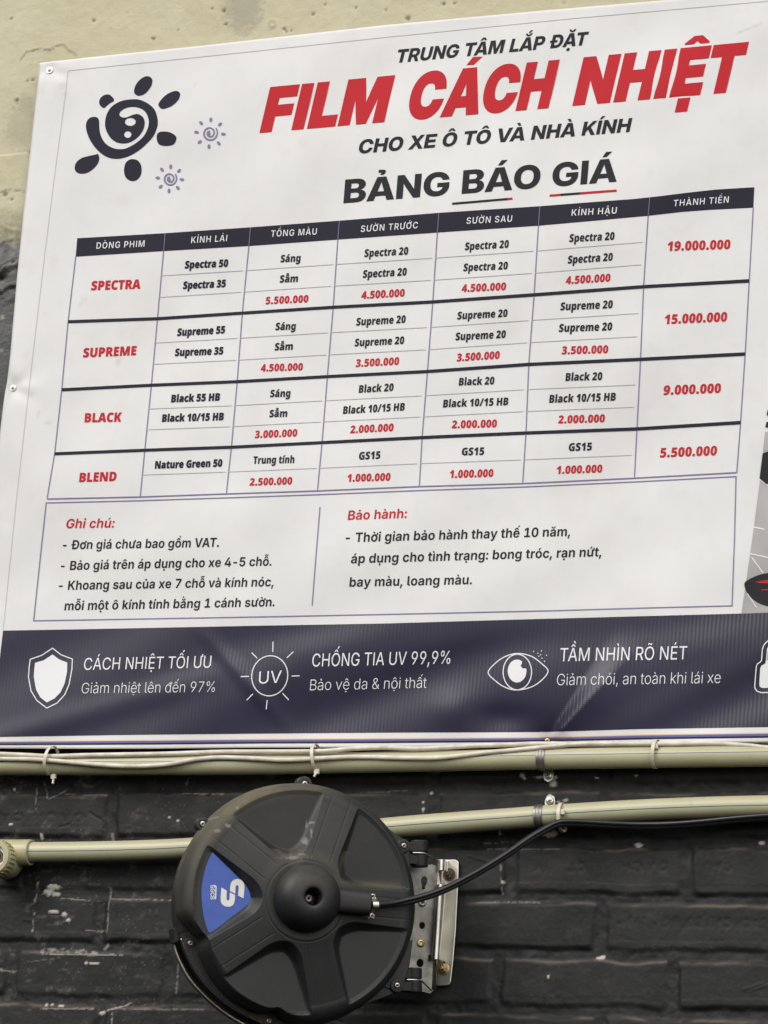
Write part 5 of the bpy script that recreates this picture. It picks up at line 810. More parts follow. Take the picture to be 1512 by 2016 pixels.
BL = tuple(P(756, 760, 0.0165))
banner = thing('banner', 'white vinyl price list banner with red headline and navy bottom band on the wall', 'banner', BL)
LEFT = [(78, 124), (76, 150), (70, 200), (44, 440), (34, 540), (20, 700), (14, 752), (10, 772), (6, 800), (-1, 862), (-22, 1050), (-44, 1240), (-58, 1380), (-66, 1474)]
TOP = [(78, 124), (100, 121), (230, 107), (378, 92), (756, 49.5), (1076, 20), (1300, 1), (1700, -36)]
BOT = [(-66, 1474), (0, 1473.5), (140, 1474), (300, 1474), (500, 1472), (750, 1471.5), (1000, 1469), (1060, 1468), (1078, 1466), (1110, 1467), (1300, 1463.5), (1512, 1461), (1700, 1459)]
def along(pts, key, axis):
    p = np.array(pts, float); o = p[:, axis]; return np.interp(key, o, p[:, 1 - axis])
def build_sheet():
    ny, nx = 330, 380
    ty = np.linspace(0, 1, ny)[:, None]; s = np.linspace(0, 1, nx)[None, :]
    # left edge followed exactly, the rest spread between top and bottom edges
    y_left = 124 + (1474 - 124) * ty
    xl = along(LEFT, y_left[:, 0], 1)[:, None]
    X = xl + (1700 - xl) * s
    yt = np.interp(X, [p[0] for p in TOP], [p[1] for p in TOP]); yb = np.interp(X, [p[0] for p in BOT], [p[1] for p in BOT])
    Y = yt + (yb - yt) * ty
    V = PB(X, Y).reshape(-1, 3) - np.array(BL)
    F = grid_faces(ny, nx)[:, ::-1]
    g = .11 * sstep(.5, .8, vnoise(X, Y, .008, 61, 4)) + .05 * sstep(.55, .8, vnoise(X, Y, .05, 62, 3)); jag = vnoise(X, Y, .18, 63) - .5
    for x, y, a, b2, k in ((125, 168, 16, 10, .30), (128, 185, 8, 6, .28), (166, 590, 9, 9, .22), (158, 600, 5, 8, .25), (234, 713, 8, 9, .38), (150, 655, 20, 8, .14), (232, 742, 16, 6, .12), (97, 832, 9, 5, .35), (64, 778, 3, 4, .4),
                           (76, 815, 3, 9, .35), (18, 770, 14, 18, .30), (325, 192, 5, 2.5, .4), (1100, 1060, 30, 18, .05), (384, 166, 3, 3, .35), (240, 395, 24, 14, .12), (105, 520, 14, 20, .10), (50, 700, 10, 12, .12), (565, 92, 30, 5, .14), (110, 130, 12, 6, .15)):
        g = np.maximum(g, k * sstep(1.2, .3, np.hypot((X - x) / a, (Y - y) / b2) + jag))
    d = seg_dist(X, Y, (1450, 66), (1500, 46)); g = np.maximum(g, .45 * np.exp(-(d / 2.0) ** 2))
    o = big_mesh('sheet', V, F, M['vinyl'], banner, (('grime', g),))
    md = o.modifiers.new('thickness', 'SOLIDIFY'); md.thickness = 0.0006; md.offset = -1
    return o
build_sheet()

L1, L2, L3 = 0.0005, 0.0009, 0.0013
def put_poly(mb, pts, m, lift=L1):
    v, f = fill([np.asarray(pts, float) * (1, -1)], False, 25)
    v = v * (1, -1); mb.add(PB(v[:, 0], v[:, 1], lift), f, m)
def put_polys(mb, loops, m, lift=L1):
    v, f = fill([np.asarray(p, float) * (1, -1) for p in loops], True)
    v = v * (1, -1); mb.add(PB(v[:, 0], v[:, 1], lift), f, m)
def resample(pts, step):
    out = [np.asarray(pts[0], float)]
    for a, b in zip(pts, pts[1:]):
        a = np.asarray(a, float); b = np.asarray(b, float); n = max(1, int(np.hypot(*(b - a)) / step))
        out += [a + (b - a) * k / n for k in range(1, n + 1)]
    return np.array(out)
def put_line(mb, pts, w, m, lift=L1, closed=False, step=12):
    if closed: pts = list(pts) + [pts[0]]
    p = resample(pts, step); n = len(p)
    t = np.zeros_like(p)
    for i in range(n):
        a = p[(i - 1) % (n - 1)] if closed else p[max(i - 1, 0)]; b = p[(i + 1) % (n - 1) if closed else min(i + 1, n - 1)]
        d = b - a; t[i] = d / (np.hypot(*d) + 1e-9)
    nn = np.stack([-t[:, 1], t[:, 0]], 1)
    ww = np.interp(np.linspace(0, 1, n), np.linspace(0, 1, len(w)), w)[:, None] if isinstance(w, (list, tuple)) else w
    A = p + nn * ww / 2; B = p - nn * ww / 2
    V = np.concatenate([PB(A[:, 0], A[:, 1], lift), PB(B[:, 0], B[:, 1], lift)])
    mb.add(V, [(i, i + 1, n + i + 1, n + i) for i in range(n - 1)], m)
def put_strip(mb, top, bot, m, lift=L1, nx=120, ny=6, x0=None, x1=None):
    t = np.array(top, float); b = np.array(bot, float); s = np.linspace(0, 1, nx)
    def at(p):
        L = np.concatenate([[0], np.cumsum(np.hypot(*np.diff(p, axis=0).T))]); L /= L[-1]
        return np.stack([np.interp(s, L, p[:, 0]), np.interp(s, L, p[:, 1])], 1)
    T, B = at(t), at(b); k = np.linspace(0, 1, ny)[:, None, None]
    G = T[None] + (B - T)[None] * k
    mb.add(PB(G[..., 0], G[..., 1], lift).reshape(-1, 3), grid_faces(ny, nx), m)
def put_text(mb, txt, font, x0, y0, x1, y1, cap, lean, m, lift=L1, cap1=None, track=0, bold=0):
    t, v, f = layout(txt, font, track, bold)
    h = v * (cap + ((cap1 or cap) - cap) * t)
    mb.add(PB(x0 + t * (x1 - x0) + lean * h, y0 + t * (y1 - y0) - h, lift), f, m)
def put_ellipse(mb, x, y, rx, ry, m, lift=L1, rot=0.0, n=40):
    a = np.linspace(0, 2 * np.pi, n, endpoint=False); c, s = math.cos(rot), math.sin(rot)
    u, v = rx * np.cos(a), ry * np.sin(a); put_poly(mb, np.stack([x + u * c - v * s, y + u * s + v * c], 1), m, lift)
def done(mb, name, parent=None):
    if parent is None: return mb.build(name, banner, BL)
    return mb.build(name, parent, BL)

# --- headings
for nm, args in (('subtitle', ('TRUNG TÂM LẮP ĐẶT', 'head', 778, 124, 1153, 88.5, 26.5, .25, M['ink'])),
                 ('headline', ('FILM', 'heavy', 511, 260, 757, 238.5, 87, .235, M['red'], L1, 89, 6, 15)), ('headline', ('CÁCH', 'heavy', 797, 235, 1080, 211, 90, .235, M['red'], L1, 92, 6, 15)), ('headline', ('NHIỆT', 'heavy', 1127, 206.5, 1452, 178.5, 92, .235, M['red'], L1, 94.5, 6, 15)),
                 ('subtitle', ('CHO XE Ô TÔ VÀ NHÀ KÍNH', 'head', 704, 302.5, 1239, 259.5, 27.5, .22, M['ink'])),
                 ('table_title', ('BẢNG BÁO GIÁ', 'head', 676, 400, 1214, 357.5, 46.5, .08, M['ink']))):
    mb = MB(); put_text(mb, *args); done(mb, nm)
mb = MB()
put_line(mb, [(890, 401), (1000, 391.6)], 4.2, M['ink']); put_line(mb, [(1000.2, 391.6), (1009, 390.8)], 4.2, M['red'])
done(mb, 'underline')
mb = MB()
put_line(mb, [(1082, 385), (1103, 383.4)], 4.4, M['red']); put_line(mb, [(1103.2, 383.4), (1143, 380.4)], 4.4, M['ink']); put_line(mb, [(1143.2, 380.4), (1214, 375)], 4.4, M['red'])
done(mb, 'underline')
mb = MB()
put_line(mb, [(1512, 2), (1130, 36), (756, 73.5), (450, 106), (134, 139), (128, 190), (108, 340), (88, 500), (62, 720), (33, 975), (6, 1241)], 1.0, M['hair'], L1)
put_line(mb, [(1512, 2), (1700, -15)], 1.0, M['hair'], L1)
done(mb, 'margin_line')

# --- sun emblems
cs = lambda pts, ox=60, oy=120, k=400 / 1512.: [(ox + x * k, oy + y * k) for x, y in pts]
mb = MB()
body = [(475, 415), (502, 425), (511, 455), (512, 500), (525, 560), (560, 615), (620, 650), (690, 655), (740, 637), (800, 600), (850, 548), (880, 470), (868, 400), (830, 358), (770, 341), (710, 350), (670, 376), (662, 402),
        (685, 420), (720, 418), (760, 401), (800, 395), (838, 420), (850, 465), (835, 520), (795, 570), (740, 605), (680, 613), (625, 597), (585, 558), (560, 505), (555, 455), (568, 395), (605, 338), (670, 300), (740, 286),
        (810, 288), (880, 320), (925, 365), (945, 430), (945, 480), (920, 550), (870, 610), (800, 670), (720, 712), (640, 728), (565, 712), (500, 665), (450, 600), (420, 530), (413, 470), (435, 428)]
el = lambda x, y, rx, ry, n=24: [(x + rx * math.cos(2 * math.pi * i / n), y + ry * math.sin(2 * math.pi * i / n)) for i in range(n)]
put_polys(mb, [cs(spline(body, 4, True)), cs(el(743, 453, 40, 30)), cs(el(724, 547, 27, 25))], M['navy'])
for pt in ([(800, 258), (772, 235), (780, 185), (815, 138), (865, 113), (902, 130), (903, 175), (875, 220), (840, 250)], [(975, 355), (952, 325), (975, 285), (1020, 245), (1080, 222), (1112, 240), (1105, 280), (1065, 325), (1015, 350)],
           [(945, 540), (980, 525), (1035, 530), (1078, 555), (1085, 585), (1060, 622), (1000, 632), (955, 618), (940, 580)], [(760, 730), (800, 742), (825, 785), (822, 845), (790, 885), (750, 892), (712, 870), (696, 820), (705, 765), (730, 738)],
           [(505, 695), (510, 740), (480, 790), (425, 830), (370, 838), (333, 815), (335, 765), (375, 725), (430, 708), (480, 697)], [(545, 350), (515, 325), (515, 285), (545, 255), (585, 250), (615, 275), (620, 298), (590, 315), (565, 335)]):
    put_poly(mb, cs(spline(pt, 5, True)), M['navy'])
done(mb, 'sun_emblem')
for cx, cy, R in ((1335, 537, 1.0), (1037, 876, 0.90)):
    mb = MB(); sp = []
    for i in range(90):
        a = math.radians(40 - i * 7.6); r = (58 - 0.50 * i) * R
        sp.append((cx + r * math.cos(a), cy - r * math.sin(a) * 1.03))
    put_line(mb, cs(sp), [2.6, 3.4, 3.2, 3.0, 2.2], M['purple'], L1, step=2)
    put_ellipse(mb, *cs([(cx - 8 * R, cy + 4)])[0], 3.6, 3.8, M['purple'], L1 + .0002)
    for i in range(8):
        a = math.radians(86 - 45 * i); r = 100 * R
        put_ellipse(mb, *cs([(cx + r * math.cos(a), cy - r * math.sin(a))])[0], 4.6, 2.9, M['purple'], rot=-a)
    done(mb, 'small_sun_emblem')

# --- the price table
HB = [(149, 505), (322, 494), (490, 484), (663, 471.5), (861, 457.5), (1060, 444), (1150, 436), (1276, 424.5), (1340, 417), (1400, 412.5), (1483, 408.5)]
HT = [(152, 469), (325, 459), (492, 447.5), (666, 434.5), (863, 419), (1061, 406), (1150, 399), (1250, 391.5), (1300, 386), (1356, 379), (1410, 373), (1485, 368.5)]
mb = MB(); put_strip(mb, HT, HB, M['navy'], L1, 140, 5); header = done(mb, 'table_header')
for t, x0, y0, x1, y1 in (('DÒNG PHIM', 189.5, 490, 284, 486), ('KÍNH LÁI', 376, 479, 446.5, 475), ('TỔNG MÀU', 533, 466.5, 623, 462), ('SƯỜN TRƯỚC', 710, 457, 822, 449.5),
                          ('SƯỜN SAU', 918, 441, 1007.5, 436.5), ('KÍNH HẬU', 1125, 425, 1213.5, 420.5), ('THÀNH TIỀN', 1325.5, 406.5, 1434, 399)):
    mb = MB(); put_text(mb, t, 'note', x0, y0, x1, y1, 13, .10, M['white'], L2, track=70, bold=-16); done(mb, 'header_text', header)
COLS = [[(149, 505), (134, 633), (121.5, 767), (107.5, 893), (92.5, 982)], [(322, 494), (310, 627), (298, 758), (285, 886), (276, 978)], [(490, 484), (477, 616), (467, 751), (455.5, 880), (445.5, 972)],
        [(665, 471.5), (656, 604.5), (644.5, 741), (634, 871), (625, 966)], [(861, 457.5), (852, 594), (841.5, 731), (831, 861), (825.5, 957.5)], [(1060, 444), (1051.5, 580), (1041, 717), (1035.5, 852), (1029, 951.5)],
        [(1276, 425), (1267, 564), (1261, 707), (1254, 844), (1249, 941)], [(1483, 408.5), (1475, 552.5), (1467, 696.5), (1458, 831.5), (1450.5, 930)]]
mb = MB()
for ci, c in enumerate(COLS): put_line(mb, c, 2.2, M['purple'], L1)
for c in range(1, 7): put_line(mb, [(HT[0][0] + (COLS[c][0][0] - 149) * 1.0, np.interp(HT[0][0] + COLS[c][0][0] - 149, [p[0] for p in HT], [p[1] for p in HT])), COLS[c][0]], 1.2, M['purple'], L2)
put_line(mb, [c[4] for c in COLS], 2.2, M['purple'], L2 - .0001)
for r in (1, 2, 3): put_line(mb, [c[r] for c in COLS], [5.6, 5.6, 6.0, 6.2], M['navy'], L2)
lerp = lambda a, b, t: (a[0] + (b[0] - a[0]) * t, a[1] + (b[1] - a[1]) * t)
for c in range(1, 6):
    for r in range(4):
        for t in ((.365, .685) if r < 3 else (.53,)):
            a = lerp(COLS[c][r], COLS[c][r + 1], t); b2 = lerp(COLS[c + 1][r], COLS[c + 1][r + 1], t)
            put_line(mb, [lerp(a, b2, .0), lerp(a, b2, .965)], 1.3, M['hair'], L1 + .0001)
done(mb, 'table_grid')
D, Rr = M['ink'], M['red']
ROWT = [
 [('SPECTRA', 179, 571.5, 276, 568, 18, Rr), ('Spectra 50', 363.5, 528.5, 448.5, 525, 14.5, M['navy']), ('Spectra 35', 360, 569, 444, 565, 14.5, M['navy']), ('Sáng', 552, 516.5, 591, 515, 14.5, D), ('Sẫm', 550.5, 556.5, 586, 555, 14.5, D),
  ('5.500.000', 522.5, 599, 606.5, 595, 14.5, Rr), ('Spectra 20', 717, 506, 803, 501, 15, D), ('Spectra 20', 714, 547, 800, 542, 15, D), ('4.500.000', 711, 588.5, 796, 583.5, 15, Rr), ('Spectra 20', 915, 492.5, 1001, 487.5, 15, D),
  ('Spectra 20', 912, 534, 999, 530, 15, D), ('4.500.000', 908.5, 575, 995.5, 571, 15.2, Rr), ('Spectra 20', 1120.5, 476.5, 1209, 472, 15.5, D), ('Spectra 20', 1117.5, 519, 1205.5, 513, 15.5, D), ('4.500.000', 1113.5, 559.5, 1201, 554, 15.5, Rr),
  ('19.000.000', 1313, 494, 1437, 490, 18.5, Rr)],
 [('SUPREME', 163, 703.5, 267.5, 699, 18, Rr), ('Supreme 55', 348.5, 661.5, 442.5, 656, 14.5, M['navy']), ('Supreme 35', 344, 701, 439, 697.5, 14.5, M['navy']), ('Sáng', 542, 650, 581.5, 649, 14.5, D), ('Sẫm', 540.5, 690, 576, 688.5, 14.5, D),
  ('4.500.000', 513, 731.5, 595.5, 729, 14.5, Rr), ('Supreme 20', 701, 641, 798, 635.5, 15, D), ('Supreme 20', 698, 682, 795, 677, 15, D), ('3.500.000', 700, 722.5, 785, 718, 15, Rr), ('Supreme 20', 900, 629, 998.5, 623.5, 15, D),
  ('Supreme 20', 896.5, 670, 995, 665, 15, D), ('3.500.000', 899, 711.5, 983, 706, 15.2, Rr), ('Supreme 20', 1103, 611, 1205.5, 606.5, 15.5, D), ('Supreme 20', 1100, 653.5, 1204.5, 650, 15.5, D), ('3.500.000', 1105.5, 697.5, 1196.5, 695, 15.5, Rr),
  ('15.000.000', 1307.5, 638, 1430.5, 632.5, 18.5, Rr)],
 [('BLACK', 166, 831.5, 238.5, 830, 18, Rr), ('Black 55 HB', 336.5, 792, 432.5, 788.5, 14.5, M['navy']), ('Black 10/15 HB', 318.5, 830.5, 440, 827, 14.5, M['navy']), ('Sáng', 531.5, 782, 571, 781, 14.5, D), ('Sẫm', 530, 821.5, 565, 820.5, 14.5, D),
  ('3.000.000', 501.5, 862.5, 584.5, 859, 14.5, Rr), ('Black 20', 706, 773.5, 774, 769.5, 15, D), ('Black 10/15 HB', 675, 815, 796, 808, 15, D), ('2.000.000', 689, 853, 774, 848.5, 15, Rr), ('Black 20', 903, 759, 972.5, 756.5, 15, D),
  ('Black 10/15 HB', 872, 802, 1000, 797.5, 15, D), ('2.000.000', 889, 843, 977.5, 841, 15.2, Rr), ('Black 20', 1113, 750, 1185, 748, 15.5, D), ('Black 10/15 HB', 1081, 793, 1211.5, 788.5, 15.5, D), ('2.000.000', 1098.5, 833.5, 1190, 831, 15.5, Rr),
  ('9.000.000', 1305.5, 777.5, 1418.5, 773, 18.5, Rr)],
 [('BLEND', 155.5, 949, 228.5, 946.5, 18, Rr), ('Nature Green 50', 304.5, 922.5, 437, 918.5, 14.5, M['navy']), ('Trung tính', 498, 913, 579, 911.5, 14.5, D), ('2.500.000', 491, 956, 574.5, 953.5, 14.5, Rr), ('GS15', 706, 905, 748, 903, 15, D),
  ('1.000.000', 683, 948.5, 768, 946, 15, Rr), ('GS15', 908.5, 896.5, 952.5, 895.5, 15, D), ('1.000.000', 884.5, 941, 970.5, 938.5, 15.2, Rr), ('GS15', 1119, 888, 1164.5, 886.5, 15.5, D), ('1.000.000', 1095, 933, 1185, 930, 15.5, Rr),
  ('5.500.000', 1299, 900.5, 1410.5, 896, 18.5, Rr)]]
for row in ROWT:
    for t, x0, y0, x1, y1, cap, m in row:
        mb = MB(); put_text(mb, t, 'table', x0, y0, x1, y1, cap, .10, m, L1, bold=18 if m is M['navy'] else 8 if cap == 18 else 4); done(mb, 'cell_text')

# --- notes
mb = MB()
put_line(mb, [(91, 990), (276, 985.5), (445, 980), (630, 973.5), (826, 965.5), (1030, 958.5), (1251, 948.5), (1449, 938)], 2.2, M['purple']); put_line(mb, [(91, 989), (80, 1090), (66, 1223)], 2.2, M['purple'], L1 + .0001)
put_line(mb, [(66, 1222), (300, 1218), (500, 1214.5), (756, 1209.5), (1093, 1202), (1280, 1196.5), (1441, 1192.5)], 2.2, M['purple']); put_line(mb, [(1449, 937), (1446, 1060), (1441, 1193.5)], 2.2, M['purple'], L1 + .0001)
put_line(mb, [(630, 998), (622, 1095), (614.5, 1192)], 2.2, M['purple'])
done(mb, 'notes_frame')
mb = MB()
put_text(mb, 'Ghi chú:', 'note', 129, 1040, 223.5, 1038.5, 18.5, .20, Rr)
for t, x0, y0, x1, y1 in (('- Đơn giá chưa bao gồm VAT.', 123, 1081.5, 430.5, 1076.5), ('- Bảo giá trên áp dụng cho xe 4-5 chỗ.', 119, 1122.5, 534, 1113.5), ('- Khoang sau của xe 7 chỗ và kính nóc,', 115, 1161.5, 538, 1154),
                          ('mỗi một ô kính tính bằng 1 cánh sườn.', 126.5, 1201.5, 540, 1193.5)):
    put_text(mb, t, 'note', x0, y0, x1, y1, 18, .12, D)
done(mb, 'note_text')
mb = MB()
put_text(mb, 'Bảo hành:', 'note', 684.5, 1023.5, 800, 1019.5, 18.5, .12, Rr)
for t, x0, y0, x1, y1 in (('- Thời gian bảo hành thay thế 10 năm,', 680, 1067.5, 1122, 1055), ('áp dụng cho tình trạng: bong tróc, rạn nứt,', 690.5, 1109, 1183.5, 1095), ('bay màu, loang màu.', 687.5, 1155, 928.5, 1150)):
    put_text(mb, t, 'note', x0, y0, x1, y1, 18.5, .10, D)
done(mb, 'note_text')

# --- dark band along the bottom with its icons
BT = [(6, 1241.5), (150, 1239), (300, 1236), (500, 1232), (756, 1227.5), (1010, 1220), (1230, 1214), (1512, 1206.5), (1700, 1201)]
BB = [(-19, 1451), (0, 1450.5), (250, 1446.5), (500, 1444), (756, 1442), (1000, 1441), (1081, 1440.5), (1256, 1435), (1512, 1431), (1700, 1428)]
mb = MB(); put_strip(mb, BT, BB, M['band'], L1, 420, 60); band = done(mb, 'footer_band')
W = M['white']
for t, f, x0, y0, x1, y1, cap, ln in (('CÁCH NHIỆT TỐI ƯU', 'foot', 164.5, 1319, 414.5, 1314.5, 23.5, .10), ('Giảm nhiệt lên đến 97%', 'thin', 160, 1365, 422.5, 1362, 20.5, .10)):
    mb = MB(); put_text(mb, t, f, x0, y0, x1, y1, cap, ln, W, L2); done(mb, 'footer_text', band)
for t, f, x0, y0, x1, y1, cap, ln in (('CHỐNG TIA UV 99,9%', 'foot', 614, 1312.5, 886, 1306.5, 25.5, .08), ('Bảo vệ da & nội thất', 'thin', 610, 1359, 839, 1354, 21, .08)):
    mb = MB(); put_text(mb, t, f, x0, y0, x1, y1, cap, ln, W, L2); done(mb, 'footer_text', band)
for t, f, x0, y0, x1, y1, cap, ln in (('TẦM NHÌN RÕ NÉT', 'foot', 1102, 1302, 1351.5, 1298, 26, .07), ('Giảm chói, an toàn khi lái xe', 'thin', 1096, 1349, 1418, 1344.5, 22, .07)):
    mb = MB(); put_text(mb, t, f, x0, y0, x1, y1, cap, ln, W, L2); done(mb, 'footer_text', band)
k5 = lambda pts: [(x / 2, 960 + y / 2) for x, y in pts]
mb = MB()
outer = [(207, 632), (240, 658), (285, 675), (283, 715), (272, 775), (255, 815), (225, 848), (184, 868), (145, 838), (122, 800), (112, 745), (115, 705), (119, 676), (165, 660)]
put_line(mb, k5(outer), 2.0, W, L2, closed=True, step=4)
put_poly(mb, k5([(207, 657), (232, 676), (265, 689), (264, 725), (254, 772), (238, 806), (215, 830), (184, 846), (158, 825), (142, 795), (133, 745), (135, 715), (138, 690), (172, 680)]), W, L2)
done(mb, 'shield_icon', band)
mb = MB()
put_line(mb, k5([(1062 + 71 * math.cos(a) - 3 * math.sin(a), 741 + 79 * math.sin(a)) for a in np.linspace(0, 2 * math.pi, 48, endpoint=False)]), 2.0, W, L2, closed=True, step=3)
for a, b2 in (((1075, 607), (1074, 647)), ((1155, 646), (1130, 670)), ((1148, 742), (1180, 741)), ((1113, 810), (1137, 836)), ((1052, 836), (1048, 873)), ((996, 812), (971, 837)), ((948, 744), (980, 743)), ((991, 650), (1013, 672))): put_line(mb, k5([a, b2]), 1.9, W, L2)
put_text(mb, 'UV', 'foot', 509, 1346, 553, 1344, 24, .08, W, L2)
done(mb, 'sun_icon', band)
k6 = lambda pts: [(756 + x / 2, 960 + y / 2) for x, y in pts]
mb = MB()
put_line(mb, k6(spline([(410, 728), (440, 690), (480, 664), (527, 653), (580, 664), (622, 694), (646, 722), (622, 757), (580, 785), (522, 797), (475, 785), (438, 760)], 5, True)), 2.0, W, L2, closed=True, step=4)
put_line(mb, k6(el(525, 726, 56, 70, 44)), 2.0, W, L2, closed=True, step=4)
a = np.linspace(math.radians(-12), math.radians(300), 34)
put_poly(mb, k6([(524 + 37 * math.cos(q), 722 + 45 * math.sin(q)) for q in a] + [(544, 690), (538, 702), (546, 712), (556, 712)]), W, L2)
for x, y in ((589, 645), (606, 652), (620, 643), (610, 664), (622, 672), (617, 658), (632, 684), (640, 660)): put_ellipse(mb, *k6([(x, y)])[0], 1.1, 1.1, W, L2, n=10)
done(mb, 'eye_icon', band)
k8 = lambda pts: [(1400 + x / 7.75, 1240 + y / 7.75) for x, y in pts]
def mirror(pts, cx=1010): return pts + [(2 * cx - x, y) for x, y in reversed(pts)]
mb = MB()
put_line(mb, k8(mirror([(900, 140), (835, 195), (800, 240), (782, 300), (770, 465), (745, 495), (705, 520), (690, 560), (666, 845), (668, 890), (700, 935), (760, 957)])), 2.0, W, L2, closed=True, step=4)
put_polys(mb, [k8(mirror([(930, 205), (880, 240), (853, 290), (838, 460), (826, 515), (765, 548), (748, 590), (735, 835), (745, 868), (775, 886)])), k8(mirror([(940, 235), (890, 275), (866, 330), (858, 462)]))], W, L2)
done(mb, 'padlock_icon', band)
# --- lines along the bottom hem
def stripe(ya, yb, m, lift):
    """ya, yb: offsets from the hem's lower edge, as fractions of the white strip between band and hem"""
    bx = [p[0] for p in BB]; xs = np.concatenate([np.arange(-66, 1040, 10), np.arange(1040, 1120, 3), np.arange(1120, 1701, 10)])
    bot = np.interp(xs, [p[0] for p in BOT], [p[1] for p in BOT]); top = np.interp(xs, bx, [p[1] for p in BB])
    mb2 = MB(); n = len(xs); a = top + (bot - top) * ya; b3 = top + (bot - top) * yb
    mb2.add(np.concatenate([PB(xs, a, lift), PB(xs, b3, lift)]), [(i, i + 1, n + i + 1, n + i) for i in range(n - 1)], m)
    done(mb2, 'hem_stripe')
stripe(.36, .43, M['peach'], L1); stripe(.43, .485, M['purple'], L1); stripe(.485, .60, M['violet'], L1); stripe(.60, .70, M['navy'], L1)

# --- edge of the printed car picture at the right
k3 = lambda pts: [(1400 + x / 4.2, 760 + y / 4.2) for x, y in pts]
mb = MB()
put_poly(mb, k3([(405, 775), (470, 832), (700, 980), (1260, 980), (1260, 1870), (250, 1882), (290, 1620), (320, 1400), (345, 1230)]), M['road'], L1)
put_poly(mb, k3([(446, 382), (500, 365), (700, 300), (700, 480), (470, 530), (428, 546)]), M['road'], L1)
for pt in ([(470, 190), (459, 235), (480, 262), (700, 240), (700, 120)], [(456, 300), (480, 288), (700, 262), (700, 300), (490, 342), (448, 340)], [(426, 555), (480, 536), (700, 470), (700, 940), (470, 822), (400, 766)]): put_poly(mb, k3(pt), M['ink'], L2)
put_poly(mb, k3(spline([(275, 1645), (293, 1610), (380, 1567), (470, 1545), (620, 1525), (900, 1530), (1000, 1680), (900, 1860), (620, 1852), (470, 1822), (375, 1785), (302, 1718)], 4, True)), M['ink'], L2)
put_poly(mb, k3([(360, 1620), (420, 1610), (520, 1596), (700, 1580), (700, 1640), (480, 1632), (400, 1630)]), M['red'], L3)
put_poly(mb, k3([(412, 1684), (620, 1666), (620, 1680), (412, 1692)]), M['red'], L3)
for a, b2, w in (((352, 1166), (440, 1184), 2.6), ((318, 1385), (470, 1418), 2.4), ((335, 1415), (430, 1545), 2.0), ((400, 770), (560, 880), 2.4), ((300, 1715), (375, 1830), 1.6)): put_line(mb, k3([a, b2]), w, M['white'], L2)
done(mb, 'car_picture')

# --- dirt on the vinyl and the screws that hold it
def cross_screw(name, px, py, r, m, parent, loc, d, axis=Vector((0, -1, 0)), h=0.0022, washer=None, twist=0.3):
    c = Vector(P(px, py, d)) if not isinstance(px, Vector) else px
    mt = Matrix.Translation(c) @ axis.to_track_quat('Z', 'Y').to_matrix().to_4x4() @ Matrix.Rotation(twist, 4, 'Z')
    mb = MB()
    if washer: lathe(mb, [(r * .6, 0), (washer, 0.0), (washer, .0009), (r * .6, .0010)], m, 24, mt)
    lathe(mb, [(r, 0), (r, h * .45), (r * .86, h * .8), (r * .5, h), (0.00001, h * 1.04)], m, 20, mt)
    for q in (0, math.pi / 2):
        rt = mt @ Matrix.Rotation(q, 4, 'Z')
        w_, l_ = r * .13, r * .62
        prism(mb, [(-l_, -w_), (l_, -w_), (l_, w_), (-l_, w_)], h * .5, h * 1.10 + q * 1e-5, M['screw_slot'], rt)
    return mb.build(name, parent, loc)
for x, y, r, m, wsh in ((98, 138.5, .0030, 'steel', .0046), (26, 764, .0028, 'steel', .0042), (1078, 1459, .0036, 'brass', None)):
    cross_screw('screw', x, y, r, M[m], banner, BL, float(depth(x, y)) + .0012, washer=wsh)
# ================================================================ pipes, clamps, cables, ties
def pipe_material():
    m, nt, b = new_mat('olive_plastic_pipe')
    uv = nt.nodes.new('ShaderNodeAttribute'); uv.attribute_name = 'around'
    c = mix(nt, ramp(nt, nz(nt, 11, 6, .6, (1, 1, 3)), 0.3, 0.7), (0.405, 0.388, 0.24), (0.47, 0.452, 0.295))
    c = mix(nt, ramp(nt, nz(nt, 90, 3), .62, .75, 0, .35), c, (0.26, 0.24, 0.14))
    c = mix(nt, mul(nt, attr(nt, 'top'), ramp(nt, nz(nt, 16, 7, .7), .35, .65, .1, .75)), c, (0.42, 0.36, 0.26))
    c = mix(nt, attr(nt, 'halo'), c, (0.33, 0.40, 0.33))
    c = mix(nt, attr(nt, 'line'), c, (0.008, 0.035, 0.10))
    nt.links.new(c, b.inputs['Base Color']); b.inputs['Roughness'].default_value = 0.38
    bp = nt.nodes.new('ShaderNodeBump'); bp.inputs['Strength'].default_value = 0.05; bp.inputs['Distance'].default_value = 0.001
    nt.links.new(nz(nt, 140, 3), bp.inputs['Height']); nt.links.new(bp.outputs[0], b.inputs['Normal'])
    return m
M['pipe'] = pipe_material()
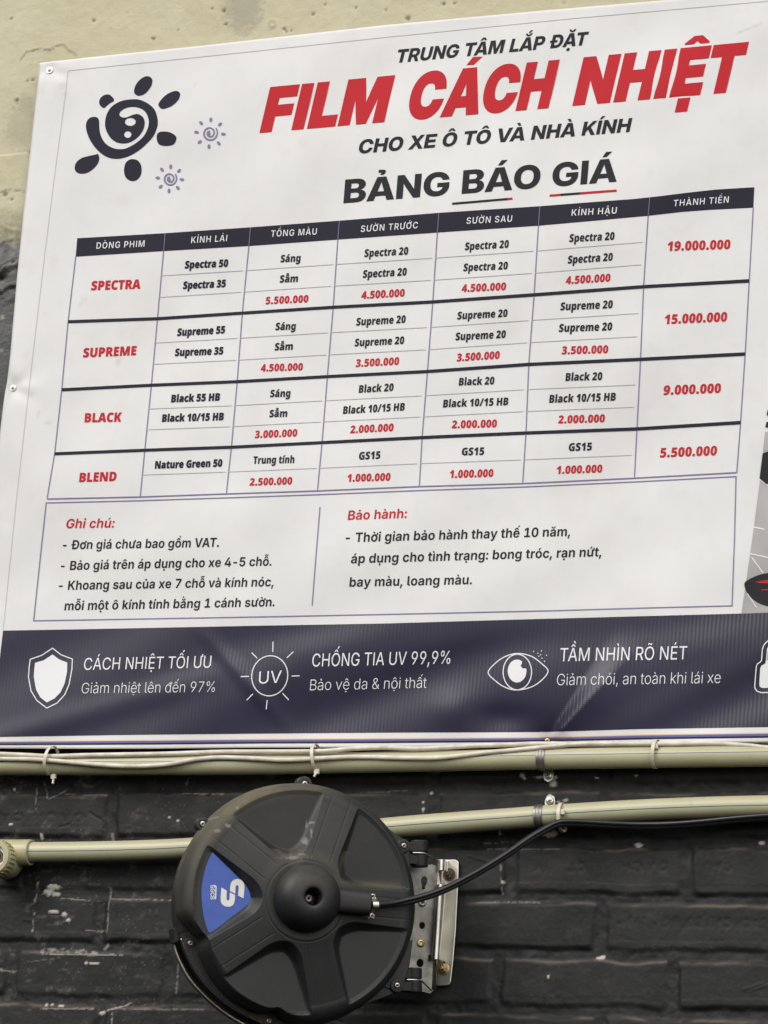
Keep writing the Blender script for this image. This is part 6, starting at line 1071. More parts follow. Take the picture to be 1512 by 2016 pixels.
def make_pipe(name, label, pts, r, lines):
    """pts: (px, py, depth) of the axis; lines: photo points along each printed blue line, or an angle"""
    q = spline([np.array(P(x, y, d)) for x, y, d in pts], 12)
    loc = tuple(np.mean(q, 0)); p, T, N = frames(q); seg = 180; vs = []; top = []; line = []; halo = []
    for i in range(len(p)):
        ups = Vector((0, 0, 1)); ups = (ups - T[i] * ups.dot(T[i])).normalized(); out = Vector((0, -1, 0)); out = (out - T[i] * out.dot(T[i]) - ups * out.dot(ups)).normalized()
        for k in range(seg):
            a = 2 * math.pi * k / seg
            vs.append(p[i] + out * math.cos(a) * r + ups * math.sin(a) * r)
            top.append(max(0, math.sin(a)) ** 1.5)
            dmin = min(abs((math.degrees(a) - l + 180) % 360 - 180) for l in lines)
            line.append(1.0 if dmin < 2.6 else 0.0); halo.append(max(0, 1 - dmin / 16) * .4)
    F = []
    for i in range(len(p) - 1):
        for k in range(seg): F.append((i * seg + k, i * seg + (k + 1) % seg, (i + 1) * seg + (k + 1) % seg, (i + 1) * seg + k))
    V = np.array([tuple(v) for v in vs]) - np.array(loc)
    o = big_mesh(name, V, np.array(F)[:, ::-1], M['pipe'], None, (('top', top), ('line', line), ('halo', halo)))
    o.location = loc
    return o
UPIPE = [(-60, 1507, .021), (0, 1506.5, .021), (300, 1506, .021), (500, 1505, .021), (750, 1500.5, .021), (1000, 1495.5, .021), (1260, 1491.5, .021), (1512, 1488, .021), (1640, 1486.5, .021)]
LPIPE = [(20, 1678, .022), (60, 1677.5, .022), (200, 1676, .022), (350, 1671, .022), (480, 1660, .022), (620, 1646, .022), (770, 1629.5, .022), (900, 1619, .022), (1010, 1611, .022), (1120, 1603, .022), (1260, 1595, .022), (1400, 1589.5, .022), (1512, 1587, .022), (1640, 1585, .022)]
PR_ = 0.0131
o = make_pipe('pipe', '', UPIPE, PR_, (9, -79)); tag(o, 'straight olive green plastic pipe right under the banner, carrying two white cables', 'pipe')
o = make_pipe('pipe', '', LPIPE, PR_, (-7,)); tag(o, 'olive green plastic pipe with thin blue line, passing behind the black hose reel', 'pipe')

# --- elbow at the left end of the lower pipe
c0 = P(-14, 1684, .026)
elb = thing('pipe_elbow', 'olive threaded elbow fitting with ribbed collar at left end of the lower pipe', 'pipe fitting', tuple(c0))
mb = MB()
sock = [np.array(P(x, 1678.5, .022)) for x in (-20, 0, 30, 61)]
tube(mb, sock, [.0172, .0172, .0172, .0172], M['fitting'], 40, caps=False)
e1 = np.array(P(61, 1678.5, .022)); e0 = np.array(P(54, 1678.5, .022)); ax = Vector(e1 - e0).normalized()
mt = Matrix.Translation(Vector(e1)) @ ax.to_track_quat('Z', 'Y').to_matrix().to_4x4()
lathe(mb, [(.0172, -.001), (.0170, .0008), (.0160, .0016), (.0150, .0016), (.0142, .0008), (.0135, -.004), (.0131, -.006)], M['fitting'], 48, mt)
cq = P(-13, 1687, .0545); mt = Matrix.Translation(Vector((cq[0], 0, cq[2]))) @ Vector((0, -1, 0)).to_track_quat('Z', 'Y').to_matrix().to_4x4()
lathe(mb, [(.0205, .008), (.0222, .014), (.0222, .034), (.0216, .0355), (.0236, .037), (.0236, .0535), (.0222, .0560), (.0165, .0560), (.0158, .0545), (.0158, .040), (0.00001, .040)], M['fitting'], 64, mt)
for k in range(26):
    a = 2 * math.pi * k / 26; rt = mt @ Matrix.Rotation(a, 4, 'Z')
    prism(mb, [(.0222, -.0013), (.0249, -.0009), (.0249, .0009), (.0222, .0013)], .037, .0525, M['fitting'], rt)
ob = mb.build('body', elb, tuple(c0), smooth=False)
ob.data.polygons.foreach_set('use_smooth', np.ones(len(ob.data.polygons), bool)); md = ob.modifiers.new('split', 'EDGE_SPLIT'); md.split_angle = math.radians(35)
mb = MB(); lathe(mb, [(.0156, .041), (.0150, .0505), (.0128, .0512), (.0118, .0500), (.0112, .041)], M['tape'], 40, mt)
tape = mb.build('thread_tape', elb, tuple(c0), smooth=True)
tx = [v for v in tape.data.vertices]
for v in tx:
    v.co += Vector((noise.noise(v.co * 260), noise.noise(v.co * 260 + Vector((9, 0, 0))), noise.noise(v.co * 240 + Vector((0, 5, 0))))) * .0016
mb = MB(); lathe(mb, [(.0108, .041), (.0105, .0475), (.0085, .048), (.0070, .046), (.0066, .042), (.00001, .042)], M['rust'], 32, mt); mb.build('plug', elb, tuple(c0), smooth=True)

# --- pipe clamps
def axis_at(pts, x):
    p = np.array(pts); y = np.interp(x, p[:, 0], p[:, 1]); d = np.interp(x, p[:, 0], p[:, 2])
    a = np.array(P(x - 15, np.interp(x - 15, p[:, 0], p[:, 1]), d)); b = np.array(P(x + 15, np.interp(x + 15, p[:, 0], p[:, 1]), d))
    return Vector(P(x, y, d)), Vector(b - a).normalized()
def ring_path(c, T, ru, ro, a0, a1, n=40, off=(0, 0)):
    up = (Vector((0, 0, 1)) - T * T.z).normalized(); out = (Vector((0, -1, 0)) + T * T.y); out = (out - up * out.dot(up)).normalized()
    return [c + out * (off[0] + ro * math.cos(a)) + up * (off[1] + ru * math.sin(a)) for a in np.linspace(a0, a1, n)]
def strap(mb, path, T, w, t, m):
    """flat band of width w along T following path"""
    n = len(path); vs = []; fs = []
    cen = sum(path, Vector()) / n
    for i in range(n):
        d = (path[min(i + 1, n - 1)] - path[max(i - 1, 0)]).normalized(); nn = d.cross(T).normalized()
        if nn.dot(path[i] - cen) < 0: nn = -nn
        for a, b in ((-w / 2, 0), (w / 2, 0), (w / 2, t), (w * .22, t), (w * .14, t * 1.7), (-w * .14, t * 1.7), (-w * .22, t), (-w / 2, t)): vs.append(path[i] + T * a + nn * b)
    k = 8
    for i in range(n - 1):
        for j in range(k): fs.append((i * k + j, i * k + (j + 1) % k, (i + 1) * k + (j + 1) % k, (i + 1) * k + j))
    fs += [tuple(range(k)), tuple(reversed(range((n - 1) * k, n * k)))]
    mb.add(vs, fs, m)
def clamp(px, pts, lug_px, lug_py, label, down):
    c, T = axis_at(pts, px); L = tuple(P(px, lug_py, 0.003))
    t = thing('pipe_clamp', label, 'pipe clamp', L, 'metal clamps holding the pipes to the wall')
    mb = MB(); r = PR_ + .0004
    strap(mb, ring_path(c, T, r, r, -math.pi * .72 if down else -math.pi * .6, math.pi * .6 if down else math.pi * .72), T, .0105, .0010, M['dull_steel']); mb.build('strap', t, L, smooth=False)
    lc = Vector(P(lug_px, lug_py, .004)); mb = MB()
    up = Vector((0, 0, 1)); sgn = 1 if down else -1
    a = [(-.0062, sgn * .012), (-.0068, 0), (-.005, -sgn * .0062), (0, -sgn * .0085), (.005, -sgn * .0062), (.0068, 0), (.0062, sgn * .012)]
    if not down: pass
    else: a = a[::-1]
    mt = Matrix.Translation(lc) @ Matrix(((1, 0, 0, 0), (0, 0, -1, 0), (0, 1, 0, 0), (0, 0, 0, 1)))
    prism(mb, a, -.0006, .0008, M['steel'], mt); bevel(mb.build('lug', t, L), .0003)
    cross_screw('screw', lug_px, lug_py, .0050, M['steel'], t, L, .0050, h=.0026, twist=.4)
clamp(1069, UPIPE, 1080, 1527, 'metal strap clamp on the upper pipe, its screw below it on a white patch', True)
clamp(1064, LPIPE, 1083, 1577.5, 'metal strap clamp on the lower pipe, its brass screw above the pipe', False)

# --- white cables tied along the upper pipe
def cable(name, label, pts, r, m, group=None, seg=12):
    q = spline([np.array(P(x, y, d)) for x, y, d in pts], 8); loc = tuple(np.mean(q, 0)); mb = MB()
    tube(mb, q, r, m, seg); o = mb.build(name, None, loc, smooth=True); o.location = loc
    return tag(o, label, 'cable', group)
cable('white_cable', 'upper of two white cables, disappearing behind the banner hem near the clamps',
      [(-60, 1483, .034), (0, 1484.5, .034), (60, 1487, .034), (102, 1489, .034), (165, 1487, .034), (250, 1485.5, .034), (330, 1484, .033), (430, 1480.5, .031), (500, 1480, .032), (630, 1479, .034), (700, 1473.5, .033), (760, 1472, .032), (830, 1474, .031),
       (930, 1468.5, .029), (1000, 1466.5, .026), (1060, 1464.5, .020), (1130, 1466, .013), (1250, 1467, .010), (1512, 1462, .010), (1640, 1460, .010)], .0031, M['cable_white'])
cable('white_cable', 'lower of two white cables, sagging across the upper pipe at the left',
      [(-60, 1493, .036), (0, 1494, .036), (60, 1495, .037), (102, 1497.5, .0375), (200, 1506, .0375), (265, 1508.5, .0375), (330, 1505, .0375), (380, 1496, .037), (430, 1491.5, .036), (500, 1493.5, .037), (560, 1496.5, .0375), (625, 1493.5, .0375), (700, 1490.5, .036), (800, 1492.5, .036),
       (870, 1491.5, .036), (960, 1481.5, .034), (1000, 1478, .033), (1068, 1471.5, .031), (1140, 1465, .029), (1230, 1464.5, .028), (1320, 1464.5, .028), (1400, 1463.5, .027), (1470, 1468, .028), (1512, 1472.5, .029), (1640, 1485, .035)], .0031, M['cable_white'])

# --- cable ties
def tie(px, pts, label, head, tail, ru, ro, off, w=.0042, slant=0.0):
    c, T = axis_at(pts, px); T2 = (T + Vector((0, 0, slant))).normalized()
    L = tuple(c); t = thing('cable_tie', label, 'cable tie', L, 'white nylon cable ties round the pipes')
    mb = MB(); path = ring_path(c, T, ru, ro, -math.pi * 1.0, math.pi * 1.0, 64, off)
    path = [q + T * slant * (q - c).z for q in path]
    n = len(path); vs = []; fs = []; cen = sum(path, Vector()) / n
    for i in range(n):
        d = (path[min(i + 1, n - 1)] - path[max(i - 1, 0)]).normalized(); nn = d.cross(T).normalized()
        if nn.dot(path[i] - cen) < 0: nn = -nn
        for a, b in ((-w / 2, 0), (w / 2, 0), (w / 2, .0011), (-w / 2, .0011)): vs.append(path[i] + T * a + nn * b)
    for i in range(n - 1):
        for j in range(4): fs.append((i * 4 + j, i * 4 + (j + 1) % 4, (i + 1) * 4 + (j + 1) % 4, (i + 1) * 4 + j))
    mb.add(vs, fs, M['tie']); mb.build('strap', t, L)
    hx, hy, hd = head; h0 = Vector(P(hx, hy, hd)); mb = MB()
    mt = Matrix.Translation(h0) @ Matrix(((1, 0, 0, 0), (0, 0, -1, 0), (0, 1, 0, 0), (0, 0, 0, 1))) @ Matrix.Rotation(slant, 4, 'Z')
    prism(mb, [(-.0034, -.0032), (.0034, -.0032), (.0034, .0032), (-.0034, .0032)], -.002, .0022, M['tie'], mt); bevel(mb.build('head', t, L), .0006)
    if tail:
        mb = MB(); pp = [h0] + [Vector(P(*q)) for q in tail]; tube(mb, spline([np.array(q) for q in pp], 4), .0016, M['tie'], 6); mb.build('tail', t, L)
tie(101, UPIPE, 'white cable tie at far left, its tail hanging under the upper pipe', (105.5, 1529, .025), [(105, 1536, .026), (104, 1543, .027)], .0185, .0185, (.0028, .0055), slant=.12)
tie(626, UPIPE, 'white cable tie on the upper pipe just above the hose reel', (624, 1519, .032), [(621, 1524, .034), (618, 1529, .035)], .0182, .0182, (.0028, .0055), slant=-.14)
tie(1291, UPIPE, 'white cable tie on the upper pipe right of the metal clamps', (1290, 1470, .033), None, .0172, .0160, (.0012, .0040), slant=.06)
tie(1108, LPIPE, 'white cable tie fixing the black cable to the lower pipe', (1106.5, 1599, .038), None, .0172, .0175, (.0022, -.0040), slant=.02)
# ================================================================ hose reel
CEN = Vector(P(578.5, 1781, 0.172))
n_ = Vector(RT) * .27 + Vector(UP) * .20 - Vector(FW) * .942; n_.normalize()
x_ = Vector(RT) - n_ * Vector(RT).dot(n_); x_.normalize(); y_ = n_.cross(x_)
RM = Matrix(((x_.x, y_.x, n_.x, CEN.x), (x_.y, y_.y, n_.y, CEN.y), (x_.z, y_.z, n_.z, CEN.z), (0, 0, 0, 1)))
RI = RM.inverted()
def PRL(px, py, z=0.0):
    """photo pixel -> the reel's own coordinates on its plane at height z"""
    v = Vector((px - 756.0) * RT - (py - 1008.0) * UP + FPX * FW)
    a = RI @ Vector(CAM); b = RI.to_3x3() @ v
    t = (z - a.z) / b.z; q = a + b * t
    return Vector((q.x, q.y, z))
reel = thing('hose_reel', 'round black plastic hose reel with blue sticker, central hub and dusty top rim', 'hose reel')
reel.matrix_world = RM
R0 = 0.1460
def reel_plastic():
    m, nt, b = new_mat('dusty_black_plastic')
    c = mix(nt, ramp(nt, nz(nt, 18), .3, .7), (0.0135, 0.0142, 0.0150), (0.020, 0.0208, 0.0215))
    d = mul(nt, attr(nt, 'dust'), ramp(nt, nz(nt, 22, 8, .7), .25, .7, .25, 1.0))
    c = mix(nt, d, c, (0.185, 0.160, 0.105))
    c = mix(nt, attr(nt, 'chalk'), c, (0.20, 0.195, 0.18))
    c = mix(nt, ramp(nt, nz(nt, 420, 2), .66, .74, 0, .12), c, (0.25, 0.24, 0.2))
    nt.links.new(c, b.inputs['Base Color'])
    nt.links.new(ramp(nt, d, 0, .6, .43, .85), b.inputs['Roughness'])
    b.inputs['Specular IOR Level'].default_value = .42
    bp = nt.nodes.new('ShaderNodeBump'); bp.inputs['Strength'].default_value = 0.32; bp.inputs['Distance'].default_value = 0.0006
    nt.links.new(nz(nt, 1400, 2), bp.inputs['Height']); nt.links.new(bp.outputs[0], b.inputs['Normal'])
    return m
M['reel'] = reel_plastic()
PK = [math.radians(33 + 72 * k) for k in range(5)]
FLOOR = 0.0415
def cone(r): return 0.0575 - 0.155 * np.clip(r - .046, 0, 1)
def build_cover():
    nth = 1000
    # rings: face, rounded shoulder, side wall
    rf = np.linspace(.030, .1230, 118); sh = np.linspace(0, math.pi / 2, 26)[1:]; sw = np.linspace(0, 1, 16)[1:]
    th = np.arange(nth) * 2 * math.pi / nth
    def win(a, lo, hi, s=8):
        d = np.degrees(a) % 360; return sstep(lo - s, lo + s, d) * sstep(hi + s, hi - s, d)
    edge_px = [(366, 1815), (375, 1840), (385, 1862), (409, 1919), (447, 1965), (495, 1992), (539, 2005), (580, 2018)]
    qs = [PRL(x, y, .004) for x, y in edge_px]; ea = [math.degrees(math.atan2(q.y, q.x)) % 360 for q in qs]; er = [math.hypot(q.x, q.y) for q in qs]
    Rm = R0 + np.minimum(0, np.interp(np.degrees(th), ea, er) - R0) * win(th, ea[0], ea[-1], 6)
    for sx, sy in ((375, 1857), (530, 2010)):                  # the wall bends in round the two lower screws
        q = PRL(sx, sy, .004); a0 = math.atan2(q.y, q.x) % (2 * math.pi)
        Rm = Rm - .006 * np.exp(-((np.degrees(th - a0) + 180) % 360 - 180) ** 2 / 14.0)
    rows_r = []; rows_z = []
    z126 = cone(.1230); kk = 0
    for r in rf: rows_r.append(np.full(nth, r)); rows_z.append(np.full(nth, cone(r)))
    for a in sh:
        rows_r.append(.1230 + (Rm - .002 - .1230) * math.sin(a) ** .9); rows_z.append(np.full(nth, z126 - .017 * (1 - math.cos(a))))
    zt = z126 - .017
    for s in sw: rows_r.append(Rm - .002 * (1 - s)); rows_z.append(np.full(nth, zt * (1 - s)))
    Rg = np.array(rows_r); Zg = np.array(rows_z); TH = np.broadcast_to(th, Rg.shape)
    X = Rg * np.cos(TH); Y = Rg * np.sin(TH)
    # five wedge pockets sunk into the face
    fl = np.zeros(Rg.shape)
    for a in PK:
        u = X * math.cos(a) + Y * math.sin(a); v = -X * math.sin(a) + Y * math.cos(a)
        sl = .66; e1 = (sl * (u - .0310) - np.abs(v)) / math.hypot(1, sl)
        d = smin(e1, u - .0520, .016); d = smin(d, .1340 - Rg, .004)
        wall = Zg - np.clip(d, 0, 1) * 1.45
        zp = np.maximum(np.minimum(Zg, wall), FLOOR)
        zp = zp + .0009 * np.exp(-((wall - FLOOR) / .0016) ** 2) * (d > .002)
        inside = (d > 0) & (Rg < .1340)
        Zg = np.where(inside, np.minimum(Zg, zp), Zg)
        fl = np.maximum(fl, inside.astype(float))
        # thin mould line beside each rib
        for sgn in (-1, 1):
            b2 = a + sgn * math.radians(36)
            vv = np.abs((-X * math.sin(b2) + Y * math.cos(b2)) - sgn * -.0118); uu = X * math.cos(b2) + Y * math.sin(b2)
            Zg = Zg - .0003 * np.exp(-(vv / .0007) ** 2) * (uu > .054) * (Rg < .138) * (d < -.001)
    Zg = Zg - .0004 * np.exp(-((Rg - .0485) / .0008) ** 2)
    # dust lies on what faces up: the top of the wall and shoulder, pocket floors' lower lips
    gy = np.zeros_like(Rg)
    ph = np.degrees(TH) % 360
    up_ = np.sin(TH)
    band = np.exp(-((Rg - .1385) / .009) ** 2) + (Zg < .036)
    dust = np.clip(band, 0, 1) * .8 * sstep(0.1, .75, up_) * sstep(60, 100, ph) * sstep(200, 130, ph)
    dust = np.maximum(dust, .35 * np.clip(band, 0, 1) * sstep(215, 150, ph) * (ph > 90))
    dust = np.maximum(dust, .055 * sstep(-.6, .9, up_) * sstep(.35, .7, vnoise(X + 1, Y + 1, 25, 52)))
    for a in (PK[0], PK[1]):                                     # lower lips of the two upper pockets
        u = X * math.cos(a) + Y * math.sin(a); v = -X * math.sin(a) + Y * math.cos(a)
        d = (.66 * (u - .0310) - np.abs(v)) / math.hypot(1, .66)
        lip = np.exp(-((d - .006) / .005) ** 2) * (Y < .062) * (Rg < .125)
        dust = np.maximum(dust, .45 * lip)
    ring = np.exp(-((Rg - .056) / .008) ** 2) * sstep(.2, .9, up_); dust = np.maximum(dust, .3 * ring)
    jag = vnoise(X + 1, Y + 1, 420, 51) - .5
    chalk = np.zeros_like(Rg)
    for px, py, rx, ry in ((427, 1636, .004, .003), (448, 1626, .0045, .0028), (600, 1655, .002, .008), (604, 1622, .0016, .005), (612, 1620, .004, .0018), (598, 1657, .004, .005), (588, 1684, .005, .0016), (570, 1690, .010, .003),
                           (468, 1590, .003, .003), (430, 1607, .003, .002), (610, 1640, .0012, .009)):
        q = PRL(px, py, .043); chalk = np.maximum(chalk, .75 * sstep(1.1, .4, np.hypot((X - q.x) / rx, (Y - q.y) / ry) + jag * 1.2))
    q = PRL(578, 1688, .05); chalk = np.maximum(chalk, .35 * sstep(1.1, .2, np.hypot((X - q.x) / .022, (Y - q.y) / .006) + jag))
    V = np.stack([X, Y, Zg], -1).reshape(-1, 3); nr = Rg.shape[0]
    i = np.arange(nr * nth).reshape(nr, nth); j = np.roll(i, -1, 1)
    F = np.stack([i[:-1], i[1:], j[1:], j[:-1]], -1).reshape(-1, 4)
    o = big_mesh('front_cover', V, F, M['reel'], reel, (('dust', dust), ('chalk', chalk)))
    return o
build_cover()
def const_attr(o, **kw):
    n = len(o.data.vertices)
    for k, v in kw.items():
        a = o.data.attributes.new(k, 'FLOAT', 'POINT'); a.data.foreach_set('value', np.full(n, v, np.float32))
# rear half and flange
mb = MB()
lathe(mb, [(R0 - .02, .0004), (.1462, .0004), (.1472, -.0008), (.1472, -.0050), (.1460, -.0062), (.1435, -.0065), (.1420, -.045), (.137, -.056), (.124, -.062), (.03, -.064), (.00001, -.064)], M['reel'], 160)
rear = mb.build('rear_cover', reel, smooth=True); rear.modifiers.new('split', 'EDGE_SPLIT').split_angle = math.radians(40)
at = rear.data.attributes.new('dust', 'FLOAT', 'POINT'); at.data.foreach_set('value', np.array([.8 * max(0, min(1, v.co.y / .11)) * (1 if v.co.x < .05 else .3) for v in rear.data.vertices], np.float32))
# screw lugs on the rim
def reel_screw(q, r=.0034, h=.0024, name='screw', m='steel', parent=None, socket=True):
    mt = Matrix.Translation(q); mb = MB()
    lathe(mb, [(r, -.002), (r, h * .5), (r * .88, h * .85), (r * .60, h), (r * .56, h), (r * .46, h * .35), (.00001, h * .3)], M[m], 20, mt)
    if socket: prism(mb, [(r * .42 * math.cos(k * math.pi / 3), r * .42 * math.sin(k * math.pi / 3)) for k in range(6)], h * .30, h * .42, M['screw_slot'], mt)
    return mb.build(name, parent or reel, smooth=False)
for sx, sy, z, rad in ((399, 1622, .002, .0082), (600, 1543, .002, .0095), (795, 1665, .004, .0085), (782, 1940, .004, .0085), (375, 1857, .003, .0075), (530, 2010, .003, .0075)):
    q = PRL(sx, sy, z); mb = MB(); mt = Matrix.Translation((q.x, q.y, 0))
    lathe(mb, [(rad * 1.05, -.012), (rad, z - .0014), (rad * .9, z - .0004), (rad * .62, z - .0002), (rad * .58, z - .0012), (.00001, z - .0012)], M['reel'], 28, mt)
    # web joining the boss to the rim
    a = math.atan2(q.y, q.x); rr = math.hypot(q.x, q.y); w = rad * 1.35
    p2 = [(rr - .016, -w), (rr + .001, -rad * .72), (rr + .001, rad * .72), (rr - .016, w)]
    prism(mb, p2, -.010, z - .0022, M['reel'], Matrix.Rotation(a, 4, 'Z'))
    lug = mb.build('lug', reel); const_attr(lug, dust=.04 if sy < 1700 else 0.0)
    reel_screw(Vector((q.x, q.y, z - .001)), parent=lug)
# lower-left flange strip in front of the hose mouth
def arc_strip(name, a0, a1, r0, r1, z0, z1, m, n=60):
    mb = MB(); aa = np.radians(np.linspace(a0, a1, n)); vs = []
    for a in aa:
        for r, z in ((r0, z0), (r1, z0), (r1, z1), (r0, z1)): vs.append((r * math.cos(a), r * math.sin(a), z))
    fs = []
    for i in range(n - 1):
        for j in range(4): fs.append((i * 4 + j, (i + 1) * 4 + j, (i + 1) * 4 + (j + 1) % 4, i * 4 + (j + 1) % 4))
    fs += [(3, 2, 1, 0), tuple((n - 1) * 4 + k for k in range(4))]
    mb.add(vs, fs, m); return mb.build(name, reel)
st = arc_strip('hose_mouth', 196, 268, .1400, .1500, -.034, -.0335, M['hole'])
outer = spline([np.array(PRL(x, y, .0022)) for x, y in ((352, 1836), (357, 1848), (371, 1880), (399, 1925), (440, 1967), (490, 2000), (540, 2024), (590, 2038))], 6); mb = MB(); vs = []
for q in outer:
    for k, z in ((.84, -.006), (1, -.006), (1, .0022), (.84, .0022)): vs.append((q[0] * k, q[1] * k, z))
n = len(outer); mb.add(vs, [(i * 4 + j, (i + 1) * 4 + j, (i + 1) * 4 + (j + 1) % 4, i * 4 + (j + 1) % 4) for i in range(n - 1) for j in range(4)] + [(3, 2, 1, 0), tuple((n - 1) * 4 + k for k in range(4))], M['reel'])
o = mb.build('flange_strip', reel); const_attr(o, dust=0.04); bevel(o, .0008)
for nm, pg in (('hinge_arm', [(730, 1602), (770, 1636), (800, 1656), (806, 1672), (806, 1700), (812, 1760), (770, 1760), (720, 1650)]), ('hinge_arm', [(812, 1850), (806, 1900), (796, 1932), (786, 1951), (760, 1962), (722, 1977), (680, 1998), (700, 1940), (770, 1860)])):
    mb = MB(); prism(mb, [(q.x, q.y) for q in [PRL(x, y, -.003) for x, y in pg]][::-1], -.010, -.0012, M['reel']); o = mb.build(nm, reel); const_attr(o, dust=0.0); bevel(o, .0010)
def rod(pts, z, rad, m):
    mb = MB(); tube(mb, [Vector(q) for q in spline([np.array(PRL(x, y, z)) for x, y in pts], 8)], rad, m, 12); return mb.build('guide_rod', reel, smooth=True)
rod([(357, 1848), (371, 1880), (399, 1925), (440, 1967), (490, 2000), (540, 2024), (600, 2042)], .0005, .0013, M['chrome'])
rod([(342, 1857), (352, 1888), (374, 1928), (409, 1966), (449, 1998), (495, 2024), (550, 2046)], -.0280, .0034, M['chrome'])
# stop block at the top end of the mouth
q = PRL(352, 1842, -.008); mb = MB()
mt = Matrix.Translation((q.x, q.y, -.014)) @ Matrix.Rotation(math.radians(28), 4, 'Z')
prism(mb, [(-.010, -.006), (.012, -.006), (.014, .004), (-.004, .012)], -.014, .012, M['black_plastic'], mt); bevel(mb.build('stop_block', reel), .0015)
# hub
hc = PRL(609, 1768, .072); mt = Matrix.Translation((hc.x, hc.y, 0)); mb = MB()
hp = [(.0400, .050), (.0400, .0640), (.0394, .0700), (.0374, .0770), (.0340, .0830), (.0290, .0880), (.0230, .0912), (.0165, .0926), (.0125, .0926), (.0108, .0918), (.0100, .0900), (.0096, .0600), (.00001, .0598)]
lathe(mb, [(p[0], p[1]) for p in spline([np.array(p) for p in hp[:9]], 4)] + hp[9:], M['reel'], 72, mt)
hub = mb.build('hub', reel, smooth=True); hub.modifiers.new('split', 'EDGE_SPLIT').split_angle = math.radians(38)
at = hub.data.attributes.new('dust', 'FLOAT', 'POINT'); at.data.foreach_set('value', np.array([.30 * max(0, (v.co.y - hc.y) / .04) for v in hub.data.vertices], np.float32))
reel_screw(Vector((hc.x, hc.y, .0680)), .0052, .004, 'hub_bolt', 'steel', hub); mb = MB()
lathe(mb, [(.0062, .058), (.0062, .0675), (.0080, .0685), (.0080, .058)], M['black_plastic'], 24, mt); mb.build('bolt_collar', hub)
# cable outlet, its saddle clamp
a = PRL(655, 1772, .066); b2 = PRL(727, 1779, .066); mb = MB(); dv = (b2 - a)
prof = [(math.cos(t) * (1.0), math.sin(t) * (.85)) for t in np.linspace(0, 2 * math.pi, 28, endpoint=False)]
pr2 = [(max(-1, min(1, math.copysign(abs(c) ** .6, c))), math.copysign(abs(s) ** .6, s) * .8) for c, s in [(math.cos(t), math.sin(t)) for t in np.linspace(0, 2 * math.pi, 32, endpoint=False)]]
tube(mb, [a - dv * .1, a + dv * .5, a + dv * .98, b2], [.0148, .0140, .0138, .0128], M['reel'], prof=[(y, x) for x, y in pr2]); sp = mb.build('cable_outlet', reel, smooth=True)
sp.modifiers.new('split', 'EDGE_SPLIT').split_angle = math.radians(40); const_attr(sp, dust=.06)
c1 = PRL(736, 1783, .069); s1 = PRL(732.5, 1765, .064); s2 = PRL(731, 1803.5, .064); mb = MB()
arch = [s1 + Vector((0, .0028, .0)), s1 + Vector((.001, -.002, .0004)), s1 + Vector((.0022, -.0046, .004)), c1 + Vector((.001, .004, .006)), c1 + Vector((.001, -.003, .006)), s2 + Vector((.0024, .0048, .004)), s2 + Vector((.001, .002, .0004)), s2 + Vector((0, -.0028, 0))]
pth = [Vector(p) for p in spline([np.array(p) for p in arch], 5)]
vs = []; n = len(pth)
for i in range(n):
    d = (pth[min(i + 1, n - 1)] - pth[max(i - 1, 0)]).normalized(); X1 = Vector((1, 0, 0)); nn = X1.cross(d).normalized()
    for u, w in ((-.0036, 0), (.0036, 0), (.0036, .0012), (-.0036, .0012)): vs.append(pth[i] + X1 * u + nn * w)
fs = [(i * 4 + j, i * 4 + (j + 1) % 4, (i + 1) * 4 + (j + 1) % 4, (i + 1) * 4 + j) for i in range(n - 1) for j in range(4)] + [(0, 1, 2, 3), tuple((n - 1) * 4 + k for k in (3, 2, 1, 0))]
mb.add(vs, fs, M['steel']); sad = mb.build('saddle_clamp', reel)
for s in (s1, s2): reel_screw(s + Vector((.0002, 0, .001)), .0034, .0026, 'screw', 'steel', sad)
# sticker in the left pocket
k11 = 130 / 1417.
def KL(pts, z): return [PRL(385 + x * k11, 1660 + y * k11, z) for x, y in pts]
def flat(name, loops, z, m, parent, evenodd=False):
    cs_ = [np.array([(p.x, p.y) for p in l]) for l in loops]
    S_ = 1000.0; v, f = fill([c * S_ for c in cs_], evenodd); mb = MB(); mb.add([(x / S_, y / S_, z) for x, y in v], f, m); return mb.build(name, parent)
ol = [(455, 100), (500, 140), (640, 280), (800, 440), (930, 555), (1050, 670), (1130, 770), (1200, 890), (1240, 990), (1245, 1080), (1215, 1190), (1150, 1285), (1030, 1390), (900, 1490), (750, 1605), (600, 1720), (470, 1820), (335, 1910), (300, 1917), (272, 1895), (230, 1780), (170, 1550), (132, 1250), (126, 1000), (160, 750), (230, 480), (320, 270), (405, 125)]
zs_ = FLOOR + .0006
stick = flat('sticker', [KL(spline(ol, 4, True), zs_)], zs_, M['sticker'], reel)
u1 = spline([(735, 1025), (742, 930), (762, 850), (815, 790), (890, 768), (975, 790), (1028, 850), (1047, 920), (1040, 1050), (1028, 1185)], 4) + [np.array(p, float) for p in ((970, 1157), (912, 1125), (918, 1040), (925, 940), (912, 908), (887, 899), (864, 912), (857, 950), (850, 1085))]
u2 = [np.array(p, float) for p in ((555, 950), (610, 985), (668, 1018), (662, 1190), (674, 1224), (695, 1233), (718, 1220), (726, 1190), (730, 1120), (737, 1055), (848, 1115))] + spline([(843, 1200), (820, 1300), (765, 1352), (690, 1365), (610, 1345), (555, 1290), (535, 1200), (543, 1070)], 4)
mb = MB(); S_ = 1000.0
def addflat(loops, z, m):
    v, f = fill([np.array([(p.x, p.y) for p in l]) * S_ for l in loops]); mb.add([(x / S_, y / S_, z) for x, y in v], f, m)
addflat([KL(u1, zs_)], zs_ + .0004, M['sticker_white']); addflat([KL(u2, zs_)], zs_ + .0004, M['sticker_white'])
t, v, f = layout('SGCB', 'note', -20)
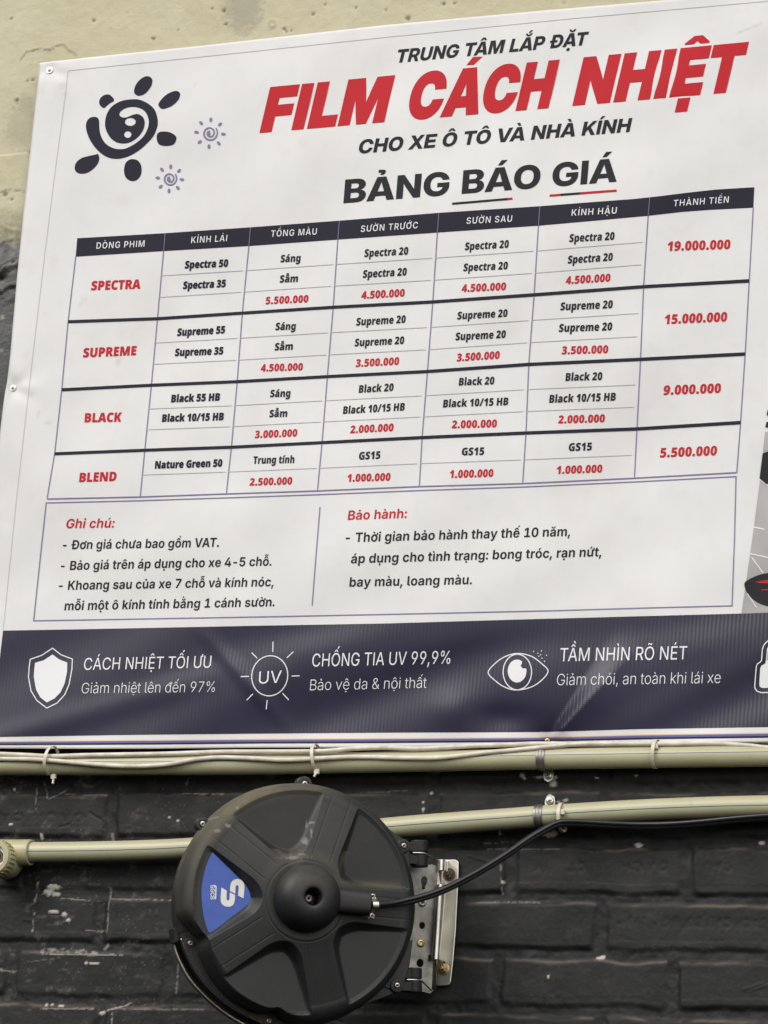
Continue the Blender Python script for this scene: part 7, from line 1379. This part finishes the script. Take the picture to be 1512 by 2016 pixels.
pts = KL([(318 + (1 - 0) * 0 + vv * 92, 900 + tt * 308 ) for tt, vv in zip(t, v)], zs_); mb.add([(p.x, p.y, zs_ + .0004) for p in pts], [q[::-1] for q in f], M['sticker_white'])
addflat([KL([(330, 905), (425, 898), (452, 930), (440, 1195), (415, 1215), (424, 940), (400, 918)], zs_)], zs_ + .0005, M['sticker_white'])
mb.build('sticker_print', stick)
# hinge bosses and the plate between reel and wall
for nm, px, py, z, y0, y1 in (('hinge_boss', 826, 1681, -.022, -.0165, .0165), ('hinge_boss', 814, 1930, -.022, -.0150, .0150)):
    q = PRL(px, py, z); mb = MB()
    for ya, yb in ((y0, -.0016), (.0016, y1)):
        lathe(mb, [(.00001, ya), (.0098, ya), (.0106, ya + .001), (.0106, yb - .001), (.0098, yb), (.00001, yb)], M['black_plastic'], 32, Matrix.Translation(q) @ Matrix.Rotation(-math.pi / 2, 4, 'X'))
    prism(mb, [(-.034, -.0135), (.004, -.0135), (.004, -.0020), (-.034, -.0020)], -.010, .009, M['black_plastic'], Matrix.Translation(q))
    prism(mb, [(-.034, .0020), (.004, .0020), (.004, .0135), (-.034, .0135)], -.010, .009, M['black_plastic'], Matrix.Translation(q))
    prism(mb, [(-.036, -.0020), (-.006, -.0020), (-.006, .0020), (-.036, .0020)], -.010, .004, M['black_plastic'], Matrix.Translation(q))
    hb = mb.build(nm, reel); bevel(hb, .0012); hb.data.polygons.foreach_set('use_smooth', np.zeros(len(hb.data.polygons), bool))
    mb = MB(); e = PRL(px + 36, py + (13 if py < 1800 else 20), -.040)
    tube(mb, spline([np.array(p) for p in (q + Vector((-.012, 0, .0095)), q + Vector((.000, 0, .0105)), q + Vector((.0085, -.001, .006)), (q + e) / 2 + Vector((.004, .001, 0)), e)], 6), .0013, M['steel'], 8); mb.build('spring_wire', hb, smooth=True)
ZP = -.046
pl = [(806, 1706), (812, 1700), (838, 1703), (850, 1702), (864, 1706), (866, 1728), (862, 1800), (857, 1890), (853, 1950), (846, 1956), (829, 1951), (826, 1935), (798, 1930), (770, 1930), (770, 1706)]
def circ(px, py, rx, ry, n=20): return [(px + rx * math.cos(2 * math.pi * i / n), py + ry * math.sin(2 * math.pi * i / n)) for i in range(n)]
key = [(828, 1732), (831, 1726), (837, 1725), (841, 1730), (840, 1739), (837, 1744), (836, 1751), (830, 1751), (830, 1744)]
holes = [key, circ(830.5, 1822, 6, 7.2), circ(826.5, 1896, 7, 8.5), [(843, 1880), (848, 1880), (847, 1893), (842, 1893)]]
cs_ = [np.array([(p.x, p.y) for p in [PRL(x, y, ZP) for x, y in l]]) * 1000 for l in [pl] + holes]
v, f = fill(cs_, True); mb = MB()
mb.add([(x / 1000, y / 1000, ZP) for x, y in v], f, M['dull_steel'])
hpz = mb.build('hinge_plate', reel); md = hpz.modifiers.new('thickness', 'SOLIDIFY'); md.thickness = .0022; md.offset = 0
q = PRL(831, 1777, ZP + .001); reel_screw(q, .0052, .0030, 'rivet', 'steel', hpz)
q = PRL(828, 1857, ZP + .001); reel_screw(q, .0050, .0024, 'rivet', 'brass', hpz, socket=False)
mb = MB(); pa, pb_ = PRL(866, 1700, ZP + .001), PRL(854, 1948, ZP + .001); tube(mb, [pa, pb_], .0028, M['chrome'], 14); mb.build('hinge_pin', reel, smooth=True)

# ---------------------------------------------------------------- wall bracket
BK = tuple(P(882, 1818, .004)); brk = thing('wall_bracket', 'shiny zinc plated steel bracket bolted to the black bricks beside the hose reel', 'bracket', BK)
def wall_prism(px_pts, d0, d1, m, name, bev=.0008, holes=()):
    loops = [[P(x, y, (d0 + d1) / 2) for x, y in l] for l in [px_pts] + list(holes)]
    v, f = fill([np.array([(p[0], p[2]) for p in l]) * 1000 for l in loops], True)
    mb = MB(); mb.add([(x / 1000, -(d0 + d1) / 2, z / 1000) for x, z in v], f, m); o = mb.build(name, brk, BK)
    md = o.modifiers.new('thickness', 'SOLIDIFY'); md.thickness = abs(d1 - d0); md.offset = 0
    if bev: bevel(o, bev)
    return o
slot = [(886, 1894), (889, 1891), (892, 1893), (891, 1901), (886, 1903), (875, 1904), (876, 1899), (884, 1899)]
wall_prism([(866, 1696), (866, 1693), (897, 1692.5), (902, 1695), (903.5, 1700), (902.5, 1740), (898, 1830), (893, 1890), (888, 1933), (885.5, 1939), (880, 1941), (848, 1942), (850, 1900), (857, 1820), (863, 1740)], .0045, .0075, M['steel'], 'base_plate', .0009)
# folded lip standing out of the plate on the hinge side, in two lengths, and the top knuckle
def lip(name, pts, d0, d1, t):
    mb = MB(); vs = []
    for x, y in pts:
        for d in (d0, d1): vs.append(P(x, y, d)); vs.append(P(x, y, d) + np.array([t, 0, 0]))
    fs = []
    for i in range(len(pts) - 1):
        a = i * 4; b_ = a + 4
        fs += [(a, b_, b_ + 2, a + 2), (a + 1, a + 3, b_ + 3, b_ + 1), (a + 2, b_ + 2, b_ + 3, a + 3), (a, a + 1, b_ + 1, b_)]
    e = (len(pts) - 1) * 4; fs += [(0, 2, 3, 1), (e, e + 1, e + 3, e + 2)]
    mb.add(vs, fs, M['steel']); return bevel(mb.build(name, brk, BK), .0006)
lip('lip', [(875, 1738), (872, 1770), (867, 1830), (861, 1889)], .0070, .026, .0026)
lip('lip', [(878, 1694), (877, 1716)], .0070, .026, .0026)
for (y0, y1, xa, xb) in ((1693, 1714, 868.5, 867.5), (1742, 1889, 866.5, 857.5)):
    a = np.array(P(xa, y0, .0300)); b3 = np.array(P(xb, y1, .0300)); mb = MB(); tube(mb, [Vector(a), Vector(b3)], .0046, M['steel'], 20); mb.build('knuckle', brk, BK, smooth=True).modifiers.new('split', 'EDGE_SPLIT').split_angle = math.radians(40)
def hexbolt(px, py, m, name, r, d):
    mt = Matrix.Translation(Vector(P(px, py, d))) @ Vector((0, -1, 0)).to_track_quat('Z', 'Y').to_matrix().to_4x4() @ Matrix.Rotation(.3, 4, 'Z'); mb = MB()
    lathe(mb, [(r * 1.35, -.0005), (r * 1.35, .0009), (r * .9, .0012)], M[m], 28, mt)
    prism(mb, [(r * math.cos(k * math.pi / 3), r * math.sin(k * math.pi / 3)) for k in range(6)], .0010, .0062, M[m], mt)
    lathe(mb, [(r * .55, .006), (r * .55, .0095), (r * .45, .0105), (.00001, .0105)], M[m], 20, mt)
    bevel(mb.build(name, brk, BK), .0005)
hexbolt(884, 1722, 'rust', 'bolt', .0062, .0078); hexbolt(873, 1908, 'brass', 'bolt', .0056, .0078)
mb = MB(); sv = [P(x, y, .0079) for x, y in circ(874, 1898, 3.2, 6)]; mb.add(sv, [tuple(range(len(sv)))[::-1]], M['hole']); mb.build('slot_hole', brk, BK)

# ---------------------------------------------------------------- black cable from the reel's hub to the lower pipe
def reel_depth(px, py, z): return -(RM @ PRL(px, py, z)).y
dA = reel_depth(738, 1783, .0695)
pts = [(722, 1783), (738, 1783), (770, 1780), (800, 1774.5), (830, 1767), (860, 1757), (892, 1743), (925, 1726), (960, 1706), (1000, 1680.5), (1040, 1653), (1070, 1635), (1095, 1622.5), (1116, 1619.5), (1160, 1621), (1210, 1624), (1260, 1625.5), (1320, 1624.5), (1380, 1620), (1440, 1614), (1512, 1608), (1640, 1600)]
def cd(x, k): 
    t = min(max((x - 738) / (1108 - 738), 0), 1); return dA + (.043 - dA) * (t ** 0.85) if x < 1108 else .043 - .016 * min(1, (x - 1108) / 120) 
blk = thing('power_cable', 'twin black cable curving from the reel hub up to the lower pipe', 'cable', tuple(P(960, 1706, .12)))
for off, ex in ((-2.7, 0.0), (3.1, -.0030)):
    q = spline([np.array(P(x, y + off * (1.0 if x > 770 else 0.7), cd(x, 0) + ex)) for x, y in pts], 8)
    mb = MB(); tube(mb, q, .0032, M['cable_black'], 14); mb.build('strand', blk, tuple(P(960, 1706, .12)), smooth=True)
